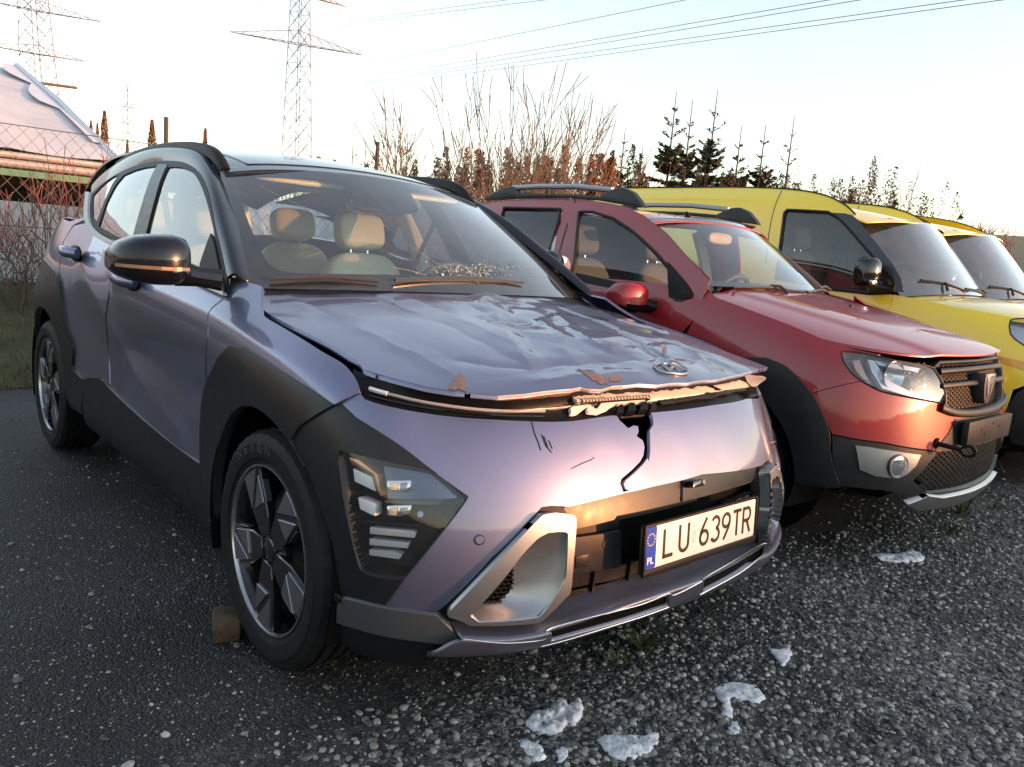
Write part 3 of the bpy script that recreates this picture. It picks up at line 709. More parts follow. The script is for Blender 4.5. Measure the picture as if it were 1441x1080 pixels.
def hood_disp(uv, P, N):
    q = P[:, :2] + .005 * np.stack([np.sin(P[:, 1] * 41 + 1) + .6 * np.sin(P[:, 0] * 67), np.sin(P[:, 0] * 37) + .6 * np.sin(P[:, 1] * 71 + 2)], 1); h = np.zeros(len(P))
    for pl, w, a in CR:
        best = np.full(len(P), 1e9); tt = np.zeros(len(P)); n = len(pl) - 1
        for i in range(n):
            A, B = pl[i], pl[i + 1]; ab = B - A; l2 = ab @ ab
            t = np.clip(((q - A) @ ab) / l2, 0, 1); d = np.linalg.norm(q - A - t[:, None] * ab, axis=1); k = d < best; best[k] = d[k]; tt[k] = (i + t[k]) / n
        f = np.clip(1 - best / (w * 1.7), 0, 1); h += a * .55 * (.6 * f + .4 * f ** 2.5) * np.clip(np.minimum(tt, 1 - tt) * 5 + .25, 0, 1)
    wgt = 1 / (1 + np.exp(-(P[:, 1] + .08) * 14)) * (1 / (1 + np.exp(-(P[:, 0] + .62) * 20)))
    for dx, dy in ((0, 0), (.0035, 0), (-.0035, 0), (0, .0035), (0, -.0035)): h += fold_h(P[:, :2] + [dx, dy]) / 5
    h += wgt * .0004 * (np.sin(P[:, 0] * 23 + 3 * np.sin(P[:, 1] * 9)) * np.sin(P[:, 1] * 19 + 2 * np.sin(P[:, 0] * 11)))
    h += .0004 * np.sin(P[:, 0] * 17 + 5 * P[:, 1]) * np.sin(P[:, 1] * 21)
    return N * h[:, None]
HOOD = Surf(np.array([[(x, y, z) for y, z in zip(hy, r)] for x, r in zip(hx, hz)]), disp=hood_disp); HOOD.sg = HOOD0.sg
h_right = sm([(377, 400), (370, 407), (370, 430), (374, 439), (412, 460), (457, 482), (490, 502), (505, 510), (512, 521)])
h_front = L([(550, 532), (600, 545), (637, 551), (700, 556.5), (740, 553.5), (772, 549), (806, 546), (818, 543.5), (830, 546), (846, 547), (862, 542), (877, 541), (900, 538.5), (925, 540), (951, 537), (972, 536), (993, 532.5), (1012, 531), (1030, 527), (1058, 522.5), (1080, 519)])
hr = HOOD0.un(h_right); hf = HOOD0.un(h_front)
hl = HOOD0.base(hr)[:, :2] * [1, -1]
hood_left = un_by(HOOD0, [(x, y) for x, y in hl[::-1] if x < .45], XY)
back = un_by(HOOD0, [(-.50, .5), (-.47, .2), (-.46, 0), (-.47, -.2), (-.49, -.5)], XY)
hood_uv = L(hr, hf, hood_left, back)
bonnet = panel('bonnet', HOOD, hood_uv, car, LILAC, res=.0105, th=.014)
# ---- glasshouse
gx = [-3.4, -3.0, -2.6, -2.2, -1.8, -1.4, -1.0, -.6, -.2]; gz = [.93, 1.08, 1.22, 1.36, 1.47, 1.56]
gy = [[.80, .86, .89, .895, .89, .885, .885, .88, .87], [.72, .80, .84, .855, .853, .85, .845, .835, .82], [.62, .72, .775, .80, .80, .795, .79, .78, .76], [.52, .64, .705, .74, .742, .738, .732, .72, .70], [.44, .56, .64, .68, .685, .683, .675, .66, .64], [.32, .44, .52, .57, .58, .58, .57, .55, .53]]
G = Surf([[(x, -y, z) for x, y in zip(gx, r)] for z, r in zip(gz, gy)])
if G.n(np.array([[4., 2.]]))[0, 1] > 0: G.sg = -1
ap_out = [(319, 391), (311, 352), (303, 320), (297, 288), (290, 262), (278, 240.5), (259, 229), (237, 226.5), (215, 228), (190, 234), (165, 245), (142, 260), (128, 273)]
ap_in = [(353, 397, -.775), (343, 352, -.735), (333, 310, -.69), (323, 274, -.65), (315, 250, -.615), (308, 236, -.595), (301, 219, -.59), (285, 208.5, -.595), (240, 206, -.60), (210, 210, -.60), (180, 222, -.595), (150, 243, -.57), (138, 258, -.54)]
Ao = G.base(G.un(ap_out)); Ai = np.array([at(x, y, y=w) for x, y, w in ap_in])
Am = (Ao + Ai) / 2 + np.array([.012, -.02, .03]) * 1.0
APS = Surf([Ao, Am, Ai])
if APS.n(np.array([[4., 1.]]))[0, 1] > 0: APS.sg = -1
panel('roof_side_panel', APS, L([(i * .5, .02) for i in range(25)], [(i * .5, 1.98) for i in range(24, -1, -1)]), car, BLACKP, both=True, res=.02, th=.01)
frame_out = L(sm(ap_out), sm([(127, 290), (127, 310), (133, 322), (150, 333), (179, 347), (210, 359), (250, 378), (281, 395), (319, 412)]))
g_front = L([(205, 336)], [(237, 236)], sm([(243, 235), (259, 237), (274, 246), (284, 264), (292, 287), (301, 324)]), [(303, 345), (303, 392)], [(281, 389), (250, 372)])
g_rear = L([(139, 319)], sm([(150, 285), (162, 262), (174, 247)]), sm([(190, 240), (205, 236), (223, 234)]), [(186, 341)], [(165, 333)])
g_quart = L([(130, 306), (129, 290)], sm([(131, 275), (145, 260), (160, 249), (167, 247)]), sm([(158, 260), (147, 284), (136, 313)]))
hs = [G.un(g_front), G.un(g_rear), G.un(g_quart)]
panel('window_frame', G, G.un(frame_out), car, CLADR, holes=hs, both=True, res=.022, th=.01, off=.001)
for h in hs: panel('side_window', G, h, car, GLASSD, both=True, res=.03, th=0, off=-.004)
pil = G.un([(208, 336), (186, 341), (223, 233), (238, 233)])
panel('pillar_trim', G, G.un([(204, 342), (186, 342), (224, 232), (237, 233)]), car, CLAD, both=True, res=.03, th=.004, off=.0045)
strip = L(sm([(123, 272), (121, 295), (122, 312), (131, 330), (150, 341), (179, 353), (210, 367), (250, 385), (281, 401), (319, 418)]), sm([(319, 413), (281, 395.5), (250, 379), (210, 360), (179, 348), (150, 334.5), (134, 323), (128, 311), (127, 292), (128, 272)]))
panel('belt_trim', G, G.un(strip), car, SATIN, both=True, res=.02, th=.012, off=.012)
# ---- roof
rx = [-1.05, -1.3, -1.7, -2.1, -2.5, -2.9, -3.2, -3.4]; ry = [-.68, -.5, -.25, 0, .25, .5, .68]
rz0 = [1.497, 1.560, 1.604, 1.622, 1.612, 1.575, 1.51, 1.44]; rd_ = [-.075, -.03, -.008, 0, -.008, -.03, -.075]
ROOF = Surf([[(x + (.055 - .12 * y * y if i == 0 else .03 - .06 * y * y if i == 1 else 0), y * (1 if x > -2.6 else 1 + (x + 2.6) * .15), z + d) for y, d in zip(ry, rd_)] for i, (x, z) in enumerate(zip(rx, rz0))])
if ROOF.n(np.array([[3., 3.]]))[0, 2] < 0: ROOF.sg = -1
panel('roof_panel', ROOF, [(0.55, 0), (6, 0), (6, 7), (.55, 7)] and L([(.35, 0), (5.65, 0), (5.65, 7), (.35, 7)]), car, BLACKP, res=.05, th=.01)
panel('sunroof_glass', ROOF, L([(.95, .35), (5.05, .35), (5.05, 3.2), (.95, 3.2)]), car, GLOSSBLK, res=.05, th=.006, off=.004)
# ---- windscreen
wb_ = [(-.47, -.80, 1.045), (-.38, -.55, 1.055), (-.335, -.28, 1.06), (-.32, 0, 1.062)]
wt_ = [(-1.115, -.615, 1.462), (-1.045, -.42, 1.480), (-.99, -.21, 1.490), (-.97, 0, 1.493)]
wb_ = wb_ + [(x, -y, z) for x, y, z in wb_[-2::-1]]; wt_ = wt_ + [(x, -y, z) for x, y, z in wt_[-2::-1]]
wb_, wt_ = np.array(wb_), np.array(wt_)
WS = Surf([wb_ + (wt_ - wb_) * t + np.array([.05, 0, .07]) * 4 * .11 * t * (1 - t) * 1.6 for t in (0, .2, .4, .6, .8, 1)])
if WS.n(np.array([[3., 3.]]))[0, 2] < 0: WS.sg = -1
ws_out = L([(i * .5, .0) for i in range(13)], [(i * .5, 5.0) for i in range(12, -1, -1)])
g_px = L(sm([(331, 252), (350, 249), (420, 250), (490, 254)]), sm([(505, 262), (530, 280)]), [(560, 281), (572, 268)], sm([(585, 266), (640, 277), (656, 281)]), sm([(700, 315), (740, 350), (775, 385)]), sm([(780, 391), (700, 388), (560, 386), (430, 384)]), sm([(410, 383), (390, 378), (375, 366), (355, 325), (340, 285)]))
g_uv = WS.un(g_px)
ws = panel('windscreen', WS, ws_out, car, glass_mat('crossover_windscreen', (.82, .96, .95), refl=1.9, dirt=.035), res=.03, th=0)
panel('windscreen_border', WS, ws_out, car, BLK, holes=[g_uv], res=.02, th=0, off=-.003)
# ---- helpers for the details
def loftstrip(name, rows, parent, mat, smooth=True, closed=False, kind=None):
    n = len(rows[0]); V = [p for r in rows for p in r]; F = []
    for j in range(len(rows) - 1):
        for i in range(n if closed else n - 1):
            i2 = (i + 1) % n; F.append((j * n + i, j * n + i2, (j + 1) * n + i2, (j + 1) * n + i))
    me = mesh(name, V, F, smooth); o = link(name, me, parent, mat, kind); return o
def mir(o):
    """left-hand twin of a right-hand part, its sub-parts included"""
    c = o.copy()
    if o.data is not None:
        me = o.data.copy(); me.transform(Matrix.Diagonal((1, -1, 1, 1))); me.flip_normals(); c.data = me
    COL.objects.link(c); c.parent = o.parent
    c.location = (o.location[0], -o.location[1], o.location[2])
    for ch in [k for k in o.children]:
        d = mir(ch); d.parent = c
    return c
def sp(S, uv, off=0.0):
    uv = np.atleast_2d(np.array(uv, float)); return S.f(uv) + S.n(uv) * off
def pr(S, px, off=0.0): return sp(S, S.un(px), off)
def slab(name, S, uv, o0, o1, parent, mat, bevel=0.0, **k):
    """a small raised block standing on a surface: polygon uv between offsets o0 (base) and o1 (face)"""
    a = sp(S, uv, o0); b = sp(S, uv, o1); n = len(a); m = MB()
    m.add(np.concatenate([a, b]), [tuple(range(n)), tuple(range(2 * n - 1, n - 1, -1))] + [(i, i + n, (i + 1) % n + n, (i + 1) % n) for i in range(n)])
    return m.build(name, mat, parent, bevel=bevel, **k)
def S2R(u): return [(32 - a, b) for a, b in u]
# ---- front bumper skin, one piece round the front with the tear in it
b_top = K.un([(507, 554), (513, 562), (530, 568), (560, 575), (600, 582), (640, 587), (700, 591), (740, 593), (775, 594), (805, 593), (840, 588), (867, 584)])
crack = K.un([(872, 592), (884, 603), (892, 599), (898, 600), (899, 608), (896, 614), (905, 620), (907.5, 629), (906, 641), (901, 650), (889, 662), (875, 674), (873, 681), (877.5, 693), (886, 690.5), (880, 688), (878.5, 681), (881, 676.5), (894, 665), (907, 652), (912, 645), (914, 650), (916, 634), (915.5, 620), (915, 606), (920, 597), (919, 588)])
b_top2 = K.un([(916, 581), (960, 577), (1000, 571), (1050, 561.5), (1072, 556), (1088, 549)])
rb = K.un([(615.5, 860.5), (569 - 26, 851), (569, 815.5), (612, 763), (655.5, 706.5), (659.5, 700), (632, 680), (607, 661), (560, 625), (500, 587), (480, 568.5), (492, 561.5)])
b_bot = K.un([(1078, 646), (1030, 658), (990, 667.5), (965, 675), (920, 685), (880, 694), (840, 704), (800, 713.5), (790, 712.5), (776, 712), (762, 714), (690, 787), (628, 851)])
lb = [(32 - a, b) for a, b in rb]
left_bot = [(32 - a, b) for a, b in b_bot[::-1] if a < 14.2]
bump_uv = L(b_top, crack, b_top2, lb[::-1][1:], left_bot[::1], [p for p in b_bot if p[0] < 32 - min(a for a, b in b_bot) - 2.6 and p[0] < 17.6], rb)
def bump_disp(uv, P, N):
    h = np.zeros(len(P))
    for (cy, cz, r, a) in ((-.08, .70, .09, -.003), (-.30, .70, .06, -.002), (.12, .66, .10, -.003), (.64, .70, .07, -.010), (.67, .56, .05, .008)):
        h += a * np.exp(-(((P[:, 1] - cy) ** 2 + (P[:, 2] - cz) ** 2) / r ** 2) ** 1.4) * (P[:, 0] > .2)
    return N * h[:, None]
K.disp = bump_disp
bumper = panel('front_bumper', K, bump_uv, car, LILAC, res=.012, th=.012)
K.disp = None
# scratches scored into the skin
for pl in ([(748, 594), (752, 610), (757, 622), (761, 634)], [(762, 612), (768, 628), (776, 637)], [(765, 614), (771, 630)], [(772, 620), (777, 632)], [(804, 660), (818, 653), (833, 647)], [(834, 644), (836, 646)]):
    m = MB(); m.tube(pr(K, pl, .0012), .0011, 4); m.build('scratch_mark', BLK, bumper)
for q in [(674, 760)]:
    c_ = pr(K, [q], 0)[0]; nn = K.n(K.un([q]))[0]
# parking sensor
def disc(name, S, px, r, parent, mt, off=.001, depth=.004, rim=None, seg=20):
    uv = S.un([px]); c0 = S.f(uv)[0]; n = Vector(S.n(uv)[0]); R = n.to_track_quat('Z', 'Y').to_matrix()
    m = MB(); m.lathe([(0, off + depth), (r * .8, off + depth), (r * .97, off + depth * .5), (r, off - .004)], seg, axis='z')
    m.V = [tuple(Vector(c0) + R @ Vector(v)) for v in m.V]
    return m.build(name, mt, parent, smooth=True)
mir(disc('parking_sensor', K, (674.5, 760), .0115, car, LILAC, off=-.001, depth=.004))
mm = MB(); c0 = K.f(K.un([(674.5, 760)]))[0]; R = Vector(K.n(K.un([(674.5, 760)]))[0]).to_track_quat('Z', 'Y').to_matrix()
mm.lathe([(.0112, .0016), (.0128, .0016)], 24, axis='z'); mm.V = [tuple(Vector(c0) + R @ Vector(v)) for v in mm.V]; mm.build('sensor_gap', BLK, car)
mir(disc('parking_sensor', K, (482, 838), .0125, car, BLK, off=.018))
# lamp cavity and lens
lamp_uv = K.un(lamp_px)
back_ = panel('headlight', K, lamp_uv, car, BLK, off=-.075, th=0, res=.03)
loftstrip('lamp_bezel', [sp(K, lamp_uv, -.002), sp(K, lamp_uv, -.076)], back_, BLK, closed=True)
panel('lens', K, lamp_uv, back_, LENS, off=-.004, th=0, res=.02)
for poly in ([(488, 660), (523, 674.5), (523, 694), (490, 679.5)], [(495, 702), (521, 712), (521, 730), (498, 719.5)]):
    slab('turn_signal', K, K.un(poly), -.06, -.022, back_, WHITEL, bevel=.003)
for poly in ([(513.7, 745), (580, 750.5), (583.5, 754), (581, 760.7), (513.7, 754.8)], [(513, 761.7), (573, 768), (571, 776), (513, 771)], [(512.8, 777.4), (552, 781), (562, 786), (558, 792), (512.8, 785.5)]):
    slab('lamp_fin', K, K.un(poly), -.05, -.02, back_, mat('frosted_lamp_strip', (.42, .42, .44), .25, coat=.5), bevel=.0015)
slab('lamp_shelf', K, K.un([(530, 655), (606, 663), (648, 697), (646, 702), (600, 706), (533, 706)]), -.074, -.045, back_, mat('dark_lamp_reflector', (.10, .12, .16), .12, .9), bevel=.004)
slab('lamp_shelf', K, K.un([(484, 644), (500, 648), (528, 668), (532, 700), (524, 690), (518, 668), (490, 656)]), -.06, -.016, back_, mat('bronze_lamp_trim', (.4, .24, .17), .2, .9), bevel=.002)
slab('lamp_shelf', K, K.un([(500, 735), (595, 741), (594, 744), (500, 738)]), -.06, -.02, back_, BLK)
slab('lamp_shelf', K, K.un([(533, 706.5), (628, 703), (616, 712), (536, 712)]), -.06, -.03, back_, GLOSSBLK, bevel=.001)
for a in ([(540, 677), (578.5, 675.5), (575, 688), (563, 694), (539, 692)], [(538.5, 714), (578, 712), (574, 725), (560, 730), (538, 729)]):
    s_ = slab('projector_lamp', K, K.un(a), -.05, -.024, back_, CHROME, bevel=.004)
    cx = sum(p[0] for p in a) / 5; cy = sum(p[1] for p in a) / 5
    slab('projector_lens', K, K.un([(cx - 14, cy - 5), (cx - 2, cy - 6), (cx - 3, cy + 6), (cx - 15, cy + 5)]), -.024, -.018, s_, mat('pale_amber_glass', (.75, .6, .4), .08, .2, coat=1), bevel=.002)  # pale amber half of each projector lens
    slab('projector_lens', K, K.un([(cx + 2, cy - 5), (cx + 14, cy - 6), (cx + 10, cy + 5), (cx + 1, cy + 6)]), -.024, -.018, s_, mat('dark_projector_glass', (.2, .22, .25), .05, .5, coat=1), bevel=.002)
disc('marker_bulb', K, (589, 727), .009, back_, mat('blue_glass', (.2, .22, .5), .1, .5), off=-.045, depth=.01)
mir(back_)
# blade under the corner and the black lower corner
panel('corner_blade', K, K.un(L([(482, 837), (510, 844), (543, 852), (580, 857), (615, 862), (634, 880), (650, 899), (636, 902), (590, 897), (535, 888), (505, 880), (480, 872)])), car, mat('slate_cladding', (.07, .075, .085), .35, .3, rvar=.04), both=True, off=.016, th=.03, res=.02)
lower = L(K.un([(476, 838), (480, 873), (505, 881), (535, 889), (590, 898), (636, 903), (640, 912), (590, 936), (560, 933), (527, 926), (500, 914), (478, 899)]), )
panel('lower_corner', K, lower, car, CLADR, both=True, off=.004, th=.03, res=.02)
panel('corner_backing', K, L(K.un([(414, 622), (440, 650)]), un_by(K, arch_in_f[:6][::-1], XZ, RS), un_by(K, [(.42, .3), (.5, .22)], XZ, RS), [(14.5, .1), (14.5, 3), (13.5, 4)], K.un([(480, 600)])), car, VOID, both=True, off=-.09, th=0, res=.05)
# ---- silver blade (skid) across the front: ledge and front face, with three slots
by = [-.835, -.79, -.70, -.58, -.44, -.28, -.12, .0]; bx = [.585, .64, .695, .745, .785, .81, .822, .825]
prof = [(-.10, .385), (-.055, .362), (-.016, .353), (-.002, .345), (-.006, .332), (-.014, .30), (-.03, .268), (-.10, .25)]
cols = []
bdz = [-.012, -.018, -.025, -.040, -.022, .002, .006, .007]
for y, x, dz in zip(by, bx, bdz): cols.append([(x + a, y + (0.02 if y < -.8 else 0) * (-a * 10), z + dz * (1 if z > .32 else .4)) for a, z in prof])
cols += [[(x, -y, z) for x, y, z in c] for c in cols[-2::-1]]
BL = Surf(np.array(cols).transpose(1, 0, 2))
if BL.n(np.array([[7., 4.]]))[0, 0] < 0: BL.sg = -1
slot = []
for px in (L(sm([(771, 886), (820, 873), (860, 863), (905, 851), (941, 838.5)]), [(941, 853)], sm([(941, 853), (905, 866), (860, 880), (775, 904)])), L(sm([(989, 817.5), (1030, 794), (1074, 767.5)]), sm([(1074, 779), (1040, 806), (989, 834)]))):
    slot.append(BL.un(px))
ue = BL.un([(632, 868), (652, 900), (600, 934)]); print('blade end', ue)
BLADE = panel('front_skid_blade', BL, L([(max(ue[0][0], .1) + i * .5, 0.1) for i in range(int((13.9 - ue[0][0]) / .5))], [(13.7, .3), (13.7, 6.6)], [(13.65 - i * .5, 6.9) for i in range(int((13.3 - ue[2][0]) / .5))], [tuple(ue[2]), tuple(ue[1])]), car, SKID, holes=slot, res=.011, th=.012)
for s_ in slot:
    panel('slot_recess', BL, s_, BLADE, VOID, off=-.012, th=0, res=.03)
# bright edge lines along the blade
edge = mat('bright_edge', (.62, .63, .66), .25, .9)
m = MB(); m.tube(pr(BL, sm([(652, 899.5), (690, 904), (721, 905), (765, 900.5), (769, 893), (774, 885), (820, 872), (860, 862), (905, 850), (940, 835.5), (949, 837.5), (988, 818), (989.5, 814.5), (1030, 791), (1074, 765.5), (1088, 770)], 3), .0005), .0013, 5); m.build('edge_line', edge, BLADE, smooth=True)
m = MB(); m.tube(pr(BL, sm([(762, 910), (800, 900), (860, 881.5), (905, 867.5), (941, 854.5)], 3), .0005), .0015, 5); m.tube(pr(BL, sm([(985, 837), (1040, 807), (1075, 780)], 3), .0005), .0015, 5); m.build('edge_line', edge, BLADE, smooth=True)
# ---- fins
f_out = K.un(L([(629, 858)], sm([(640, 846), (690, 794), (750, 732), (762, 723)]), sm([(776, 721), (800, 724.5), (804, 731)]), sm([(801, 780), (797, 826), (790, 836)]), sm([(775, 852), (757, 868), (745, 871)]), sm([(700, 874), (662, 873.5), (650, 868)]), [(632, 862)]))
hole_px = L([(660, 860)], [(729, 779)], sm([(740, 767), (752, 755.5), (766, 748)]), sm([(780, 746.5), (790, 747), (793, 750)]), sm([(792, 780), (790, 808), (784, 822)]), sm([(770, 843), (756, 861), (745, 864)]), [(706, 868), (672, 869)])
f_in = K.un(hole_px)
fin = panel('bumper_fin', K, f_out, car, SATIN, holes=[f_in], res=.012, th=.045, off=.022)
ri = [(729, 779), (740, 767), (752, 755.5), (766, 748), (793, 747), (792, 780), (789, 812), (770, 843), (750, 864), (706, 868), (672, 869), (662, 863)]
rj = [(729, 779.5), (729.4, 781), (729.6, 784), (729.6, 790), (729, 800), (728.7, 815), (728, 830), (724, 842), (716, 850), (706, 857), (680, 858), (661, 859)]
A_ = sp(K, K.un(ri), .016); B_ = sp(K, K.un(rj), -.035); Mi = A_ * .45 + B_ * .55 - K.n(K.un(ri)) * .006
loftstrip('fin_recess', [A_, (A_ + Mi) / 2, Mi, B_], fin, SATIN)
tri_px = [(660, 861), (729.5, 779), (729, 815), (728, 832), (721, 846), (706, 859)]
panel('fin_mesh_backing', K, K.un(tri_px), fin, VOID, off=-.045, th=0, res=.03)
m = MB()
for k in range(13):
    y = 782 + k * 6.1; xl = 729 - (y - 780) * .862 + 1; xr = 729 if y < 835 else 729 - (y - 835) * .9
    if xr - xl < 4: continue
    zig = []; nz = max(2, int((xr - xl) / 4))
    for j in range(nz + 1): zig.append((xl + (xr - xl) * j / nz, y + (1.1 if j % 2 else -1.1) - .06 * (xl + (xr - xl) * j / nz - 700)))
    m.tube(pr(K, zig, -.03), .0028, 4)
m.build('fin_mesh', BLK, fin)
mir(fin)
panel('fin_black_trim', K, K.un(L([(612, 862)], sm([(628, 851), (690, 787), (762, 714), (776, 712)]), [(790, 712.5), (797, 716), (806, 731), (801, 800), (797, 836), (760, 872), (700, 878), (650, 876), (636, 882)])), car, BLK, holes=[K.un([(655, 862), (729, 775), (752, 751), (766, 744), (795, 742), (797, 782), (794, 812), (774, 848), (758, 866), (706, 871), (668, 871)])], both=True, off=-.012, th=.03, res=.02)  # outer trim of the fin, plain black plastic
# ---- grille
gr = link('front_grille', None, car)
bar = K.un(L([(797, 716.5), (806, 733), (806, 748.7), (838, 741.5), (871, 733), (875, 727), (960, 708), (964, 707), (964.5, 677)], sm([(940, 681), (880, 695), (840, 705), (800, 715)])))
panel('grille_bar', K, bar, gr, CLAD, off=-.018, th=.02, res=.02)
bar2 = K.un(L([(968.5, 676.5), (968, 706.5), (1040, 687), (1065, 679.5), (1074, 665), (1078, 647), (1030, 659), (990, 668.5)]))
panel('grille_bar', K, bar2, gr, CLAD, off=-.018, th=.02, res=.02)
slab('parking_camera', K, K.un([(971, 678), (986, 674.5), (986, 684), (971, 687)]), -.02, .012, gr, GLOSSBLK, bevel=.003)
disc('camera_lens', K, (985, 678.5), .008, gr, GLOSSBLK, off=.0, depth=.014)
yz = lambda pts: un_by(K, pts, YZ, lambda P: P[:, 0] > .4)
panel('grille_cavity', K, yz([(-.60, .36), (-.3, .30), (0, .29), (.3, .30), (.60, .36), (.60, .70), (0, .70), (-.60, .70)]), gr, VOID, off=-.075, th=0, res=.05)
fl = K.un([(802, 763), (886, 750), (884, 804), (799, 815)])
flap = panel('grille_flap', K, fl, gr, CLAD, off=-.03, th=.025, res=.02)
slab('flap_square', K, K.un([(819, 789), (838, 785), (838, 802), (819, 806)]), -.031, -.0275, flap, CLAD, bevel=.0012)
disc('parking_sensor', K, (862, 770), .011, gr, CLAD, off=-.032, depth=.004)
mir(flap)
panel('grille_ledge', K, K.un([(804, 751), (872, 736), (888, 728), (1000, 700), (1000, 706), (889, 735), (888, 747), (802, 761)]), gr, BLK, off=-.045, th=.02, res=.03)
for k, (z, y0, y1, w) in enumerate([(.415, -.42, .42, .010), (.395, -.44, .44, .009), (.435, -.42, -.24, .009), (.365, -.45, .45, .012), (.435, .24, .44, .009)]):
    ys = np.linspace(y0, y1, 12); P_ = sp(K, yz([(y, z) for y in ys]), -.05)
    m = MB()
    for a, b in zip(P_[:-1], P_[1:]): m.bar(a, b, w, .02)
    m.build('grille_slat', BLK, gr)
for y in (-.33, -.2, .18, .33):
    P_ = sp(K, yz([(y, .44), (y, .34)]), -.045); MB().bar(P_[0], P_[1], .006, .02).build('grille_post', BLK, gr)
slab('grille_block', K, yz([(-.14, .43), (.06, .43), (.06, .355), (-.14, .355)]), -.06, -.028, gr, BLK, bevel=.004)
# ---- number plate
px0, py0, pz0, tl = .822, .012, .503, radians(3)
plate = link('number_plate', None, car)
Rp = Matrix.Rotation(radians(-4), 3, 'Y') @ Matrix.Rotation(radians(.6), 3, 'Z')
def PP(y, z, h=0.0):
    v = Rp @ Vector((h, y, z)); return (px0 + v[0], py0 + v[1], pz0 + v[2])
def prect(w, h, r, n=4):
    out = []
    for cx, cy, a0 in ((w / 2 - r, h / 2 - r, 0), (-w / 2 + r, h / 2 - r, pi / 2), (-w / 2 + r, -h / 2 + r, pi), (w / 2 - r, -h / 2 + r, 1.5 * pi)):
        for i in range(n + 1): out.append((cx + r * cos(a0 + pi / 2 * i / n), cy + r * sin(a0 + pi / 2 * i / n)))
    return out
def plate_slab(name, w, h, r, cy, cz, h0, h1, mt, parent, bevel=0.0):
    return MB().prism(prect(w, h, r), lambda p, t: PP(cy + p[0], cz + p[1], h0 + t), h1 - h0).build(name, mt, parent, bevel=bevel)
plate_slab('plate_frame', .535, .134, .01, 0, -.006, -.014, -.002, mat('plate_frame_plastic', (.012, .012, .012), .3, coat=.2), plate, .004)
for (w, h, cy, cz) in ((.535, .006, 0, .0605), (.535, .018, 0, -.066), (.006, .12, -.2645, 0), (.006, .12, .2645, 0)):
    plate_slab('plate_frame', w, h, .003, cy, cz, -.005, .006, BLK, plate, .002)
PLW = mat('plate_white', (.78, .76, .72), .35, bump=.02, dirt=.15)
plate_slab('plate_board', .52, .114, .008, 0, 0, -.004, .0015, PLW, plate, .001)
plate_slab('plate_blue_band', .044, .112, .006, -.2375, 0, .0005, .0020, mat('plate_blue', (.01, .06, .42), .3), plate)
INK = mat('plate_black_ink', (.008, .008, .008), .4)
def text_obj(name, s, sx, sz, to3, mt, parent, ext=.0008, spacing=1.0, bold=0.0, res=3):
    """lettering: width scale sx, height sz; to3(x, y, h) places it"""
    c = bpy.data.curves.new(name, 'FONT'); c.body = s; c.size = 1; c.offset = bold; c.resolution_u = res; c.align_x = 'CENTER'; c.space_character = spacing
    o = bpy.data.objects.new(name, c); COL.objects.link(o); bpy.context.view_layer.update()
    dg = bpy.context.evaluated_depsgraph_get(); me = bpy.data.meshes.new_from_object(o.evaluated_get(dg)); bpy.data.objects.remove(o)
    me.name = name
    ys = [v.co.y for v in me.vertices]; y0, y1 = min(ys), max(ys)
    xs = [v.co.x for v in me.vertices]; xc = (min(xs) + max(xs)) / 2; wd = max(xs) - min(xs)
    for v in me.vertices: v.co = to3((v.co.x - xc) * (sx / wd), (v.co.y - (y0 + y1) / 2) / (y1 - y0) * sz, ext)
    me.materials.clear(); return link(name, me, parent, mt)
def stroke(name, lines, w, mt, parent, h=.0022):
    """one plate character drawn as strokes of even width"""
    m = MB()
    for ln in lines:
        n = len(ln); Lp, Rr = [], []
        for i in range(n):
            a = Vector(ln[max(i - 1, 0)]); b = Vector(ln[min(i + 1, n - 1)]); t = (b - a).normalized(); q = Vector(ln[i]); nrm = Vector((-t[1], t[0])) * w / 2
            e = t * (w * .0)
            Lp.append(q + nrm); Rr.append(q - nrm)
        V = [PP(p[0], p[1], h) for p in Lp] + [PP(p[0], p[1], h) for p in Rr]
        m.add(V, [(i, i + 1, n + i + 1, n + i) for i in range(n - 1)])
    return m.build(name, mt, parent)
def arc(cx, cy, rx_, ry_, a0, a1, n=18): return [(cx + rx_ * cos(radians(a0 + (a1 - a0) * i / n)), cy + ry_ * sin(radians(a0 + (a1 - a0) * i / n))) for i in range(n + 1)]
H = .040; W_ = .0105
def ch(c, x, w):
    t = H - W_ / 2
    if c == 'L': return [[(x - w, H), (x - w, -H)], [(x - w - W_ / 2, -t), (x + w, -t)]]
    if c == 'U': return [[(x - w, H), (x - w, -.016)] + arc(x, -.016, w, t - .016, 180, 360) + [(x + w, -.016), (x + w, H)]]
    if c == '6': return [arc(x, -.0155, w, t - .0155, 0, 360, 30), [(x - w * .98, -.012), (x - w * .80, .004), (x + w * .55, H)]]
    if c == '9': return [arc(x, .0155, w, t - .0155, 0, 360, 30), [(x + w * .98, .012), (x + w * .80, -.004), (x - w * .55, -H)]]
    if c == '3': return [arc(x, .0185, w * .95, t - .0185, 155, -80, 22) , arc(x, -.0165, w * 1.02, t - .0165, 85, -155, 24)]
    if c == 'T': return [[(x - w * 1.15, t), (x + w * 1.15, t)], [(x, H), (x, -H)]]
    if c == 'R': return [[(x - w, H), (x - w, -H)], [(x - w, t), (x + w * .2, t)] + arc(x + w * .2, .0165, w * .8, t - .0165, 90, -90, 14) + [(x - w, -.0022)], [(x + w * .05, -.002), (x + w * 1.02, -H)]]
for c, x in zip('LU', (-.162, -.094)): stroke('plate_letter', ch(c, x, .0195), W_, INK, plate)
for c, x in zip('639', (.0, .0535, .107)): stroke('plate_digit', ch(c, x, .0185), W_, INK, plate)
for c, x in zip('TR', (.163, .215)): stroke('plate_letter', ch(c, x, .0185), W_, INK, plate)
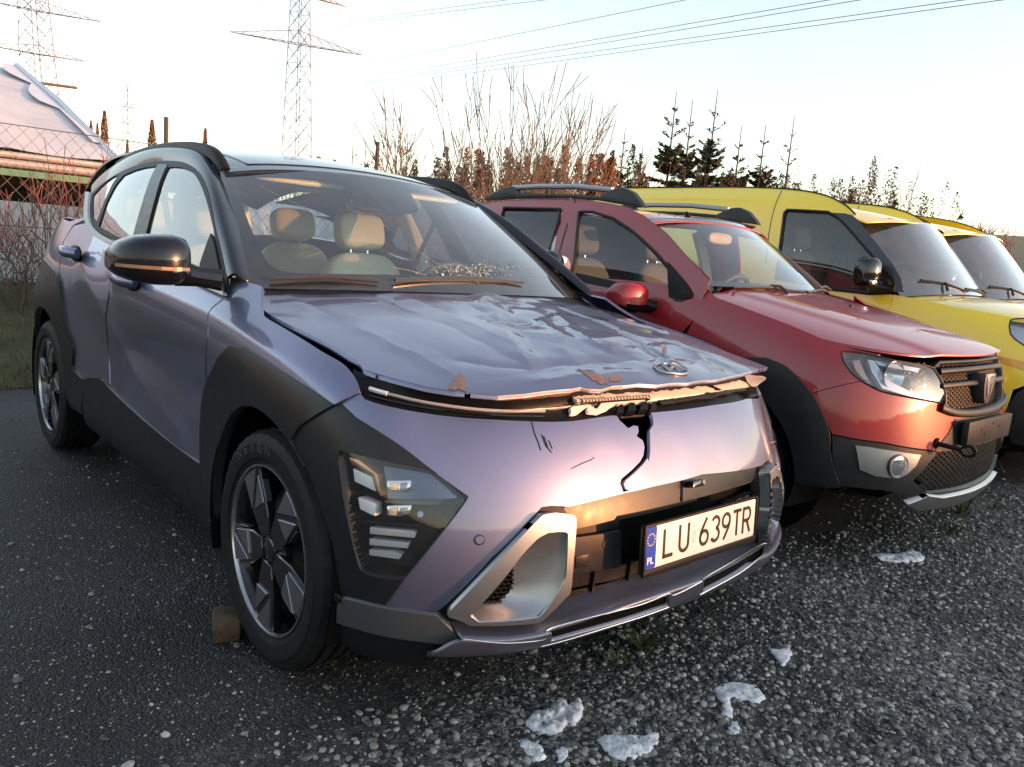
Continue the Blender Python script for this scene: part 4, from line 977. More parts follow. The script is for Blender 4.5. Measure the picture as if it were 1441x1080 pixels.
plate_slab('validation_sticker', .016, .036, .002, -.0485, -.004, .0012, .0022, mat('sticker_blue', (.12, .42, .55), .4, col2=(.55, .65, .6), vscale=260), plate)
plate_slab('validation_sticker', .008, .008, .003, -.0485, .026, .0012, .0020, mat('sticker_silver', (.6, .58, .4), .3, .3), plate)
text_obj('country_letters', 'PL', .026, .019, lambda x, y, h: PP(-.2375 + x, -.034 + y, .0026), mat('plate_print_white', (.8, .8, .8), .4), plate, bold=.02)
m = MB()
for k in range(12):
    a = 2 * pi * k / 12; cx, cy = -.2375 + .0155 * cos(a), .022 + .0155 * sin(a); pts = []
    for j in range(10):
        r_ = .0034 if j % 2 == 0 else .0014; b = pi / 2 + j * pi / 5; pts.append((cx + r_ * cos(b), cy + r_ * sin(b)))
    m.prism(pts, lambda p, t: PP(p[0], p[1], .0022 + t), .0003)
m.build('flag_stars', mat('plate_yellow', (.8, .6, .05), .4), plate)
# ---- light bar between bonnet and bumper, smashed towards the middle
lo = [(507, 553), (530, 567.5), (560, 575), (600, 582), (640, 587), (700, 591), (740, 593), (775, 594), (805, 593), (867, 584), (916, 581), (960, 577), (1000, 571), (1050, 561.5), (1084, 551)]
hi = [(500, 512), (530, 526), (560, 534), (600, 544), (640, 551), (700, 556.5), (740, 553.5), (775, 549), (806, 546), (862, 542), (910, 538.5), (955, 537), (995, 532.5), (1040, 525), (1076, 520)]
Lo = sp(K, K.un(lo), -.012); Hi = sp(HOOD0, HOOD0.un(hi), -.016) + np.array([-.01, 0, 0]); Md = (Lo + Hi) / 2 + np.array([-.03, 0, -.008])
LB = Surf([Lo, Md, Hi])
if LB.n(np.array([[7., 1.]]))[0, 0] < 0: LB.sg = -1
bar_ = panel('light_bar_housing', LB, L([(i * .5, .0) for i in range(29)], [(14 - i * .5, 2.0) for i in range(29)]), car, BLK, res=.02, th=.01)
m = MB(); m.tube(pr(LB, sm([(546, 555.5), (580, 562), (617, 567.5), (670, 574), (720, 578), (765, 580)], 4), .006), .0042, 6); m.build('light_strip', mat('dim_light_strip', (.33, .33, .36), .3, coat=.5), bar_, smooth=True)
m = MB(); m.tube(pr(LB, [(521.5, 549.5), (530, 552), (546, 555.7)], .0075), .0062, 6); m.build('light_strip', WHITEL, bar_, smooth=True)
m = MB(); m.tube(pr(LB, sm([(520, 559), (560, 569), (617, 578), (700, 586), (765, 588)], 4), .004), .003, 5); m.build('trim_lip', GLOSSBLK, bar_, smooth=True)
panel('end_lens', LB, LB.un([(1046, 527), (1085, 530), (1088, 541), (1060, 547), (1050, 538)]), bar_, mat('clear_lens_plastic', (.5, .54, .6), .15, 0, coat=1), off=.006, th=.01, res=.01)
def jag(px, amp=1.4, step=5, seed=1):
    rr = random.Random(seed); out = []
    for i in range(len(px)):
        a, b = px[i], px[(i + 1) % len(px)]; d = hypot(b[0] - a[0], b[1] - a[1]); k = max(1, int(d / step))
        for j in range(k): out.append((a[0] + (b[0] - a[0]) * j / k + rr.uniform(-amp, amp), a[1] + (b[1] - a[1]) * j / k + rr.uniform(-amp, amp)))
    return out
panel('torn_bracket', LB, LB.un(jag([(806, 558), (850, 554), (900, 552), (950, 548), (1000, 543), (1042, 535), (1047, 541), (1010, 549), (960, 555), (900, 559), (850, 562), (806, 566)], 1.5, 4, 3)), bar_, RAWPL, off=.022, th=.02, res=.008)
panel('torn_bracket', LB, LB.un(jag([(810, 567), (870, 562), (930, 559), (985, 551), (985, 556), (925, 567), (900, 571), (866, 573), (845, 583), (838, 586), (824, 586), (822, 576), (812, 586), (800, 587), (798, 577)], 1.2, 5, 5)), bar_, mat('torn_white_plastic', (.72, .68, .62), .5, bump=.3, bscale=120), off=.016, th=.012, res=.008)
panel('torn_trim_and_gap', LB, LB.un(jag([(690, 560), (740, 558), (806, 551), (801, 556), (750, 561), (700, 564)], .7, 7, 8)), bar_, mat('scraped_bronze_plastic', (.16, .09, .055), .5, .2, bump=.4, bscale=90), off=.001, th=.003, res=.01)
panel('torn_trim_and_gap', LB, LB.un(jag([(700, 577), (790, 573), (800, 571), (797, 576), (730, 580)], .6, 7, 9)), bar_, mat('scraped_grey_plastic', (.34, .28, .26), .4, .3, bump=.3, bscale=90), off=.012, th=.01, res=.01)
for i in range(22):
    x = 812 + i * 4.4; y = 559 - i * .22; slab('bracket_rib', LB, LB.un([(x, y + 3.5), (x, y - 3.5), (x + 2.2, y - 3.7), (x + 2.2, y + 3.3)]), .020, .029, bar_, RAWPL)
for px_ in ((835, 578), (905, 566), (1000, 545)):
    slab('bracket_screw', LB, LB.un([(px_[0] + 3 * cos(t), px_[1] + 3 * sin(t)) for t in np.linspace(0, 2 * pi, 8, endpoint=False)]), .0, .030, bar_, BLK)
for i, q in enumerate([(868, 583, 10), (884, 580, 12), (901, 578, 12), (914, 578, 9)]):
    x, y, w = q; slab('bracket_tooth', LB, LB.un([(x - w / 2, y + 7), (x - w * .2, y - 6), (x + w * .25, y - 7), (x + w / 2, y + 6)]), .0, .022, bar_, BLK)
m = MB(); m.tube(pr(LB, sm([(808, 561), (850, 559), (880, 558), (900, 557)], 3), .03), .0018, 5); m.tube(pr(LB, sm([(800, 572), (840, 567), (900, 563)], 3), .025), .0015, 5); m.build('loose_wire', BLK, bar_)
for i, (poly) in enumerate([[(920, 567), (985, 558), (1040, 549), (1046, 552), (1000, 563), (930, 574)], [(985, 548), (1040, 540), (1048, 546), (1000, 556)]]):
    panel('torn_trim_and_gap', LB, LB.un(jag(poly, 1.3, 5, 20 + i)), bar_, RAWPL if i else BLK, off=.018 - .004 * i, th=.01, res=.01)  # the black piece stands in for the dark gap below the bracket
# scrapes and rusty tears on the bonnet
def patch(name, S, px, parent, mt, off=.0012, seed=1, amp=1.5):
    return panel(name, S, S.un(jag(px, amp, 4, seed)), parent, mt, off=off, th=0, res=.006)
patch('torn_paint', HOOD, [(630, 549), (637, 535), (648, 525), (654, 535), (656, 551)], bonnet, RUST, seed=2)
patch('torn_paint', HOOD, [(814, 517), (835, 524), (850, 530), (856, 540), (845, 541), (830, 533), (818, 524)], bonnet, RUST, seed=4)
patch('torn_paint', HOOD, [(857, 530), (868, 526), (876, 531), (872, 537), (860, 537)], bonnet, RUST, seed=5)
patch('torn_paint', HOOD, [(932, 489), (938, 484), (939, 493), (934, 496)], bonnet, RUST, seed=6, amp=.8)
m = MB()
edge_r = HOOD0.un(h_front[1:]); Pe = sp(HOOD, edge_r, -.006)
m.tube([tuple(p) for p in Pe[2:11]], .003, 6)
m.build('bonnet_lip', mat('bonnet_lip_sunlit', (.45, .32, .24), .5, .2, bump=.4, bscale=120), bonnet)  # lip coloured tan to carry the sunlight on the bonnet's underside
# ---- round badge on the bonnet: an oval ring with a slanted H
def on_hood(cx, cy, pts, off=.004):
    """pts in metres round the badge centre (right, up the bonnet)"""
    uv0 = HOOD.un([(cx, cy)])[0]; c0 = HOOD.base(uv0[None])[0]; q = [(c0[0] - b, c0[1] + a) for a, b in pts]
    return sp(HOOD, un_by(HOOD0, q, XY), off)
badge = link('badge', None, bonnet)
def ribbon(name, pts, w, cx, cy, parent, mt, closed=False, off=.006):
    n = len(pts); o1, o2 = [], []
    for i in range(n):
        a = Vector(pts[(i - 1) % n if closed else max(i - 1, 0)]); b = Vector(pts[(i + 1) % n if closed else min(i + 1, n - 1)]); t = (b - a).normalized(); nr = Vector((-t[1], t[0])) * w[i] / 2 if isinstance(w, list) else Vector((-t[1], t[0])) * w / 2
        o1.append(tuple(Vector(pts[i]) + nr)); o2.append(tuple(Vector(pts[i]) - nr))
    mid = on_hood(cx, cy, pts, off + .003)
    return loftstrip(name, [on_hood(cx, cy, o1, off - .004), on_hood(cx, cy, o1, off), mid, on_hood(cx, cy, o2, off), on_hood(cx, cy, o2, off - .004)], parent, mt, closed=closed)
ring = [(.066 * cos(t) , .037 * sin(t)) for t in np.linspace(0, 2 * pi, 36, endpoint=False)]
ribbon('badge_ring', ring, .008, 945, 519, badge, SATIN, True)
ribbon('badge_letter', [(-.028, -.030), (-.020, -.005), (-.008, .030)], .012, 945, 519, badge, SATIN)
ribbon('badge_letter', [(.028, .030), (.020, .005), (.008, -.030)], .012, 945, 519, badge, SATIN)
ribbon('badge_letter', [(-.018, -.006), (0, -.0), (.018, .006)], .009, 945, 519, badge, SATIN)
# ---- wheels
for sx, sy in ((0, -1), (0, 1), (-2.66, -1), (-2.66, 1)):
    wheel(car, (sx, sy * .795 if sx == 0 else sy * .80, .343), R=.343, w=.21, rim=.24, style='facet', steer=0, side=sy, text='NEXEN' if (sx == 0 and sy < 0) else None, spin=0 if sx == 0 else 38)
for sx in (0, -2.66):
    for sy in (-1, 1):
        m = MB(); m.lathe([(.40, .62 if sy > 0 else -.90), (.415, .78 if sy > 0 else -.78), (.415, .90 if sy > 0 else -.62)], 28, c=(sx, 0, .37), a0=radians(-22), a1=radians(202))
        m.lathe([(.0, sy * .60), (.415, sy * .60)], 28, c=(sx, 0, .37)); m.build('wheel_arch_liner', VOID, car, smooth=True, angle=40)
# underbody and inner shell
m = MB(); m.box((-1.33, 0, .27), (1.8, 1.5, .08)); m.box((.45, 0, .30), (.5, 1.1, .06)); m.box((.05, 0, .55), (1.0, 1.0, .5)); m.box((-3.15, 0, .4), (.5, 1.4, .1)); m.box((-1.33, 0, .42), (1.75, 1.62, .25)); m.build('underbody', VOID, car)
panel('inner_shell', K, [(5.3, 2), (7.8, 1.5), (7.8, 6.5), (5.3, 6.5)], car, VOID, off=-.05, th=0, both=True, res=.1)
panel('engine_bay', HOOD0, un_by(HOOD0, [(-.45, -.78), (.48, -.78), (.6, -.6), (.6, .6), (.48, .78), (-.45, .78)], XY), car, VOID, off=-.07, th=0, res=.1)
m = MB(); e_ = sp(HOOD0, HOOD0.un([(470, 497), (488, 508), (497, 517), (484, 511), (470, 503)]), -.03); m.add(e_, [tuple(range(5))]); m.build('bay_bracket', mat('orange_tab', (.5, .18, .04), .5), car)
# ---- roof rails
for sy in (-1, 1):
    pts = [at(x, y, y=-.60) for x, y in ((318, 239), (313, 227), (305, 215), (294, 208), (280, 204.5), (262, 203.5), (235, 205), (208, 211), (186, 219), (168, 230))]
    pts = [Vector(p) * 1 for p in pts]; m = MB(); n = 8; rr = []
    sm_p = [Vector(p) for p in sm([tuple(p) for p in pts], 3)]
    prof_ = [(-.022, -.03), (.022, -.03), (.020, .0), (.010, .010), (-.010, .010), (-.020, .0)]
    V = []
    for i, p in enumerate(sm_p):
        t = (sm_p[min(i + 1, len(sm_p) - 1)] - sm_p[max(i - 1, 0)]).normalized(); up = Vector((0, 1, 0)).cross(t) * 1.0
        if up.z < 0: up = -up
        for a, b in prof_: V.append(p + Vector((0, a, 0)) + up * b)
    nn = len(prof_); F = [(i * nn + j, i * nn + (j + 1) % nn, (i + 1) * nn + (j + 1) % nn, (i + 1) * nn + j) for i in range(len(sm_p) - 1) for j in range(nn)] + [tuple(range(nn))]
    V = [(v[0], v[1] * (1 if sy < 0 else -1), v[2]) for v in V]
    MB().add(V, F).build('roof_rail', CLADR, car, smooth=True, angle=50)
# ---- door handles
for px, r_ in (((176, 394), 1), ((98, 355), 1)):
    c0 = at(px[0], px[1], y=-.915)
    h = link('door_handle', None, car)
    m = MB(); m.tube([(c0[0] - .095, -.905, c0[2] + .004), (c0[0] - .05, -.942, c0[2] + .004), (c0[0] + .05, -.942, c0[2]), (c0[0] + .095, -.905, c0[2] - .002)], [.016, .018, .020, .020], 10)
    m.V = [(v[0], v[1], c0[2] + (v[2] - c0[2]) * 1.25) for v in m.V]; m.build('handle_bar', LILAC, h, smooth=True, angle=60)
    rs('handle_recess', (c0[0] + .0, -.890, c0[2] - .004), (.15, .03, .075), BLK, h, .8, .8)
    h2 = mir_e = link('door_handle', None, car)
    for ch_ in list(h.children): k_ = mir(ch_); k_.parent = h2
# ---- door mirrors
def mirror_unit(parent, secs, arm, paint, low, zsplit):
    """secs: (y, x_back, x_front, z_low, z_high) from the inner end to the tip"""
    u_ = link('door_mirror', None, parent); V = []; n = 22
    for (y, xb, xf, zl, zh) in secs:
        cx, cz = (xb + xf) / 2, (zl + zh) / 2
        for i in range(n):
            t = 2 * pi * i / n; V.append((cx + (xf - xb) / 2 * spow(cos(t), .75 if cos(t) > 0 else .35), y, cz + (zh - zl) / 2 * spow(sin(t), .7)))
    F = [(j * n + i, j * n + (i + 1) % n, (j + 1) * n + (i + 1) % n, (j + 1) * n + i) for j in range(len(secs) - 1) for i in range(n)] + [tuple(range(n)), tuple(range((len(secs) - 1) * n, len(secs) * n))]
    Vn = np.array(V); Fu, Fl = [], []
    for f in F: (Fu if Vn[list(f)][:, 2].mean() > zsplit(Vn[list(f)][:, 1].mean()) else Fl).append(f)
    for nm, ff, mt in (('mirror_cap', Fu, paint), ('mirror_base', Fl, low)): MB().add(V, ff).build(nm, mt, u_, smooth=True, angle=50)
    m = MB(); m.tube(arm, [.045, .03, .035], 10); m.V = [(v[0], v[1], v[2]) for v in m.V]; m.build('mirror_arm', low, u_, smooth=True)
    return u_
sec = [(-.955, -.56, -.44, 1.075, 1.175), (-.965, -.575, -.425, 1.055, 1.19), (-1.0, -.59, -.405, 1.045, 1.198), (-1.05, -.60, -.41, 1.045, 1.195), (-1.10, -.605, -.44, 1.052, 1.185), (-1.135, -.605, -.48, 1.065, 1.165), (-1.155, -.60, -.53, 1.085, 1.135)]
kr = mirror_unit(car, sec, [(-.50, -.97, 1.085), (-.46, -.92, 1.075), (-.44, -.86, 1.07)], BLACKP, GLOSSBLK, lambda y: 1.098 + .0 * y)
m = MB(); ys = np.linspace(-1.15, -.965, 14)
m.add([(np.interp(-y, [.96, 1.0, 1.05, 1.10, 1.135, 1.155], [-.423, -.403, -.408, -.438, -.478, -.52]), y, z) for z in (1.094, 1.104) for y in ys], [(i, i + 1, 15 + i, 14 + i) for i in range(13)]); m.build('indicator_strip', mat('bronze_indicator', (.35, .22, .14), .25, .6, coat=1), kr)
panel('mirror_sail', G, G.un([(284, 372), (299, 330), (304, 345), (312, 383), (319, 411), (300, 402), (283, 391)]), kr, CLADR, off=.008, th=.01, res=.02)
kl = mirror_unit(car, [(-y, a, b, c_, d) for y, a, b, c_, d in sec], [(-.50, .97, 1.085), (-.46, .92, 1.075), (-.44, .86, 1.07)], BLACKP, GLOSSBLK, lambda y: 1.098)
rs('mirror_shine', (-.44, 1.06, 1.12), (.02, .15, .11), mat('mirror_cap_reflection', (.5, .5, .56), .1, .6), kl, .9, .9)  # pale disc painted on as a reflection in the mirror cap
kl.location = (-.33, -.13, .055)
# ---- wipers, cabin
sunlit_wiper = mat('wiper_black_semigloss', (.05, .04, .035), .22, .3, coat=.3)  # black warmed and lightened for the orange sun on the wipers
wiper(car, pr(WS, [(380, 398)], .015)[0], pr(WS, [(532, 400)], .012)[0], None, .008, mt=sunlit_wiper)
wiper(car, pr(WS, [(554, 399)], .015)[0], pr(WS, [(735, 401)], .012)[0], None, .008, mt=sunlit_wiper)
m = MB(); m.add([tuple(wb_[i] + np.array([dx, 0, dz])) for dx, dz in ((-.02, .002), (.10, -.04)) for i in range(7)], [(i, i + 1, 8 + i, 7 + i) for i in range(6)]); m.build('cowl', CLADR, car)
cab = link('cabin', None, car)
for x, y in ((-1.62, -.37), (-1.62, .37)): seat(cab, x, y, .50, CREAM, w=.50, back=.56)
for x, y in ((-2.50, -.42), (-2.50, .42)): seat(cab, x, y, .52, CREAM, w=.50, back=.56, tilt=18)
m = MB(); m.box((-2.45, 0, .78), (.22, .5, .5)); m.build('rear_bench', CREAM, cab, bevel=.04)
rsolid(MB(), (-.68, 0, .93), (.62, 1.46, .22), .5, .35).build('dashboard', DASH, cab, smooth=True)
m = MB(); m.box((-1.6, 0, .45), (2.4, 1.5, .06)); m.box((-1.35, 0, .60), (.9, .2, .28)); m.build('cabin_floor', DASH, cab)
for sy in (-1, 1):
    m = MB(); m.box((-1.5, sy * .79, .78), (2.2, .05, .46)); m.build('door_card', DASH, cab)
    m = MB(); m.tube([(-1.66, sy * .80, .98), (-1.72, sy * .72, 1.25), (-1.78, sy * .62, 1.46)], [.05, .045, .04], 8); m.build('cabin_pillar', CREAM, cab, smooth=True)
    m = MB(); m.tube([(-1.50, sy * .70, 1.36), (-1.62, sy * .58, .95), (-1.66, sy * .56, .6)], [.012, .018, .018], 5); m.build('seat_belt', DASH, cab)
steering(cab, (-.98, .38, .98))
m = MB(); m.box((-2.15, 0, 1.50), (1.7, 1.05, .02)); m.build('headliner', mat('headliner_dark', (.12, .13, .14), .9), cab)
for y0, y1 in ((-.50, -.08), (.14, .52)):
    v_ = rs('sun_visor', (-1.13, (y0 + y1) / 2, 1.452), (.16, y1 - y0, .03), CREAM, cab, .6, .4, Matrix.Rotation(radians(12), 3, 'Y'))
m = MB(); m.add([tuple(p) for p in sp(WS, WS.un([(505, 262), (530, 280), (548, 296), (590, 292), (578, 268), (560, 256)]), -.03)] + [tuple(p) for p in sp(WS, WS.un([(505, 262), (530, 280), (548, 296), (590, 292), (578, 268), (560, 256)]), -.008)], [(0, 1, 2, 3, 4, 5), (11, 10, 9, 8, 7, 6)] + [(i, (i + 1) % 6, (i + 1) % 6 + 6, i + 6) for i in range(6)]); m.build('sensor_cover', BLK, cab)
rs('rear_view_mirror', at(525, 289, x=-1.02), (.05, .25, .075), GLOSSBLK, cab, .6, .5)
# broken glass lying at the foot of the screen, and cracks through the pane
rng = random.Random(5); m = MB()
for k in range(260):
    u0 = rng.gauss(0, 1); px_ = 662 + 26 * u0 + rng.uniform(-20, 25); py_ = 384 + rng.gauss(0, 5) - abs(rng.gauss(0, 2)); p = pr(WS, [(px_, py_)], .004)[0]; r_ = rng.uniform(.0015, .006)
    R_ = Matrix.Rotation(rng.uniform(0, 6), 3, (rng.random(), rng.random(), rng.random())); m.add([tuple(Vector(p) + R_ @ Vector(q) * r_) for q in ((1, 0, 0), (-.5, .8, .2), (-.6, -.8, .1), (0, .1, .9))], [(0, 1, 2), (0, 1, 3), (1, 2, 3), (0, 2, 3)])
m.build('glass_splinters', mat('splinter_glass', (.45, .55, .48), .12, .2, coat=1), ws, kind='stuff')
crk = mat('crack_line', (.5, .52, .52), .3)
for pl in ([(650, 386), (640, 368), (631, 350)], [(640, 386), (608, 367), (574, 345)], [(574, 345), (545, 320), (518, 306)], [(684, 388), (691, 374), (684, 362)], [(600, 388), (575, 381), (552, 377)], [(366, 263), (398, 279), (430, 293)], [(655, 384), (676, 372), (700, 378)]):
    m = MB(); m.tube(pr(WS, pl, .0015), .0005, 3); m.build('screen_crack', crk, ws)
# ================================================================== dark red hatchback
RX, RY = -0.03, 2.20
set_frame((RX, RY, 0), 0)
red = thing('parked_car.001', 'dark red raised hatchback with silver roof rails and no front plate, beside the wrecked car', 'car', (RX, RY, 0))
KCr = [((-3.28, 0), (1, 0)), ((-3.25, -.45), (1, .12)), ((-3.14, -.70), (.75, .66)), ((-2.92, -.81), (.2, .98)), ((-2.59, -.855), (0, 1)), ((-2.10, -.855), (0, 1)), ((-1.50, -.855), (0, 1)), ((-.90, -.855), (0, 1)), ((-.38, -.86), (0, 1)),
       ((0, -.865), (0, 1)), ((.25, -.86), (-.1, 1)), ((.46, -.83), (-.35, .93)), ((.63, -.735), (-.72, .69)), ((.735, -.60), (-.9, .43)), ((.795, -.42), (-.97, .25)), ((.83, -.21), (-.99, .1)), ((.84, 0), (-1, 0))]
ZRr = [(.30, .36, .45, .58, .72, .86, .98, 1.08, 1.16)] * 4 + [(.26, .34, .45, .58, .72, .86, .98, 1.07, 1.15)] + [(.24, .32, .44, .58, .72, .86, .97, 1.05, 1.12)] * 3 + [(.24, .33, .44, .57, .70, .83, .95, 1.06, 1.14), (.26, .34, .44, .56, .68, .79, .90, .99, 1.055), (.26, .34, .43, .54, .65, .76, .865, .95, 1.005),
       (.25, .32, .41, .52, .63, .74, .83, .90, .945), (.24, .31, .40, .50, .61, .71, .80, .87, .925), (.23, .30, .38, .49, .60, .70, .78, .86, .915), (.23, .30, .38, .49, .59, .69, .78, .85, .91), (.23, .30, .38, .49, .59, .69, .78, .85, .91), (.23, .30, .38, .49, .59, .69, .78, .85, .91)]
DRr = [(.06, .02, 0, 0, 0, .01, .03, .06, .10)] * 4 + [(.05, .02, .0, .0, .0, .005, .02, .04, .08)] + [(.08, .03, .02, .02, .02, .015, .005, .025, .055)] * 3 + [(.07, .03, .02, .02, .015, .008, .005, .03, .07), (.04, .015, .005, 0, 0, 0, .012, .045, .09), (.04, .015, .005, 0, 0, .0, .015, .05, .10),
       (.05, .02, .005, 0, 0, .01, .03, .06, .11), (.06, .02, .005, .0, .01, .02, .035, .055, .10)] + [(.07, .02, 0, 0, .012, .022, .035, .052, .08)] * 4
KR = Surf(shell_grid(KCr, ZRr, DRr))
arch1 = L(sm([(1079, 504), (1095, 510), (1110, 519), (1134, 544), (1153, 571), (1168, 611), (1170, 645), (1183, 685)]))
arc_f = [(.385 * cos(t), .345 + .385 * sin(t)) for t in np.linspace(radians(-2), radians(190), 24)]
rf = L(KR.un(L([(979, 447), (985, 425), (998, 397)])), [(8.6, 8), (9.5, 8), (10.5, 8), (11.5, 8), (12.3, 8)], KR.un(L( [(1218, 497), (1197, 495), (1184, 496)], sm([(1190, 516), (1200, 527), (1211, 536)]), [(1172, 545), (1136, 555)], sm([(1134, 544), (1110, 519), (1095, 510), (1079, 504)]))), un_by(KR, [(-.1, .80), (-.25, .74), (-.36, .6), (-.40, .45)], XZ, RS))
panel('front_fender', KR, rf, red, REDP, both=True, res=.025)
panel('side_doors', KR, L(KR.un([(979, 448)]), un_by(KR, [(-.36, .8), (-.38, .42), (-2.15, .42), (-2.25, .6), (-2.3, .75), (-2.5, .84), (-2.75, .83), (-2.95, .65), (-3.0, .42)], XZ, RS), [(1, 2), (1, 8), (3, 8), (5, 8), (7, 8), (8.6, 8)]), red, REDP, both=True, res=.035)
panel('sill_cladding', KR, un_by(KR, [(-.36, .42), (-2.2, .42), (-2.25, .26), (-.36, .26)], XZ, RS), red, GREYPL, both=True, off=.006, res=.05)
panel('rear_bumper', KR, L([(0, .1), (3, .1), (3, 3), (0, 3)]), red, GREYPL, both=True, res=.06)
archo = L(KR.un(arch1), un_by(KR, arc_f, XZ, RS), un_by(KR, [(-.45, .25), (-.45, .5), (-.36, .68), (-.2, .80)], XZ, RS))
panel('arch_cladding', KR, archo, red, GREYPL, both=True, off=.014, th=.03, res=.025)
archo = L(un_by(KR, [(-2.59 + .47 * cos(t), .345 + .47 * sin(t)) for t in np.linspace(radians(-5), radians(185), 20)], XZ, RS), un_by(KR, [(-2.59 + .385 * cos(t), .345 + .385 * sin(t)) for t in np.linspace(radians(185), radians(-5), 20)], XZ, RS))
panel('arch_cladding', KR, archo, red, GREYPL, both=True, off=.014, th=.03, res=.03)
# headlamp
hl_px = L(sm([(1184, 495), (1187, 508), (1196, 522), (1211, 535), (1239, 550)]), [(1240, 550.5)], sm([(1280, 559), (1324, 567)]), [(1332, 553), (1329, 546)], sm([(1322, 530), (1315, 519), (1306, 515)]), sm([(1262, 508), (1220, 498), (1200, 494.5)]))
hu = KR.un(hl_px)
hlp = panel('headlight', KR, hu, red, mat('grey_lamp_bowl', (.30, .33, .36), .25, .6), off=-.06, th=0, res=.03)
loftstrip('lamp_bezel', [sp(KR, hu, -.003), sp(KR, hu, -.062)], hlp, mat('pale_lamp_bezel', (.5, .52, .55), .3, .4), closed=True)
panel('lens', KR, hu, hlp, LENS, off=-.003, th=0, res=.02)
m = MB(); P_ = sp(KR, hu, .0); m.tube(list(P_) + [P_[0]], .0035, 5); m.build('lamp_seal', RUBSEAL, hlp)
def bowl(S, px, r, parent, deep=.05, mt=None):
    c0 = pr(S, [px], -.015)[0]; n = Vector((.93, -.25, .05)).normalized(); R_ = n.to_track_quat('Z', 'Y').to_matrix(); o_ = link('lamp_reflector', None, parent)
    m = MB(); m.lathe([(r, 0), (r * .93, -.004), (r * .8, -deep * .5), (r * .4, -deep * .9), (0, -deep)], 28, axis='z'); m.V = [tuple(Vector(c0) + R_ @ Vector(v)) for v in m.V]; a = m.build('reflector_bowl', mt or LAMPREF, o_, smooth=True)
    m = MB(); rsolid(m, (0, 0, -deep * .5), (r * .5, r * .5, deep * .7), 1, 1); m.V = [tuple(Vector(c0) + R_ @ Vector(v)) for v in m.V]; m.build('lamp_bulb', GLASS, o_, smooth=True)
    return o_
bowl(KR, (1262, 528), .062, hlp); bowl(KR, (1300, 541), .040, hlp)
slab('lamp_divider', KR, KR.un([(1222, 504), (1232, 506), (1250, 534), (1286, 552), (1324, 561), (1323, 566), (1282, 558), (1244, 547), (1228, 522)]), -.05, -.012, hlp, mat('white_lamp_trim', (.55, .57, .6), .2, .5), bevel=.002)
slab('turn_signal', KR, KR.un([(1201, 505), (1211, 503), (1224, 536), (1216, 532), (1206, 520)]), -.055, -.02, hlp, mat('pinkish_signal', (.55, .35, .30), .25, .3), bevel=.002)
slab('lamp_brow', KR, KR.un([(1232, 504), (1262, 510), (1300, 517), (1296, 523), (1270, 518), (1240, 512)]), -.05, -.018, hlp, mat('lamp_brow_grey', (.6, .62, .65), .2, .6), bevel=.002)
mir(hlp)
# painted front bumper
half_top = L(KR.un(L([(1136, 556), (1172, 546)], sm([(1211, 537), (1239, 552), (1280, 561), (1324, 569)]), [(1330, 571)], sm([(1340, 579), (1352, 585), (1366, 586), (1382, 586)]))))
half_bot = KR.un(L([(1350, 609), (1340, 621), (1324, 636), (1306, 633), (1245, 623), (1171, 611)], sm([(1168, 604), (1155, 576), (1145, 562)])))
top_c = KR.un([(1392, 585)]); bot_c = KR.un([(1392, 596)])
ok_t = [p for p in half_top if p[0] < 15.9]; ok_b = [p for p in half_bot if p[0] < 15.9]
redb = L(ok_t, [(32 - a, b) for a, b in ok_t[::-1]], [(32 - a, b) for a, b in ok_b[::-1]], [(20, min(b for a, b in ok_b) + .85), (12 + 4, min(b for a, b in ok_b) + .85)][:0], ok_b[0:])
panel('front_bumper', KR, redb, red, REDP, res=.022, th=.012)
def sym(pts): return L(pts, [(32 - a, b) for a, b in pts[::-1]])
gtop = KR.un(L([(1329, 568), (1332, 553), (1322, 532), (1314, 517)])); gt2 = [(15.0, 7.95), (15.6, 7.97)]
gb = KR.un([(1382, 585.5), (1366, 585.5), (1352, 584), (1340, 578)])
grl = L(KR.un([(1352, 584), (1340, 578), (1331, 569), (1332, 553), (1325, 535), (1314, 518)]), [(14.2, 7.9)])
grl = L([(15.9, grl[0][1] - .05)], grl, [(15.9, 7.95)]); grl_full = L(grl, [(32 - a, b) for a, b in grl[::-1]])
grille = link('front_grille', None, red)
panel('grille_cavity', KR, grl_full, grille, VOID, off=-.06, th=0, res=.04)
def ring_bar(name, S, line_uv, w, o0, o1, parent, mt):
    """a bar following uv points, width w in the surface, rounded face"""
    P_ = S.f(np.array(line_uv)); N_ = S.n(np.array(line_uv)); T_ = np.gradient(P_, axis=0); T_ /= np.linalg.norm(T_, axis=1, keepdims=True); B_ = np.cross(N_, T_)
    rows = [P_ + B_ * w / 2 + N_ * o0, P_ + B_ * w / 2 + N_ * (o1 - w * .15), P_ + B_ * w * .25 + N_ * o1, P_ - B_ * w * .25 + N_ * o1, P_ - B_ * w / 2 + N_ * (o1 - w * .15), P_ - B_ * w / 2 + N_ * o0]
    return loftstrip(name, rows, parent, mt)
gu = np.array(grl_full + grl_full[:1]); ring_bar('grille_surround', KR, gu, .016, -.05, .002, grille, GREYPL)
us = np.linspace(grl[3][0] + .2, 32 - grl[3][0] - .2, 30)
for zz, w in ((.862, .024), (.800, .024)):
    line = un_by(KR, [(y_, zz + .012 * cos(y_ * 3)) for y_ in np.linspace(-.375, .375, 30)], YZ, lambda P: P[:, 0] > .5); ring_bar('grille_bar', KR, line, w, -.05, .006, grille, GREYPL)
ring_bar('grille_lip', KR, sm([tuple(p) for p in un_by(KR, [(y, z) for y, z in ((-.40, .715), (-.3, .69), (-.15, .68), (0, .678), (.15, .68), (.3, .69), (.40, .715))], YZ, lambda P: P[:, 0] > .5)], 3), .035, -.04, .02, grille, GREYPL)
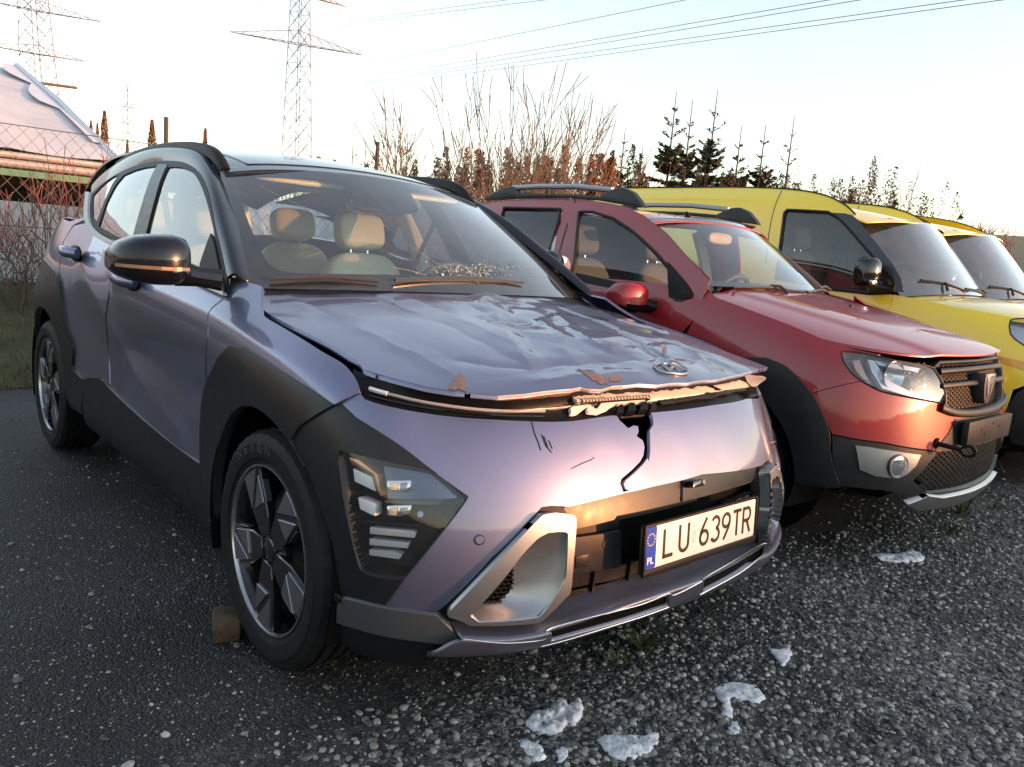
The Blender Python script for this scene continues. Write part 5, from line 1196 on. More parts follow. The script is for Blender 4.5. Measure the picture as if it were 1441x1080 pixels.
def hexmesh(name, S, y0, y1, z0, z1, s, off, parent, mt, inside_fn=lambda y, z: True, w=.003):
    m = MB(); pts = []; segs = []
    nx = int((y1 - y0) / (s * 1.5)) + 2; nz = int((z1 - z0) / (s * .866)) + 2
    for i in range(nx):
        for j in range(nz):
            cy = y0 + i * s * 1.5; cz = z0 + j * s * .866 * 2 + (s * .866 if i % 2 else 0)
            if cz > z1 or cy > y1 or not inside_fn(cy, cz): continue
            q = [(cy + s * cos(pi / 3 * k), cz + s * .8 * sin(pi / 3 * k)) for k in range(4)]
            for a, b in zip(q[:-1], q[1:]): segs.append((a, b))
    if not segs: return
    fl_ = [p for s_ in segs for p in s_]; uv = un_by(S, fl_, YZ, lambda P: P[:, 0] > .4); P_ = sp(S, uv, off)
    for k in range(0, len(P_), 2): m.bar(P_[k], P_[k + 1], w, .012)
    return m.build(name, mt, parent, kind='stuff')
hexmesh('grille_mesh', KR, -.50, .50, .70, .905, .0125, -.03, grille, BLK)
# shield badge
shield = [(-.045, .045), (.045, .045), (.046, .01), (.030, -.035), (.012, -.055), (-.012, -.055), (-.030, -.035), (-.046, .01)]
def badge_at(cy, cz, pts, k, o0, o1, nm, par, mt, bev=.002):
    q = un_by(KR, [(cy + a * k, cz + b * k) for a, b in pts], YZ, lambda P: P[:, 0] > .5)
    P0 = sp(KR, q, o0); P1 = sp(KR, q, o1); x0 = P0[:, 0].min(); x1 = P1[:, 0].max(); n = len(pts)
    V = [(x0, p[1], p[2]) for p in P0] + [(x1 + (-.010 if 0 else 0), p[1], p[2]) for p in P1]
    return MB().add(V, [tuple(range(n)), tuple(range(2 * n - 1, n - 1, -1))] + [(i, i + n, (i + 1) % n + n, (i + 1) % n) for i in range(n)]).build(nm, mt, par, bevel=bev)
bd = link('badge', None, grille)
badge_at(0, .79, shield, 1.4, -.03, .012, 'badge_plinth', bd, mat('plinth_grey', (.035, .038, .042), .4), .006)
badge_at(0, .80, shield, 1.0, .0, .022, 'badge_shield', bd, mat('bright_badge', (.8, .8, .82), .18, .9), .003)
badge_at(0, .785, [(-.004, .02), (.012, .02), (.004, .0), (.012, -.03), (.0, -.038), (-.002, -.01), (-.012, -.005)], 1, .015, .0232, 'badge_mark', bd, mat('badge_recess', (.12, .12, .13), .3, .8), 0)
badge_at(0, .838, [(-.022, .002), (.022, .002), (.022, -.004), (-.022, -.004)], 1, .015, .0228, 'badge_mark', bd, mat('badge_recess_light', (.4, .4, .42), .3, .8), 0)
# lower bumper
lowb = KR.un(L([(1171, 613), (1245, 625), (1306, 635), (1324, 638), (1343, 618), (1352, 611)]))
lo_c = [(15.9, lowb[-1][1] - .0)]
lowbb = L([(15.9, .35)], KR.un([(1336, 696), (1290, 694), (1240, 690), (1200, 686), (1184, 685), (1172, 650)]))
low_out = L(lowb, lo_c); half = L(low_out, lowbb); 
full = L(lowb, [(16, lowb[-1][1])], [(32 - a, b) for a, b in lowb[::-1]], [(32 - a, b) for a, b in lowbb[1:][::-1]], [(18, .4), (16, .38), (14, .4)], lowbb[1:])
lgh = L([(p[0], p[1]) for p in un_by(KR, [(-.52, .40), (-.40, .52), (0, .53), (.40, .52), (.52, .40), (.40, .335), (0, .32), (-.40, .335)], YZ, lambda P: P[:, 0] > .4)])
lowp = panel('lower_bumper', KR, full, red, GREYPL, holes=[lgh], res=.025, th=.03)
lg = link('lower_grille', None, lowp); panel('grille_cavity', KR, lgh, lg, VOID, off=-.06, th=0, res=.05)
hexmesh('grille_mesh', KR, -.48, .50, .335, .525, .014, -.02, lg, BLK, lambda y, z: abs(y) < .50 - max(0, .40 - z) * .0 - abs(z - .42) * 1.0)
fs = KR.un([(1203.5, 627), (1222, 629), (1260, 635), (1293, 640), (1286, 655), (1273, 667), (1256, 672), (1230, 669), (1209, 660)])
fgs = panel('fog_lamp_surround', KR, fs, red, SATIN, off=.012, th=.03, res=.015)
c0 = pr(KR, [(1262, 655.5)], .012)[0]; Rn = Vector((.92, -.38, .0)).normalized().to_track_quat('Z', 'Y').to_matrix()
m = MB(); m.lathe([(.052, .0), (.050, .006), (.045, .006), (.043, .0), (.040, -.03)], 30, axis='z'); m.V = [tuple(Vector(c0) + Rn @ Vector(v)) for v in m.V]; m.build('fog_lamp_ring', SATIN, fgs, smooth=True)
m = MB(); m.lathe([(.042, .001), (.03, .004), (0, .006)], 30, axis='z'); m.V = [tuple(Vector(c0) + Rn @ Vector(v)) for v in m.V]; m.build('fog_lamp', mat('fog_lamp_glass', (.35, .42, .5), .08, .8, coat=1), fgs, smooth=True)
mir(fgs)
sk = L(un_by(KR, [(-.42, .335), (-.30, .315), (0, .31), (.30, .315), (.42, .335)], YZ, lambda P: P[:, 0] > .4), un_by(KR, [(.52, .30), (.40, .26), (0, .245), (-.40, .26), (-.52, .30)], YZ, lambda P: P[:, 0] > .4))
panel('skid_plate', KR, sk, red, SATIN, off=.022, th=.03, res=.02)
# bare plate holder and the towing eye
q = un_by(KR, [(-.40, .63), (-.30, .665), (-.26, .665)], YZ, lambda P: P[:, 0] > .4)
m = MB(); pc = KR.f(un_by(KR, [(0, .6)], YZ, lambda P: P[:, 0] > .4))[0]
ph = MB().prism([(-.27, -.052), (.27, -.052), (.275, .058), (-.275, .058)], lambda p, t: (pc[0] + .005 + t, p[0], .598 + p[1] + 0 * t), .03).build('plate_holder', GREYPL, red, bevel=.006)
for y, z in ((-.12, .61), (-.07, .585), (.1, .61), (.02, .63)):
    m = MB(); m.lathe([(0, .001), (.006, .001), (.006, -.004)], 8, c=(pc[0] + .036, y, z), axis='x'); m.build('screw_hole', BLK, ph)
panel('plate_recess', KR, un_by(KR, [(-.42, .53), (-.33, .60), (-.28, .66), (.28, .66), (.33, .60), (.42, .53)], YZ, lambda P: P[:, 0] > .4), red, GREYPL, off=.004, th=.012, res=.03)
c0 = pr(KR, [(1318, 624)], -.01)[0]; te = link('towing_eye', None, red)
m = MB(); m.lathe([(.0, .012), (.024, .012), (.024, -.02)], 18, c=tuple(c0), axis='x'); m.build('towing_hole', VOID, te)
m = MB(); a = Vector(c0) + Vector((.0, 0, 0)); b = Vector(c0) + Vector((.10, .03, -.01)); m.tube([a, b], .011, 10); ring_ = [b + Vector((.028 + .026 * cos(t), .016 * cos(t) * .3, .022 * sin(t))) for t in np.linspace(0, 2 * pi, 17)]; m.tube(ring_, .007, 8, cap=False); m.build('towing_ring', BLK, te, smooth=True)
# bonnet
hx = [-.42, -.15, .12, .38, .60, .74, .84]; hy = [-.82, -.66, -.36, 0, .36, .66, .82]
hz = [[1.09, 1.125, 1.15, 1.155, 1.15, 1.125, 1.09], [1.045, 1.085, 1.112, 1.118, 1.112, 1.085, 1.045], [.985, 1.035, 1.064, 1.070, 1.064, 1.035, .985], [.93, .985, 1.018, 1.026, 1.018, .985, .93], [.895, .945, .975, .982, .975, .945, .895], [.865, .905, .938, .946, .938, .905, .865], [.80, .85, .885, .895, .885, .85, .80]]
def rib(uv, P, N):
    y = np.abs(P[:, 1]); c_ = .50 - .10 * np.clip((P[:, 0] + .2), 0, 1); h = .010 / (1 + np.exp((y - c_) * 60)) ; return N * h[:, None]
HR = Surf([[(x, y, z) for y, z in zip(hy, r)] for x, r in zip(hx, hz)], disp=rib)
if HR.n(np.array([[3., 3.]]))[0, 2] < 0: HR.sg = -1
be = [(-.33, -.745), (-.1, -.765), (.15, -.765), (.38, -.745), (.50, -.70), (.60, -.63), (.69, -.52), (.75, -.40), (.775, -.25), (.785, -.1), (.785, 0)]
ph_ = HR.un(sm([(1030, 415), (1060, 431), (1110, 446), (1160, 464), (1200, 484), (1217, 495)], 3) + [(1262, 507), (1300, 513.5), (1340, 514.5), (1372, 512), (1398, 505)])
hb_half = [tuple(p) for p in HR.base(ph_)[:, :2]]; hb_half = [(p[0], p[1] + .006) for p in KR.base(np.array([(u, 7.97) for u in np.linspace(8.3, 15.9, 26)]))]; hb_half = [(x + .012 * max(0, x), y) for x, y in hb_half]; print('hood', hb_half[:3], hb_half[-3:])
hb_full = L(hb_half, [(x, -y) for x, y in hb_half[::-1]], [(-.28, .45), (-.25, 0), (-.28, -.45)])
rbon = panel('bonnet', HR, un_by(HR, hb_full, XY), red, REDP, res=.025, th=.012)
for q in ((1196, 434), (1252, 434)):
    disc('washer_jet', HR, q, .010, rbon, BLK, off=.0, depth=.009)
# upper side with door frames
gx = [-3.2, -2.9, -2.5, -2.1, -1.7, -1.3, -.9, -.5, -.1]; gzr = [.95, 1.10, 1.24, 1.38, 1.48, 1.56]
gy = [[.80, .815, .83, .835, .835, .835, .835, .83, .83], [.76, .785, .80, .81, .81, .81, .81, .805, .80], [.70, .74, .765, .78, .78, .78, .778, .77, .755], [.64, .69, .72, .735, .738, .736, .73, .72, .70], [.59, .64, .67, .685, .69, .69, .68, .665, .645], [.50, .55, .585, .60, .605, .605, .595, .58, .56]]
GR = Surf([[(x, -y, z) for x, y in zip(gx, r)] for z, r in zip(gzr, gy)])
if GR.n(np.array([[4., 2.]]))[0, 1] > 0: GR.sg = -1
upper = L([(979, 448), (986, 425), (999, 393)], sm([(982, 375), (965, 359), (937, 327), (917, 312), (904, 302)]), sm([(885, 292), (855, 285), (810, 280), (750, 280), (700, 284), (665, 292)]))
up_uv = L(GR.un(upper), [(.6, 4.2), (.3, 3), (.3, .6)], [(4, .55)], GR.un([(979, 450)])[:0])
gf = L(sm([(815, 300), (818, 299), (834, 299)]), sm([(863, 308), (891, 327), (919, 353), (941, 378)]), sm([(957, 402), (966, 415)]), [(962, 424), (943, 424)], [(891, 411), (807, 393)], [(811, 345)])
grr = L([(705, 306), (709, 293), (789, 295), (786, 312), (772, 360), (765, 385), (700, 372)])
gq = L([(702, 295), (697, 310), (690, 372), (650, 365), (640, 320), (660, 300)])
hsr = [GR.un(gf), GR.un(grr)]
panel('door_frames', GR, up_uv, red, REDP, holes=hsr, res=.025, th=.006, off=-.004)
up_l = L(un_by(GR, [(-1.05, .96), (-1.05, 1.2), (-1.05, 1.46)], XZ), GR.un(sm([(885, 292), (855, 285), (810, 280), (750, 280), (700, 284), (665, 292)])), [(.6, 4.2), (.3, 3), (.3, .6)], [(4, .55)])
oo_ = panel('door_frames', GR, up_l, red, REDP, holes=hsr[1:], both=True, res=.025, th=.012); bpy.data.objects.remove(oo_[0])
for h in hsr:
    panel('side_window', GR, h, red, GLASS, both=h is not hsr[0], res=.04, th=0, off=-.008)
    for sy in (1, -1) if h is not hsr[0] else (1,):
        m = MB(); P_ = sp(GR, h, .002) * [1, sy, 1]; m.tube(list(P_) + [P_[0]], .009, 5); m.build('window_seal', RUBSEAL, red)
panel('window_waist_seal', GR, GR.un([(807, 393), (811, 384), (891, 402), (945, 416), (943, 426), (891, 413)]), red, RUBSEAL, both=True, off=.004, th=.008, res=.03)
panel('mirror_sail', GR, GR.un(L([(940, 369)], sm([(955, 386), (968, 402), (974.5, 413)]), [(973, 419), (960, 425), (943, 426), (941, 400)])), red, BLK, off=.008, th=.01, res=.03)
for l in ([(810, 281), (797, 320), (786, 358), (779, 390)],):
    for sy in (1, -1):
        m = MB(); m.tube(pr(GR, l, .0015) * [1, sy, 1], .002, 4); m.build('door_gap', RUBSEAL, red)
# roof, windscreen
rxs = [-.80, -1.1, -1.5, -1.9, -2.3, -2.7, -3.0, -3.2]; rys = [-.64, -.48, -.24, 0, .24, .48, .64]
RR = Surf([[(x + (.14 - .3 * y * y if i == 0 else .05 - .1 * y * y if i == 1 else 0), y, z + d) for y, d in zip(rys, (-.06, -.018, -.004, 0, -.004, -.018, -.06))] for i, (x, z) in enumerate(zip(rxs, [1.485, 1.535, 1.56, 1.565, 1.56, 1.54, 1.50, 1.44]))])
if RR.n(np.array([[3., 3.]]))[0, 2] < 0: RR.sg = -1
panel('roof_panel', RR, [(-.1, 0), (6.1, 0), (6.1, 7), (-.1, 7)], red, REDP, res=.06, th=.01)
wb2 = [(-.38, -.715, 1.135), (-.28, -.50, 1.14), (-.23, -.25, 1.145), (-.22, 0, 1.145)]; wt2 = [(-.835, -.575, 1.462), (-.76, -.39, 1.487), (-.72, -.2, 1.50), (-.70, 0, 1.503)]
wb2 = np.array(wb2 + [(x, -y, z) for x, y, z in wb2[-2::-1]]); wt2 = np.array(wt2 + [(x, -y, z) for x, y, z in wt2[-2::-1]])
WR = Surf([wb2 + (wt2 - wb2) * t + np.array([.05, 0, .07]) * .6 * t * (1 - t) for t in (0, .2, .4, .6, .8, 1)])
if WR.n(np.array([[3., 3.]]))[0, 2] < 0: WR.sg = -1
wo_ = L([(i * .5, .0) for i in range(13)], [(i * .5, 5.0) for i in range(12, -1, -1)])
wi_ = L(sm([(.35, .6), (.25, 2.5), (.35, 4.4), (.6, 4.72)]), sm([(2, 4.74), (4, 4.74)]), sm([(5.4, 4.72), (5.65, 4.4), (5.75, 2.5), (5.65, .6), (5.3, .35)]), sm([(4, .3), (2, .3), (.7, .35)]))
panel('windscreen', WR, wo_, red, glass_mat('hatchback_windscreen', (.84, .94, .93), refl=1.9, dirt=.03), res=.04, th=0); panel('windscreen_border', WR, wo_, red, GLOSSBLK, holes=[wi_], res=.03, th=0, off=-.003)
Pa = WR.f(np.array([(0, i * .5) for i in range(11)])); Pb = GR.base(GR.un(sm([(999, 393), (982, 375), (965, 359), (937, 327), (917, 312), (904, 302)], 2)[:11]))
Pb_l = Pa + np.array([0, -.025, -.03])
for sy in (1, -1): loftstrip('pillar_cover', [np.array([(Pb if sy > 0 else Pb_l)[i] * (1 - t) + Pa[i] * t + np.array([.004, -.006, .008]) * 4 * t * (1 - t) for i in range(11)]) * [1, sy, 1] for t in (0, .33, .66, 1)], red, REDP)
# roof rails: black end mounts and a silver bar
for sy in (-1, 1):
    rr_ = link('roof_rail', None, red)
    P0 = [at(x, y, y=-.575) for x, y in ((905, 291), (893, 272), (880, 265), (866, 266), (850, 273))]; Pe_ = [at(x, y, y=-.575) for x, y in ((848, 283), (905, 293))]
    def vplate(pts, y0, w, nm, mt):
        n = len(pts); V = [(p[0], y0 - w / 2, p[2]) for p in pts] + [(p[0], y0 + w / 2, p[2]) for p in pts]; V = [(x, y * (-sy) if sy > 0 else y, z) for x, y, z in V]
        return MB().add(V, [tuple(range(n)), tuple(range(2 * n - 1, n - 1, -1))] + [(i, i + n, (i + 1) % n + n, (i + 1) % n) for i in range(n)]).build(nm, mt, rr_, bevel=.008)
    vplate([at(x, y, y=-.575) for x, y in ((908, 293), (903, 284), (893, 271), (880, 264.5), (868, 266), (856, 272), (847, 277), (845, 283), (880, 289))], -.575, .05, 'rail_mount', GREYPL)
    vplate([at(x, y, y=-.575) for x, y in ((847, 283), (846, 277), (800, 273.5), (735, 272.5), (726, 263), (712, 265), (690, 276), (684, 283), (730, 280), (800, 279))], -.575, .045, 'rail_base', GREYPL)
    m = MB(); m.tube([(p[0], p[1] * (1 if sy < 0 else -1), p[2]) for p in [at(x, y, y=-.575) for x, y in ((722, 265), (760, 263), (810, 263), (862, 268))]], .017, 10); m.build('rail_bar', SATIN, rr_, smooth=True)
m = MB(); p_ = RR.f(np.array([[3.3, .9]]))[0]; m.tube([p_, p_ + np.array([-.01, 0, .03])], [.022, .008], 10); m.build('roof_aerial_base', BLK, red, smooth=True)
# mirrors
p0 = at(892, 400, y=-1.02); print('red mirror', p0, at(925, 380, y=-.98), at(952, 400, y=-.9))
cxm = -.52
sec2 = [(-.885, cxm - .07, cxm + .035, 1.005, 1.10), (-.90, cxm - .08, cxm + .05, .985, 1.12), (-.94, cxm - .09, cxm + .06, .975, 1.13), (-.99, cxm - .09, cxm + .05, .975, 1.128), (-1.03, cxm - .09, cxm + .03, .985, 1.115), (-1.055, cxm - .09, cxm - .0, 1.0, 1.09), (-1.065, cxm - .085, cxm - .04, 1.03, 1.07)]
mirror_unit(red, sec2, [(cxm, -.89, 1.02), (cxm + .03, -.84, 1.01), (cxm + .05, -.79, 1.02)], REDP, BLK, lambda y: 1.015)
mirror_unit(red, [(-y, a, b, c_, d) for y, a, b, c_, d in sec2], [(cxm, .89, 1.02), (cxm + .03, .84, 1.01), (cxm + .05, .79, 1.02)], REDP, BLK, lambda y: 1.015)
wiper(red, pr(WR, [(1030, 407)], .012)[0], pr(WR, [(1130, 413)], .01)[0], pr(WR, [(1105, 415)], .02)[0], .007, mt=sunlit_wiper); wiper(red, pr(WR, [(1135, 414)], .012)[0], pr(WR, [(1205, 412)], .01)[0], pr(WR, [(1190, 414)], .02)[0], .006, mt=WIPER)
cab = link('cabin', None, red)
for x, y in ((-1.40, -.36), (-1.40, .36)): seat(cab, x, y, .55, SEATG, w=.48, back=.58)
m = MB(); m.box((-2.3, 0, .95), (.2, 1.2, .55)); m.box((-2.1, 0, .62), (.5, 1.2, .15)); m.build('rear_bench', SEATG, cab, bevel=.04)
for y in (-.38, .38): rs('headrest', (-2.36, y, 1.30), (.1, .25, .16), SEATG, cab, .5, .5)
rs('dashboard', (-.55, 0, .98), (.55, 1.38, .2), DASH, cab, .5, .35); m = MB(); m.box((-1.5, 0, .48), (2.4, 1.45, .06)); m.build('cabin_floor', DASH, cab)
for sy in (-1, 1):
    m = MB(); m.box((-1.5, sy * .76, .78), (2.3, .05, .50)); m.build('door_card', DASH, cab)
    m = MB(); m.tube([(-1.30, sy * .79, 1.03), (-1.33, sy * .73, 1.28), (-1.36, sy * .65, 1.46)], [.045, .04, .035], 8); m.build('cabin_pillar', CREAM, cab, smooth=True)
steering(cab, (-.86, .36, 1.02)); rs('rear_view_mirror', at(1012, 336, x=-.80), (.04, .24, .07), mat('mirror_back_cream', (.5, .36, .25), .5), cab, .6, .5)
m = MB(); m.box((-1.9, 0, 1.50), (1.9, 1.1, .02)); m.build('headliner', mat('headliner_pale', (.35, .35, .33), .9), cab)
for sx, sy in ((0, -1), (0, 1), (-2.59, -1), (-2.59, 1)): wheel(red, (sx, sy * .755, .325), R=.325, w=.20, rim=.205, style='plain', side=sy)
for sx in (0, -2.59):
    for sy in (-1, 1):
        m = MB(); m.lathe([(.39, .55 if sy > 0 else -.84), (.40, .84 if sy > 0 else -.55)], 24, c=(sx, 0, .35), a0=radians(-20), a1=radians(200)); m.lathe([(0, sy * .55), (.40, sy * .55)], 24, c=(sx, 0, .35)); m.build('wheel_arch_liner', VOID, red, smooth=True, angle=40)
m = MB(); m.box((-1.3, 0, .30), (1.75, 1.45, .12)); m.box((.35, 0, .36), (.6, 1.05, .1)); m.box((.05, 0, .6), (.9, .9, .4)); m.build('underbody', VOID, red)
panel('engine_bay', HR, un_by(HR, [(-.3, -.7), (.5, -.65), (.7, -.4), (.7, .4), (.5, .65), (-.3, .7)], XY), red, VOID, off=-.08, th=0, res=.1)
panel('inner_shell', KR, [(5.3, 1.5), (7.8, 1.5), (7.8, 7.5), (5.3, 7.5)], red, VOID, off=-.05, th=0, both=True, res=.1)
# ================================================================== yellow delivery vans
VX, VY = 0.0, 4.70
set_frame((VX, VY, 0), 0)
van = thing('delivery_van', 'yellow delivery van with black pillars and black door mirror, next to the dark red hatchback', 'van', (VX, VY, 0), group='yellow delivery vans')
KCv = [((-3.55, 0), (1, 0)), ((-3.54, -.45), (1, .05)), ((-3.50, -.78), (.75, .66)), ((-3.3, -.87), (.1, .99)), ((-2.81, -.88), (0, 1)), ((-2.2, -.88), (0, 1)), ((-1.50, -.88), (0, 1)), ((-.90, -.88), (0, 1)), ((-.35, -.88), (0, 1)),
       ((0, -.885), (0, 1)), ((.25, -.875), (-.1, 1)), ((.47, -.84), (-.35, .93)), ((.66, -.74), (-.72, .69)), ((.77, -.60), (-.9, .43)), ((.83, -.42), (-.97, .25)), ((.86, -.21), (-.99, .1)), ((.87, 0), (-1, 0))]
ZRv = [(.28, .4, .52, .65, .78, .90, 1.0, 1.07, 1.13)] * 8 + [(.28, .4, .52, .65, .78, .90, 1.0, 1.06, 1.12), (.28, .38, .50, .62, .75, .87, .97, 1.05, 1.10), (.28, .38, .48, .60, .72, .84, .95, 1.03, 1.08), (.26, .36, .46, .58, .70, .82, .92, 1.0, 1.055)] + [(.25, .34, .44, .56, .68, .80, .89, .97, 1.02)] * 5
DRv = [(.04, .01, 0, 0, 0, 0, .005, .01, .02)] * 4 + [(.04, .01, .0, .0, .0, .0, .005, .015, .03)] * 4 + [(.04, .01, .005, .0, .0, 0, .005, .02, .04), (.03, .01, 0, 0, 0, 0, .01, .04, .08), (.03, .01, 0, 0, 0, 0, .02, .055, .10), (.04, .01, 0, 0, 0, .01, .04, .08, .13)] + [(.05, .01, 0, 0, .01, .03, .07, .12, .18)] * 5
KV = Surf(shell_grid(KCv, ZRv, DRv))
panel('body_side', KV, L(KV.un([(1253, 429), (1258, 408)]), [(7.6, 8), (5, 8), (3, 8), (1, 8), (0, 8), (0, 1), (2, 1), (3.2, 1)], un_by(KV, [(-2.81 - .40 * cos(t), .35 + .40 * sin(t)) for t in np.linspace(0, pi, 14)], XZ, RS), un_by(KV, [(-2.3, .35), (-.5, .35), (-.48, .6), (-.46, .8)], XZ, RS)), van, YELP, both=True, res=.05)
arcv = [(.40 * cos(t), .35 + .40 * sin(t)) for t in np.linspace(pi, radians(10), 16)]
hlv = sm([(1420.5, 460), (1422, 452), (1428, 449), (1445, 449), (1462, 455), (1472, 470), (1470, 492), (1458, 494), (1441, 486), (1428, 477), (1422, 470)], 3)
hvu = KV.un(hlv)
panel('front_fender', KV, L(KV.un([(1259, 409), (1254, 428)]), un_by(KV, [(-.45, .8), (-.46, .55), (-.43, .35)], XZ, RS), un_by(KV, arcv, XZ, RS), un_by(KV, [(.42, .62), (.48, .66)], XZ, RS), [(13, 4.0), (14.5, 3.9), (16, 3.85), (16, 6.6), (14, 7.0), (12.8, 7.9), (12, 8), (10, 8), (9, 8)]), van, YELP, holes=[hvu], both=True, res=.04)
hh_ = panel('headlight', KV, hvu, van, mat('grey_lamp_bowl_pale', (.55, .58, .62), .2, .7), off=-.03, th=0, res=.04)
panel('lens', KV, hvu, hh_, LENS, off=.004, th=0, res=.03); m = MB(); P_ = sp(KV, hvu, .0); m.tube(list(P_) + [P_[0]], .005, 5); m.build('lamp_seal', RUBSEAL, hh_); mir(hh_)
panel('orange_stripe', KV, L(KV.un([(1395, 499), (1441, 509), (1470, 516), (1470, 530), (1441, 522), (1405, 510)])), van, YELO, off=.002, th=0, res=.03, both=True)
bmp = L(un_by(KV, [(.40, .48), (.44, .60), (.49, .655)], XZ, RS), [(13, 3.95), (14.5, 3.85), (16, 3.8)]); bmp = L(bmp, [(16, .2), (13, .2), (11, .2)])
panel('front_bumper', KV, bmp, van, GREYPL, both=True, off=.01, th=.03, res=.05)
panel('grille_cavity', KV, L([(14.0, 2), (14.0, 5.6), (16, 5.6), (18.0, 5.6), (18.0, 2)]), van, BLK, off=.012, th=.01, res=.05)
hx = [-.50, -.25, .05, .32, .55, .72, .84]; hy = [-.84, -.70, -.38, 0, .38, .70, .84]
hz = [[1.08, 1.15, 1.19, 1.20, 1.19, 1.15, 1.08], [1.07, 1.13, 1.17, 1.18, 1.17, 1.13, 1.07], [1.06, 1.11, 1.15, 1.16, 1.15, 1.11, 1.06], [1.03, 1.085, 1.125, 1.135, 1.125, 1.085, 1.03], [.99, 1.045, 1.085, 1.095, 1.085, 1.045, .99], [.93, .98, 1.02, 1.03, 1.02, .98, .93], [.82, .87, .91, .92, .91, .87, .82]]
HV = Surf([[(x, y, z) for y, z in zip(hy, r)] for x, r in zip(hx, hz)])
if HV.n(np.array([[3., 3.]]))[0, 2] < 0: HV.sg = -1
be = sm([(-.42, -.80), (-.1, -.80), (.2, -.79), (.42, -.73), (.58, -.62), (.70, -.45), (.76, -.25), (.78, 0)], 3)
panel('bonnet', HV, un_by(HV, L(be, [(x, -y) for x, y in be[::-1]], [(-.34, .4), (-.32, 0), (-.34, -.4)]), XY), van, YELP, res=.04)
gx = [-3.55, -3.1, -2.6, -2.1, -1.7, -1.3, -.9, -.5, -.1]; gzv = [.98, 1.14, 1.32, 1.50, 1.68, 1.80, 1.88]
gy = [[.84] + [.865] * 7 + [.855], [.83] + [.855] * 7 + [.835], [.82] + [.84] * 6 + [.82, .79], [.80] + [.815] * 5 + [.805, .78, .74], [.775] + [.785] * 5 + [.765, .74, .70], [.74] + [.75] * 5 + [.73, .70, .66], [.62] + [.64] * 5 + [.62, .6, .56]]
GV = Surf([[(x, -y, z) for x, y in zip(gx, r)] for z, r in zip(gzv, gy)])
if GV.n(np.array([[4., 2.]]))[0, 1] > 0: GV.sg = -1
roofln = sm([(1204, 302), (1196, 294), (1185, 286), (1163, 276), (1130, 269), (1080, 265), (1000, 263.5), (930, 263), (880, 264)], 3)
gwin = L([(1104, 300)], sm([(1108, 296), (1130, 297), (1165, 299)]), sm([(1178, 306), (1190, 317), (1210, 340), (1230, 362.5), (1258, 393)]), [(1258, 408), (1220, 411.5)], [(1160, 405), (1092, 392)], [(1099, 338)])
gu_ = GV.un(gwin)
gv_out = L(GV.un(L([(1258, 410), (1262, 395)], sm([(1250, 378), (1230, 352), (1210, 326), (1190, 306), (1180, 302)]), [(1204, 303)], roofln)), [(.2, 5), (.2, .6)], [(4, .6)])
panel('upper_side', GV, gv_out, van, YELP, holes=[gu_], both=True, res=.045)
panel('side_window', GV, gu_, van, GLASSD, both=True, res=.06, th=0, off=-.008)
for sy in (1, -1):
    m = MB(); P_ = sp(GV, gu_, .003) * [1, sy, 1]; m.tube(list(P_) + [P_[0]], .011, 5); m.build('window_seal', RUBSEAL, van)
    m = MB(); m.tube(pr(GV, roofln, .004) * [1, sy, 1], .006, 6); m.build('roof_gutter', RUBSEAL, van)
    m = MB(); m.tube(pr(GV, sm([(1100, 269), (1094, 282), (1088, 300), (1082, 330), (1078, 370)], 3), .001) * [1, sy, 1], .003, 4); m.build('door_gap', RUBSEAL, van)
rxs = [-.72, -1.0, -1.4, -1.9, -2.4, -2.9, -3.3, -3.55]; rys = [-.72, -.5, -.25, 0, .25, .5, .72]
RV = Surf([[(x + (.13 - .25 * y * y if i == 0 else .05 - .1 * y * y if i == 1 else 0), y, z + d) for y, d in zip(rys, (-.04, -.008, .002, .004, .002, -.008, -.04))] for i, (x, z) in enumerate(zip(rxs, [1.685, 1.765, 1.82, 1.84, 1.845, 1.84, 1.83, 1.80]))])
if RV.n(np.array([[3., 3.]]))[0, 2] < 0: RV.sg = -1
rfp = panel('roof_panel', RV, [(-.1, 0), (6.1, 0), (6.1, 7), (-.1, 7)], van, YELP, res=.08, th=.01)
wb3 = [(-.40, -.78, 1.13), (-.27, -.52, 1.165), (-.20, -.26, 1.18), (-.18, 0, 1.18)]; wt3 = [(-.84, -.66, 1.655), (-.70, -.44, 1.685), (-.62, -.22, 1.70), (-.60, 0, 1.70)]
wb3 = np.array(wb3 + [(x, -y, z) for x, y, z in wb3[-2::-1]]); wt3 = np.array(wt3 + [(x, -y, z) for x, y, z in wt3[-2::-1]])
WV = Surf([wb3 + (wt3 - wb3) * t + np.array([.05, 0, .05]) * .6 * t * (1 - t) for t in (0, .2, .4, .6, .8, 1)])
if WV.n(np.array([[3., 3.]]))[0, 2] < 0: WV.sg = -1
GLASSV = glass_mat('van_glass', (.5, .6, .62), refl=2.3, dirt=.06)
panel('windscreen', WV, wo_, van, GLASSV, res=.05, th=0); panel('windscreen_border', WV, wo_, van, GLOSSBLK, holes=[wi_], res=.04, th=0, off=-.003)
Pa = WV.f(np.array([(0.05, i * .5) for i in range(11)])); Pb = GV.base(GV.un([(1259, 410), (1258, 394), (1247, 381), (1235, 368), (1223, 354), (1211, 341), (1200, 328), (1190, 317), (1180, 308), (1172, 303), (1167, 300)]))
for sy in (1, -1): loftstrip('pillar_cover', [np.array([Pb[i] * (1 - t) + Pa[i] * t + np.array([.006, -.012, .012]) * 4 * t * (1 - t) for i in range(11)]) * [1, sy, 1] for t in (0, .25, .5, .75, 1)], van, mat('satin_black_pillar', (.018, .02, .024), .4, coat=.2))
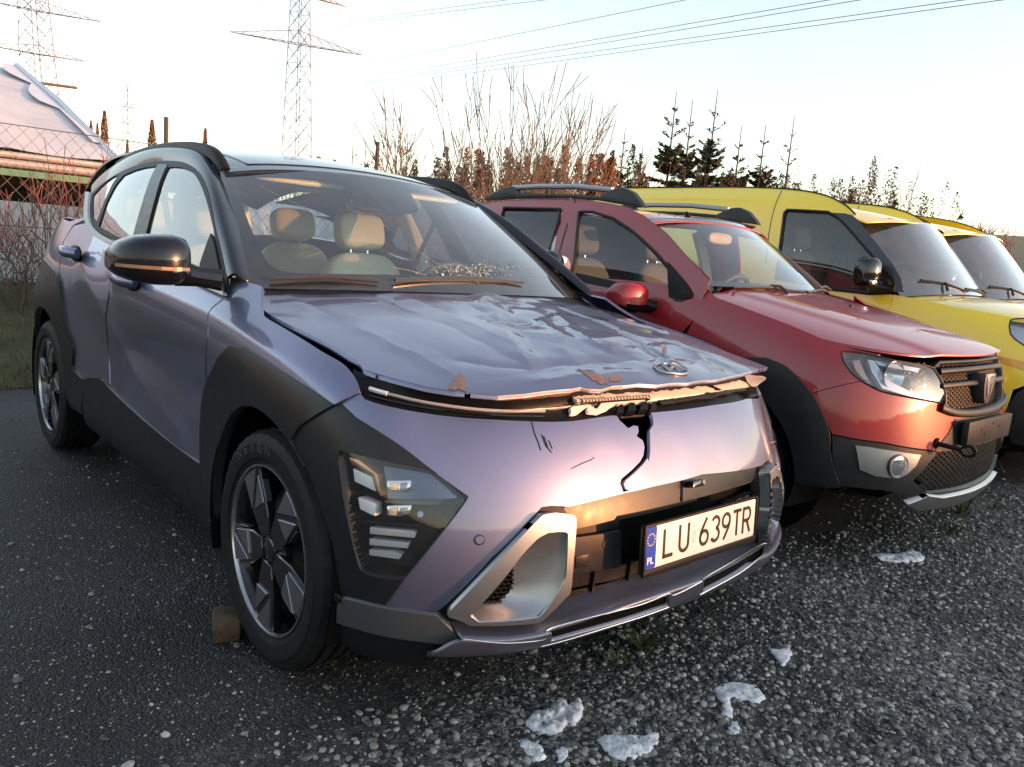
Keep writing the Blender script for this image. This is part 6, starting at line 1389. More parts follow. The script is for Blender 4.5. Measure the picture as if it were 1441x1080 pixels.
panel('pillar_trim', GV, GV.un(L(sm([(1166, 300), (1178, 306), (1190, 317), (1210, 340), (1230, 362), (1259, 394)]), [(1260, 411), (1272, 411)], sm([(1268, 392), (1256, 372), (1236, 346), (1216, 321), (1203, 306), (1190, 301)]))), van, mat('satin_black_trim', (.018, .02, .024), .4, coat=.2), off=.008, th=.01, both=True, res=.04)
ant = at(1260, 289, z=1.835); m = MB(); m.tube([ant, ant + np.array([-.01, 0, .03])], [.03, .008], 10); m.tube([ant + np.array([0, 0, .02]), ant + np.array([-.06, 0, .16])], .003, 5); m.build('roof_aerial', BLK, van, smooth=True)
cxm = -.55; print('van mirror', at(1215, 380, y=-1.0), at(1230, 400, y=-.95))
V0 = at(1215, 363, y=-1.0)
sec3 = [(-.90, -.61, -.50, 1.20, 1.375), (-.915, -.62, -.48, 1.185, 1.385), (-.96, -.62, -.47, 1.18, 1.39), (-1.01, -.62, -.48, 1.18, 1.385), (-1.05, -.62, -.51, 1.185, 1.37), (-1.065, -.61, -.54, 1.20, 1.35)]
for s_ in (1, -1):
    mu_ = mirror_unit(van, [(y * s_, a, b, c_, d) for y, a, b, c_, d in sec3], [(-.55, -.93 * s_, 1.19), (-.50, -.88 * s_, 1.18), (-.44, -.80 * s_, 1.18)], GLOSSBLK, BLK, lambda y: 1.225)
    m = MB(); m.box((-.485, -.98 * s_, 1.215), (.03, .15, .03)); m.build('mirror_strip', CHROME, mu_, bevel=.008)
wiper(van, pr(WV, [(1293, 396)], .015)[0], pr(WV, [(1360, 412)], .012)[0], pr(WV, [(1330, 411)], .02)[0], .010, mt=BLK); wiper(van, pr(WV, [(1356, 408)], .015)[0], pr(WV, [(1406, 410)], .012)[0], pr(WV, [(1386, 413)], .02)[0], .010, mt=BLK)
cab = link('cabin', None, van)
for y in (-.38, .38): seat(cab, -1.35, y, .72, SEATG, w=.5, back=.6)
rs('dashboard', (-.60, 0, 1.08), (.6, 1.45, .22), DASH, cab, .5, .35); steering(cab, (-.92, .38, 1.12))
m = MB(); m.box((-1.75, 0, 1.2), (.04, 1.6, 1.0)); m.build('bulkhead', mat('grey_bulkhead', (.2, .21, .22), .7), cab)
m = MB(); m.box((-1.2, 0, .6), (1.2, 1.5, .06)); m.build('cabin_floor', DASH, cab)
for sy in (-1, 1): m = MB(); m.box((-1.2, sy * .80, .9), (1.6, .05, .45)); m.build('door_card', DASH, cab)
for sx, sy in ((0, -1), (0, 1), (-2.81, -1), (-2.81, 1)): wheel(van, (sx, sy * .76, .33), R=.33, w=.20, rim=.20, style='plain', side=sy)
for sx in (0, -2.81):
    for sy in (-1, 1):
        m = MB(); m.lathe([(.40, .55 if sy > 0 else -.86), (.41, .86 if sy > 0 else -.55)], 24, c=(sx, 0, .35), a0=radians(-20), a1=radians(200)); m.lathe([(0, sy * .55), (.41, sy * .55)], 24, c=(sx, 0, .35)); m.build('wheel_arch_liner', VOID, van, smooth=True, angle=40)
m = MB(); m.box((-1.4, 0, .32), (1.9, 1.5, .14)); m.box((.2, 0, .6), (.9, 1.0, .5)); m.build('underbody', VOID, van)
def copy_tree(o, parent=None):
    c = o.copy(); COL.objects.link(c); c.parent = parent
    for k in list(o.children): copy_tree(k, c)
    return c
w1 = to_world(ant)[0]; set_frame((0, 0, 0)); w2 = at(1352, 308, z=1.835); print('van2 shift', w2 - w1)
van2 = copy_tree(van); van2.location = (VX + (w2 - w1)[0], VY + (w2 - w1)[1], 0)
van2['label'] = 'yellow delivery van at the far right end of the row, only windscreen and roof showing'
set_frame((0, 0, 0), 0)
# ================================================================== wooden chock, snow, pebbles, weeds
rng = random.Random(21)
R_ = Matrix.Rotation(radians(-18), 3, 'Z') @ Matrix.Rotation(radians(6), 3, 'Y')
ck = MB(); cc = at(318, 878, z=.036); ck.box((cc[0], cc[1], .036), (.11, .075, .06), R_)
ckm = mat('weathered_wood', (.11, .065, .035), .8, bump=.8, bscale=60, col2=(.03, .018, .01), vscale=22)
co = ck.build('wooden_chock', ckm, None, bevel=.006); tag(co, 'short weathered block of wood wedged behind the front wheel of the lilac car', 'chock')
SNOW = mat('old_snow', (.80, .82, .86), .5, bump=.9, bscale=70, col2=(.48, .50, .54), vscale=45, dirt=.25)
def snow(px, lab, h=.02, seed=0):
    h *= .6; rr = random.Random(seed); P_ = np.array([at(x, y, z=0.0)[:2] for x, y in sm(px, 4, True)]); c = P_.mean(0)
    P_ = P_ + np.array([[rr.uniform(-.006, .006), rr.uniform(-.006, .006)] for _ in P_]); lo, hi = P_.min(0), P_.max(0); st = max(hi - lo) / 34
    gx_, gy_ = np.meshgrid(np.arange(lo[0], hi[0], st), np.arange(lo[1], hi[1], st)); g = np.stack([gx_.ravel(), gy_.ravel()], 1); k = inside(P_, g); g = g[k]; d_ = segdist(P_, g); g = g[d_ > st * .5]
    V2 = [Vector(p) for p in P_] + [Vector(p) for p in g]; n = len(P_)
    ov, oe, of, *_ = delaunay_2d_cdt(V2, [(i, (i + 1) % n) for i in range(n)], [], 0, 1e-6); ov = np.array([tuple(v) for v in ov]); T = np.array([f for f in of if len(f) == 3]); cen = ov[T].mean(1); T = T[inside(P_, cen)]
    d_ = segdist(P_, ov); z = .006 + h * np.clip(d_ / .035, 0, 1) ** .5 * np.array([.55 + .45 * sin(p[0] * 90 + 2 * sin(p[1] * 70)) * sin(p[1] * 80 + seed) + rr.uniform(-.25, .25) for p in ov]); z[d_ < 1e-5] = .001
    o = link('snow_patch', mesh('snow_patch', [(p[0], p[1], zz) for p, zz in zip(ov, z)], T, True), None, SNOW)
    return tag(o, lab, 'snow', 'leftover snow patches on the gravel')
snow([(738, 1018), (755, 1004), (770, 1000), (783, 990), (794, 986), (800, 995), (806, 987), (817, 986), (820, 1003), (812, 1020), (795, 1022), (785, 1036), (765, 1034), (748, 1028)], 'biggest white snow patch in front of the lilac car bumper', .032, 1)
snow([(728, 1046), (745, 1045), (763, 1056), (768, 1068), (755, 1073), (738, 1062)], 'small oblong snow patch just below the biggest snow patch', .02, 2)
snow([(782, 1060), (795, 1054), (798, 1066), (786, 1074)], 'tiny round crumb of snow between the oblong patch and the wide thin one', .014, 3)
snow([(842, 1042), (870, 1036), (900, 1038), (925, 1032), (926, 1048), (905, 1066), (875, 1072), (855, 1060)], 'wide thin snow patch at the bottom edge right of the biggest one', .018, 4)
snow([(1006, 968), (1040, 962), (1065, 970), (1078, 985), (1062, 991), (1045, 985), (1030, 990), (1032, 1008), (1020, 1010), (1014, 990)], 'ragged L shaped snow patch on the coarse gravel', .012, 5)
snow([(1027, 1022), (1036, 1020), (1041, 1030), (1030, 1033)], 'tiny snow crumb below the ragged L shaped patch', .01, 6)
snow([(1082, 914), (1096, 917), (1110, 914), (1114, 925), (1103, 938), (1092, 928)], 'small star shaped snow patch above the ragged L shaped one', .01, 7)
snow([(1226, 782), (1262, 780), (1290, 778), (1302, 789), (1275, 793), (1242, 790)], 'long flat icy snow patch in front of the red car', .02, 8)
# pebbles: thousands of real stones, scattered as one mass
peb = []
pc_ = bpy.data.collections.new('pebble_shapes')
PM = bpy.data.materials.new('pebble_stone'); PM.use_nodes = True; nt = PM.node_tree; b_ = nt.nodes['Principled BSDF']; b_.inputs['Roughness'].default_value = .5
oi = nt.nodes.new('ShaderNodeObjectInfo'); rp = nt.nodes.new('ShaderNodeValToRGB'); e = rp.color_ramp.elements; e[0].position = 0; e[0].color = (.022, .023, .026, 1); e[1].position = 1; e[1].color = (.48, .46, .42, 1)
for p_, c_ in ((.28, (.075, .075, .078)), (.50, (.16, .158, .152)), (.74, (.27, .262, .25)), (.90, (.40, .39, .37))): q_ = e.new(p_); q_.color = (*c_, 1)
nt.links.new(oi.outputs['Random'], rp.inputs[0]); nn_ = nt.nodes.new('ShaderNodeTexNoise'); nn_.inputs['Scale'].default_value = 3; mx_ = nt.nodes.new('ShaderNodeMix'); mx_.data_type = 'RGBA'; mx_.blend_type = 'MULTIPLY'; mx_.inputs[0].default_value = .4
tc_ = nt.nodes.new('ShaderNodeTexCoord'); nt.links.new(tc_.outputs['Object'], nn_.inputs['Vector']); nt.links.new(rp.outputs[0], mx_.inputs[6]); nt.links.new(nn_.outputs['Color'], mx_.inputs[7]); nt.links.new(mx_.outputs[2], b_.inputs['Base Color'])
for k in range(6):
    bm = bmesh.new(); bmesh.ops.create_icosphere(bm, subdivisions=2 if k < 4 else 1, radius=1); rr = random.Random(k + 40); ax = (rr.uniform(.75, 1.15), rr.uniform(.6, .9), rr.uniform(.42, .65)); ph = [rr.uniform(0, 6) for _ in range(4)]
    for v in bm.verts:
        f_ = 1 + .16 * sin(v.co.x * 2.3 + ph[0]) * sin(v.co.y * 2.9 + ph[1]) + .10 * sin(v.co.z * 4 + ph[2]) * sin(v.co.x * 4.5 + ph[3]); v.co = Vector((v.co.x * ax[0] * f_, v.co.y * ax[1] * f_, v.co.z * ax[2] * f_))
    me = bpy.data.meshes.new('pebble_shape'); bm.to_mesh(me); bm.free(); me.materials.append(PM)
    if k < 4: me.shade_smooth()
    o = bpy.data.objects.new('pebble_shape', me); pc_.objects.link(o)
coarse = np.array([at(x, y, z=0)[:2] for x, y in [(380, 1100), (560, 1010), (700, 985), (850, 905), (990, 855), (1150, 775), (1250, 722), (1441, 690)]] + [(3.2, 6), (3.2, -1.2), (.6, -1.4)])
def vnoise(p, s, seed):
    return np.sin(p[:, 0] * s + seed) * np.sin(p[:, 1] * s * 1.1 + seed * 2) + .5 * np.sin(p[:, 0] * s * 2.3 + p[:, 1] * s * 1.7 + seed)
def scatter():
    R = np.random.default_rng(5); out = []
    def add(n, box, smin, smax, keep, sink):
        p = np.stack([R.uniform(box[0], box[1], n), R.uniform(box[2], box[3], n)], 1); p = p[keep(p, R)]; s = smin + (smax - smin) * R.random(len(p)) ** 2.2; out.append(np.concatenate([p, (s * sink)[:, None], s[:, None]], 1))
    def jit(p, R, a=.10): return p + R.normal(0, a, p.shape)
    dist = lambda p: np.hypot(p[:, 0] - CAM_LOC[0], p[:, 1] - CAM_LOC[1])
    add(80000, (-.2, 2.3, -1.7, 6.2), .005, .0150, lambda p, R: inside(coarse, jit(p, R)) & (R.random(len(p)) < np.clip(1.5 / dist(p), .15, 1.0) * 1.15), .15)
    add(42000, (-1.6, 2.2, -1.75, 1.6), .0016, .0052, lambda p, R: ~inside(coarse, jit(p, R, .15)) & (R.random(len(p)) < np.clip(1.3 / dist(p), .2, 1)), .2)
    add(9000, (-3.5, 1.5, -1.6, 4.5), .003, .0085, lambda p, R: ~inside(coarse, p) & (vnoise(p, 4, 1) > -.2), .2)
    add(2600, (-1.5, 2.2, -1.7, 4.5), .010, .019, lambda p, R: inside(coarse, jit(p, R, .2)) | (R.random(len(p)) < .12), .1)
    A = np.concatenate(out); A = A[dist(A[:, :2]) > .45]
    me = bpy.data.meshes.new('gravel_stones'); me.vertices.add(len(A)); me.vertices.foreach_set('co', np.ascontiguousarray(A[:, :3]).ravel().astype(np.float32))
    at_ = me.attributes.new('size', 'FLOAT', 'POINT'); at_.data.foreach_set('value', A[:, 3].astype(np.float32)); print('pebbles', len(A))
    o = link('gravel_stones', me, None, None, 'stuff'); me.materials.append(PM)
    ng = bpy.data.node_groups.new('scatter', 'GeometryNodeTree'); ng.interface.new_socket('Geometry', in_out='INPUT', socket_type='NodeSocketGeometry'); ng.interface.new_socket('Geometry', in_out='OUTPUT', socket_type='NodeSocketGeometry')
    N = ng.nodes.new; Lk = ng.links.new; gi = N('NodeGroupInput'); go = N('NodeGroupOutput'); ip = N('GeometryNodeInstanceOnPoints'); ci = N('GeometryNodeCollectionInfo'); ci.inputs['Collection'].default_value = pc_; ci.inputs['Separate Children'].default_value = True; ci.inputs['Reset Children'].default_value = True
    ip.inputs['Pick Instance'].default_value = True; na = N('GeometryNodeInputNamedAttribute'); na.data_type = 'FLOAT'; na.inputs['Name'].default_value = 'size'
    rv = N('FunctionNodeRandomValue'); rv.data_type = 'FLOAT_VECTOR'; rv.inputs[0].default_value = (-.5, -.5, 0); rv.inputs[1].default_value = (.5, .5, 6.28)
    Lk(gi.outputs[0], ip.inputs['Points']); Lk(ci.outputs[0], ip.inputs['Instance']); Lk(rv.outputs[0], ip.inputs['Rotation']); Lk(na.outputs[0], ip.inputs['Scale']); Lk(ip.outputs[0], go.inputs[0])
    md = o.modifiers.new('scatter', 'NODES'); md.node_group = ng
scatter()
# weeds
GRN = mat('weed_green', (.07, .11, .025), .6, col2=(.04, .06, .02), vscale=20)
def tuft(px, lab, h=.07, n=26, seed=0, spread=.06):
    rr = random.Random(seed); c = at(px[0], px[1], z=0); m = MB()
    for k in range(n):
        a = rr.uniform(0, 2 * pi); r0 = rr.uniform(0, spread * .4); b0 = Vector((c[0] + r0 * cos(a), c[1] + r0 * sin(a), 0)); ln = rr.uniform(.4, 1) * h; a2 = a + rr.uniform(-.6, .6); tip = b0 + Vector((cos(a2) * spread * rr.uniform(.4, 1.2), sin(a2) * spread * rr.uniform(.4, 1.2), ln)); mid = (b0 + tip) / 2 + Vector((0, 0, ln * .25)); w = Vector((-sin(a2), cos(a2), 0)) * rr.uniform(.002, .004)
        m.add([b0 - w, b0 + w, mid + w, mid - w, tip], [(0, 1, 2, 3), (3, 2, 4)])
        for j in range(2):
            q = b0 + (tip - b0) * rr.uniform(.3, .9); d = Vector((rr.uniform(-1, 1), rr.uniform(-1, 1), rr.uniform(0, .6))) * .014; s_ = d.cross(Vector((0, 0, 1))).normalized() * .004; m.add([q, q + d * .5 + s_, q + d, q + d * .5 - s_], [(0, 1, 2, 3)])
    return tag(m.build('weed', GRN, None), lab, 'weed', 'small weeds in the gravel')
tuft((905, 912), 'little green weed in the gravel under the bumper of the lilac car', .06, 30, 1); tuft((868, 932), 'thin weed close to the bumper, left of the other weed there', .04, 16, 2)
tuft((1352, 722), 'taller green weed sprouting just in front of the red car', .12, 30, 3, .08); tuft((1336, 748), 'low weed clump below the taller weed in front of the red car', .05, 26, 4, .08); tuft((1400, 716), 'faint green weed nearest the right edge of the gravel', .06, 20, 5, .08)
tuft((470, 935), 'dry weed in the shade behind the front tyre', .03, 14, 6)
# ================================================================== bank with winter grass, field, hill
def terrain(name, x0, x1, y0, y1, nx, ny, fz, mt):
    xs = np.linspace(x0, x1, nx); ys = np.linspace(y0, y1, ny); V = [(x, y, fz(x, y)) for y in ys for x in xs]; F = [(j * nx + i, j * nx + i + 1, (j + 1) * nx + i + 1, (j + 1) * nx + i) for j in range(ny - 1) for i in range(nx - 1)]
    return link(name, mesh(name, V, F, True), None, mt, 'structure')
def bankz(x, y):
    t = min(max((-4.4 - x) / 5.0, 0), 1); return .004 + .36 * t * t * (3 - 2 * t) + .02 * sin(x * 3 + y) * sin(y * 2.3) * min(1, (-4.4 - x) * 2 + .05)
GRD = mat('winter_grass_soil', (.09, .075, .035), .95, col2=(.035, .045, .015), vscale=2.5, bump=.8, bscale=30)
terrain('grass_bank', -60, -4.38, -60, 80, 90, 150, lambda x, y: bankz(x, y), GRD)
def hillz(x, y):
    # ground that climbs towards the right-hand horizon
    a = atan2(y - CAM_LOC[1], -(x - CAM_LOC[0])); d = hypot(x - CAM_LOC[0], y - CAM_LOC[1]); k = min(max((a - radians(45)) / radians(25), 0), 1) * min(max((radians(112) - a) / radians(16), 0), 1)
    return -.3 + (.0615 * max(0, d - 22) + .4) * k * k * (3 - 2 * k) + .02 * max(0, d - 80) * (1 - k)
terrain('hill', -520, 120, 20, 700, 80, 80, hillz, mat('far_field', (.10, .105, .045), .95, col2=(.13, .095, .05), vscale=.02, bump=.3, bscale=1))
def grass_tufts():
    R = np.random.default_rng(9); n = 26000; x = -4.35 - R.random(n) ** 1.5 * 5.0; y = R.uniform(-6, 4.5, n); V = []; F = []; mi = []
    h = R.uniform(.03, .11, n) * (1 + .8 * (vnoise(np.stack([x, y], 1), 1.3, 2) > .3)); a = R.uniform(0, 2 * pi, n); ln = R.uniform(-.05, .05, (n, 2)); w = .004
    z = np.array([bankz(p, q) for p, q in zip(x, y)])
    c, s = np.cos(a) * w, np.sin(a) * w; A = np.stack([x - c, y - s, z], 1); B = np.stack([x + c, y + s, z], 1); T = np.stack([x + ln[:, 0], y + ln[:, 1], z + h], 1)
    V = np.stack([A, B, T], 1).reshape(-1, 3); me = bpy.data.meshes.new('grass'); me.from_pydata(V.tolist(), [], (np.arange(3 * n).reshape(-1, 3)).tolist())
    me.materials.append(mat('grass_blades', (.085, .10, .03), .8, col2=(.14, .10, .045), vscale=1.2)); link('grass', me, None, None, 'stuff')
grass_tufts()
# ================================================================== plastic greenhouse behind the fence
gh = thing('greenhouse', 'long low greenhouse with pale sagging plastic roof and green gutter, behind the fence', 'greenhouse')
FILM = mat('greenhouse_film', (.62, .61, .62), .5, bump=.25, bscale=3, col2=(.50, .49, .51), vscale=1.0, dirt=.2)
WALLM = mat('greenhouse_wall', (.42, .44, .46), .8, col2=(.30, .32, .33), vscale=3, bump=.3, bscale=30, dirt=.4)
yR, yL = 1.29, -16.0
m = MB(); m.box((-9.6, (yR + yL) / 2, .84), (.08, yR - yL + .9, 1.02)); m.build('base_wall', WALLM, gh)
m = MB(); m.box((-9.75, (yR + yL) / 2, 1.5), (.3, yR - yL + .6, .34)); m.build('vent_opening', VOID, gh)
m = MB(); m.box((-9.50, (yR + yL) / 2, 1.69), (.10, yR - yL + .7, .08)); m.build('green_rail', mat('green_rail', (.03, .16, .10), .5), gh)
for z, r in ((1.80, .05), (1.90, .04)):
    m = MB(); m.tube([(-9.5, yL, z), (-9.5, yR + .5, z)], r, 10); m.build('gutter_pipe', mat('grey_pipe', (.35, .33, .33), .5, .3), gh, smooth=True)
nx_, ny_ = 16, 70; V = []
for j in range(ny_ + 1):
    y = yL + (yR - yL) * j / ny_
    for i in range(nx_ + 1):
        t = i / nx_; x = -9.5 - 6.5 * t; z = 1.98 + 1.90 * t ** .93 - .05 * abs(sin(pi * j / 5)) + .02 * sin(y * 2 + t * 9); V.append((x, y, z))
F = [(j * (nx_ + 1) + i, j * (nx_ + 1) + i + 1, (j + 1) * (nx_ + 1) + i + 1, (j + 1) * (nx_ + 1) + i) for j in range(ny_) for i in range(nx_)]
loft = link('film_roof', mesh('film_roof', V, F, True), gh, FILM)
V2 = [(-32 - x if False else -16 - (x + 16) * 1.0 if 0 else -32 - x, y, z) for x, y, z in V]; link('film_roof', mesh('film_roof', V2, [tuple(reversed(f)) for f in F], True), gh, FILM)
m = MB(); m.add([(-9.5, yR, 1.95), (-16, yR, 3.88), (-22.5, yR, 1.95), (-22.5, yR, .3), (-9.5, yR, .3)], [(0, 1, 2, 3, 4)]); m.build('gable_end', FILM, gh)
m = MB(); m.tube([(-9.45, yR + .02, 1.97), (-12.7, yR + .02, 3.0), (-16, yR + .02, 3.92)], .045, 8); m.build('gable_hoop', mat('galvanised_tube', (.5, .5, .54), .4, .6), gh, smooth=True)
m = MB(); m.add([(-9.6 - 6.4 * t, yR - .10 - .22 * abs(sin(t * 9)) * (t > .45) , 1.99 + 1.90 * t ** .93 + .03) for t in np.linspace(.1, 1, 16)] + [(-9.6 - 6.4 * t, yR + .02, 2.0 + 1.90 * t ** .93 + .02) for t in np.linspace(.1, 1, 16)], [(i, i + 1, 17 + i, 16 + i) for i in range(15)]); m.build('loose_film_edge', mat('loose_film', (.6, .6, .66), .4), gh, smooth=True)
# pole lying out of the gable
p0, p1 = at(55, 117, x=-14.5), at(108, 124, x=-14.5); m = MB(); m.tube([p0, p1], .03, 6); tag(m.build('wooden_pole', mat('pole_wood', (.12, .08, .05), .7), None), 'thin wooden pole sticking out beside the greenhouse ridge', 'pole')
# pale covered bed further right
m = MB(); pts = [(-13.5, 4.2), (-12.5, 9.5)]
V = []; n = 30
for i in range(n + 1):
    y = 3.6 + 6.6 * i / n
    for k in range(7): V.append((-13.6 + .5 * (k - 3), y, .35 + 1.55 * max(0, 1 - ((k - 3) / 3.1) ** 2) ** .5 + .04 * sin(y * 5 + k)))
F = [(i * 7 + k, i * 7 + k + 1, (i + 1) * 7 + k + 1, (i + 1) * 7 + k) for i in range(n) for k in range(6)]
tag(link('covered_bed', mesh('covered_bed', V, F, True), None, mat('pale_fleece', (.45, .45, .46), .8, bump=.6, bscale=6, col2=(.3, .3, .31), vscale=3)), 'long mound covered in pale fleece, behind the bare shrubs', 'covered bed')
# ================================================================== wire fence
fn = thing('wire_fence', 'chain link fence on thin dark posts running behind the parked cars', 'fence')
FX = -6.4; PST = mat('fence_post', (.06, .05, .045), .8)
for px_, top in ((234, 165), (532, 200)):
    p = at(px_, top, x=FX); m = MB(); m.tube([(FX, p[1], .1), (FX, p[1], p[2])], .022, 8); m.build('fence_post', PST, fn, smooth=True)
for y in (-7.5, -4.8, -2.1): m = MB(); m.tube([(FX, y, .1), (FX, y, 2.2)], .022, 8); m.build('fence_post', PST, fn, smooth=True)
m = MB(); s_ = .105; z0, z1 = .25, 1.98; ya, yb = -8.0, 12.0; k = ya
WIR = mat('fence_wire', (.08, .07, .07), .5, .5)
while k < yb:
    h = z1 - z0
    for sg in (1, -1):
        pts = []; 
        m.bar((FX, k, z0), (FX, k + sg * h * .9, z1), .0035)
    k += s_ * 1.25
m.build('wire_mesh', WIR, fn, kind='stuff')
m = MB()
for z in (z1, 1.1, .3): m.tube([(FX, ya, z), (FX, yb, z)], .004, 5)
m.build('tension_wire', WIR, fn, kind='stuff')
# ================================================================== pylons and lines
STEEL = mat('galvanised_steel', (.20, .20, .21), .6, .3); STEELR = STEEL
def seg(m, a, b, w): m.bar(a, b, w)
def lattice(parent, base, top, w0, w1, n, wd, name='lattice_mast'):
    m = MB(); base = Vector(base); top = Vector(top); ax = [Vector((1, 0, 0)), Vector((0, 1, 0))]
    rot = Matrix.Rotation(radians(25), 3, 'Z'); cs = [rot @ Vector(v) for v in ((.5, .5, 0), (-.5, .5, 0), (-.5, -.5, 0), (.5, -.5, 0))]; rings = []
    for i in range(n + 1):
        t = 1 - (1 - i / n) ** 1.15; w = w0 + (w1 - w0) * t; c = base + (top - base) * t; rings.append([c + v * w for v in cs])
    for i in range(n):
        for k in range(4):
            m.bar(rings[i][k], rings[i + 1][k], wd); m.bar(rings[i][k], rings[i + 1][(k + 1) % 4], wd * .55); m.bar(rings[i + 1][k], rings[i][(k + 1) % 4], wd * .55)
            if i % 3 == 0: m.bar(rings[i][k], rings[i][(k + 1) % 4], wd * .5)
    return m.build(name, STEEL, parent, kind='stuff')
def arm(parent, a, b, c, h, wd, n=7):
    """cross-arm from tip a to tip b through the mast at c; h = depth of the truss at the mast"""
    a, b, c = Vector(a), Vector(b), Vector(c); up = Vector((0, 0, h)); side = (b - a).normalized().cross(Vector((0, 0, 1))) * h * .35; m = MB()
    for tip in (a, b):
        prev = None
        for i in range(n + 1):
            t = i / n; lo_ = [tip + (c + s * side - tip) * t for s in (1, -1)]; hi_ = tip + (c + up - tip) * t
            if prev:
                for u, v in zip(prev[0], lo_): m.bar(u, v, wd)
                m.bar(prev[1], hi_, wd); m.bar(prev[0][0], hi_, wd * .6); m.bar(lo_[1], prev[0][0], wd * .6); m.bar(prev[0][1], hi_, wd * .6)
            prev = (lo_, hi_)
    return m.build('cross_arm', STEEL, parent, kind='stuff')
def insul(parent, p, ln, gap, wd):
    m = MB(); p = Vector(p); d = Vector((gap / 2, gap / 2, 0))
    for s in (1, -1): m.bar(p + d * s, p + d * s - Vector((0, 0, ln)), wd)
    m.bar(p + d - Vector((0, 0, ln)), p - d - Vector((0, 0, ln)), wd); return m.build('insulator_string', mat('insulator_grey', (.4, .38, .38), .5), parent)
D = 140.0
py = thing('electricity_pylon', 'tall lattice pylon with long cross arms behind the roof of the lilac car', 'pylon', group='lattice electricity pylons')
b0 = Vector(at(416, 300, depth=D)); t0 = Vector(at(424, -60, depth=D)); gz0 = hillz(b0.x, b0.y); base = b0 + (b0 - t0) * ((b0.z - gz0) / (t0.z - b0.z))
lattice(py, base, t0, 4.3, 2.0, 16, .12)
for (c_, l_, r_, h_) in (((419, 62), (323, 45), (510, 78), 2.3), ((422, -8), (366, -20), (487, 10), 1.6)):
    C_ = at(*c_, depth=D); A_ = at(*l_, z=C_[2]); B_ = at(*r_, z=C_[2])
    arm(py, A_, B_, C_, h_, .12); 
    for q in ((l_[0], l_[1]), (r_[0], r_[1])) + (((367, 53), (470, 72)) if c_[1] > 0 else ()): insul(py, at(q[0], q[1], z=C_[2]), 3.2, .9 * 1.4, .05)
py2 = thing('electricity_pylon.001', 'lattice pylon standing behind the greenhouse at the far left', 'pylon', group='lattice electricity pylons')
b0 = Vector(at(62, 230, depth=110)); t0 = Vector(at(44, -40, depth=110)); gz0 = hillz(b0.x, b0.y); base = b0 + (b0 - t0) * ((b0.z - gz0) / (t0.z - b0.z)); lattice(py2, base, t0, 4.3, 2.4, 15, .10)
for (c_, l_, r_, h_) in (((48, 15), (-60, -8), (142, 31), 1.5), ((50, 76), (-40, 60), (120, 87), 1.2)):
    C_ = at(*c_, depth=110); A_ = at(*l_, z=C_[2]); B_ = at(*r_, z=C_[2]); arm(py2, A_, B_, C_, h_, .09); insul(py2, B_, 1.1, .5, .04)
py3 = thing('electricity_pylon.002', 'faint distant pylon between the thuja trees left of the lilac roof', 'pylon', group='lattice electricity pylons')
b0 = Vector(at(181, 240, depth=380)); t0 = Vector(at(179, 120, depth=380)); gz0 = hillz(b0.x, b0.y); base = b0 + (b0 - t0) * ((b0.z - gz0) / (t0.z - b0.z)); lattice(py3, base, t0, 6.0, 2.2, 16, .16)
for c_, l_, r_ in (((180, 151), (152, 147), (207, 154)), ((180, 174), (140, 170), (203, 178))):
    C_ = at(*c_, depth=380); arm(py3, at(*l_, z=C_[2]), at(*r_, z=C_[2]), C_, 2.0, .13)
def line3(pxa, da, pxb, db, lab, r=.022, extend=1.0):
    n = 14; pts = []
    for i in range(n + 1):
        t = i / n; inv = (1 - t) / da + t / db; pts.append(at(pxa[0] + (pxb[0] - pxa[0]) * t, pxa[1] + (pxb[1] - pxa[1]) * t + 14 * sin(pi * t) * .0, depth=1 / inv))
    m = MB(); m.tube(pts, r, 5); return tag(m.build('power_line', mat('line_aluminium', (.30, .31, .33), .5, .4), None, smooth=True), lab, 'power line', 'overhead power lines')
line3((487, 34), 140, (785, -2), 60, 'uppermost overhead wire left of centre'); line3((487, 30), 141, (760, -6), 60, 'thin wire twinned just above the uppermost one')
line3((510, 92), 147, (975, -2), 50, 'single overhead wire rising to the middle of the sky'); line3((470, 118), 147, (1180, -2), 42, 'overhead wire, upper of the middle pair'); line3((470, 124), 147, (1235, -4), 42, 'overhead wire, lower of the middle pair')
line3((510, 118), 147, (1372, -2), 38, 'overhead wire, upper of the longest pair'); line3((510, 124), 147, (1441, -4), 38, 'overhead wire, lower of the longest pair, reaching the top right corner')
# ================================================================== trees and shrubs
def grow(m, rr, p, d, ln, r, depth, spread, up, rmin, kids=(2, 3), tips=None, curl=.12):
    n = 3; pts = [p]; q = p; dd = d.normalized()
    for i in range(n):
        dd = (dd + Vector((rr.uniform(-1, 1), rr.uniform(-1, 1), rr.uniform(-.6, 1))) * curl + Vector((0, 0, up))).normalized(); q = q + dd * ln / n; pts.append(q)
    rr_ = [max(rmin, r * (1 - .4 * i / n)) for i in range(n + 1)]; m.tube(pts, rr_, 4 if r < .012 else 6, cap=False)
    if tips is not None and depth <= 1: tips.append((q, dd))
    if depth <= 0: return
    for k in range(rr.randint(*kids)):
        i = rr.randint(1, n); b = pts[i]; ax = Vector((rr.uniform(-1, 1), rr.uniform(-1, 1), rr.uniform(-.3, .5))).normalized()
        grow(m, rr, b, (dd + ax * spread), ln * rr.uniform(.55, .85), max(rmin, r * .55), depth - 1, spread, up, rmin, kids, tips, curl)
    grow(m, rr, q, dd, ln * .75, max(rmin, r * .6), depth - 1, spread, up, rmin, kids, tips, curl)
BARKR = mat('red_twigs', (.30, .05, .05), .6, col2=(.22, .10, .07), vscale=3); BARKG = mat('grey_brown_twigs', (.11, .08, .06), .8, col2=(.06, .05, .04), vscale=4); BARKO = mat('sunlit_bark', (.22, .155, .11), .8, col2=(.13, .09, .07), vscale=3)  # tan bark lightened in colour for the low sun on the shrubs
BP = [0, 0]
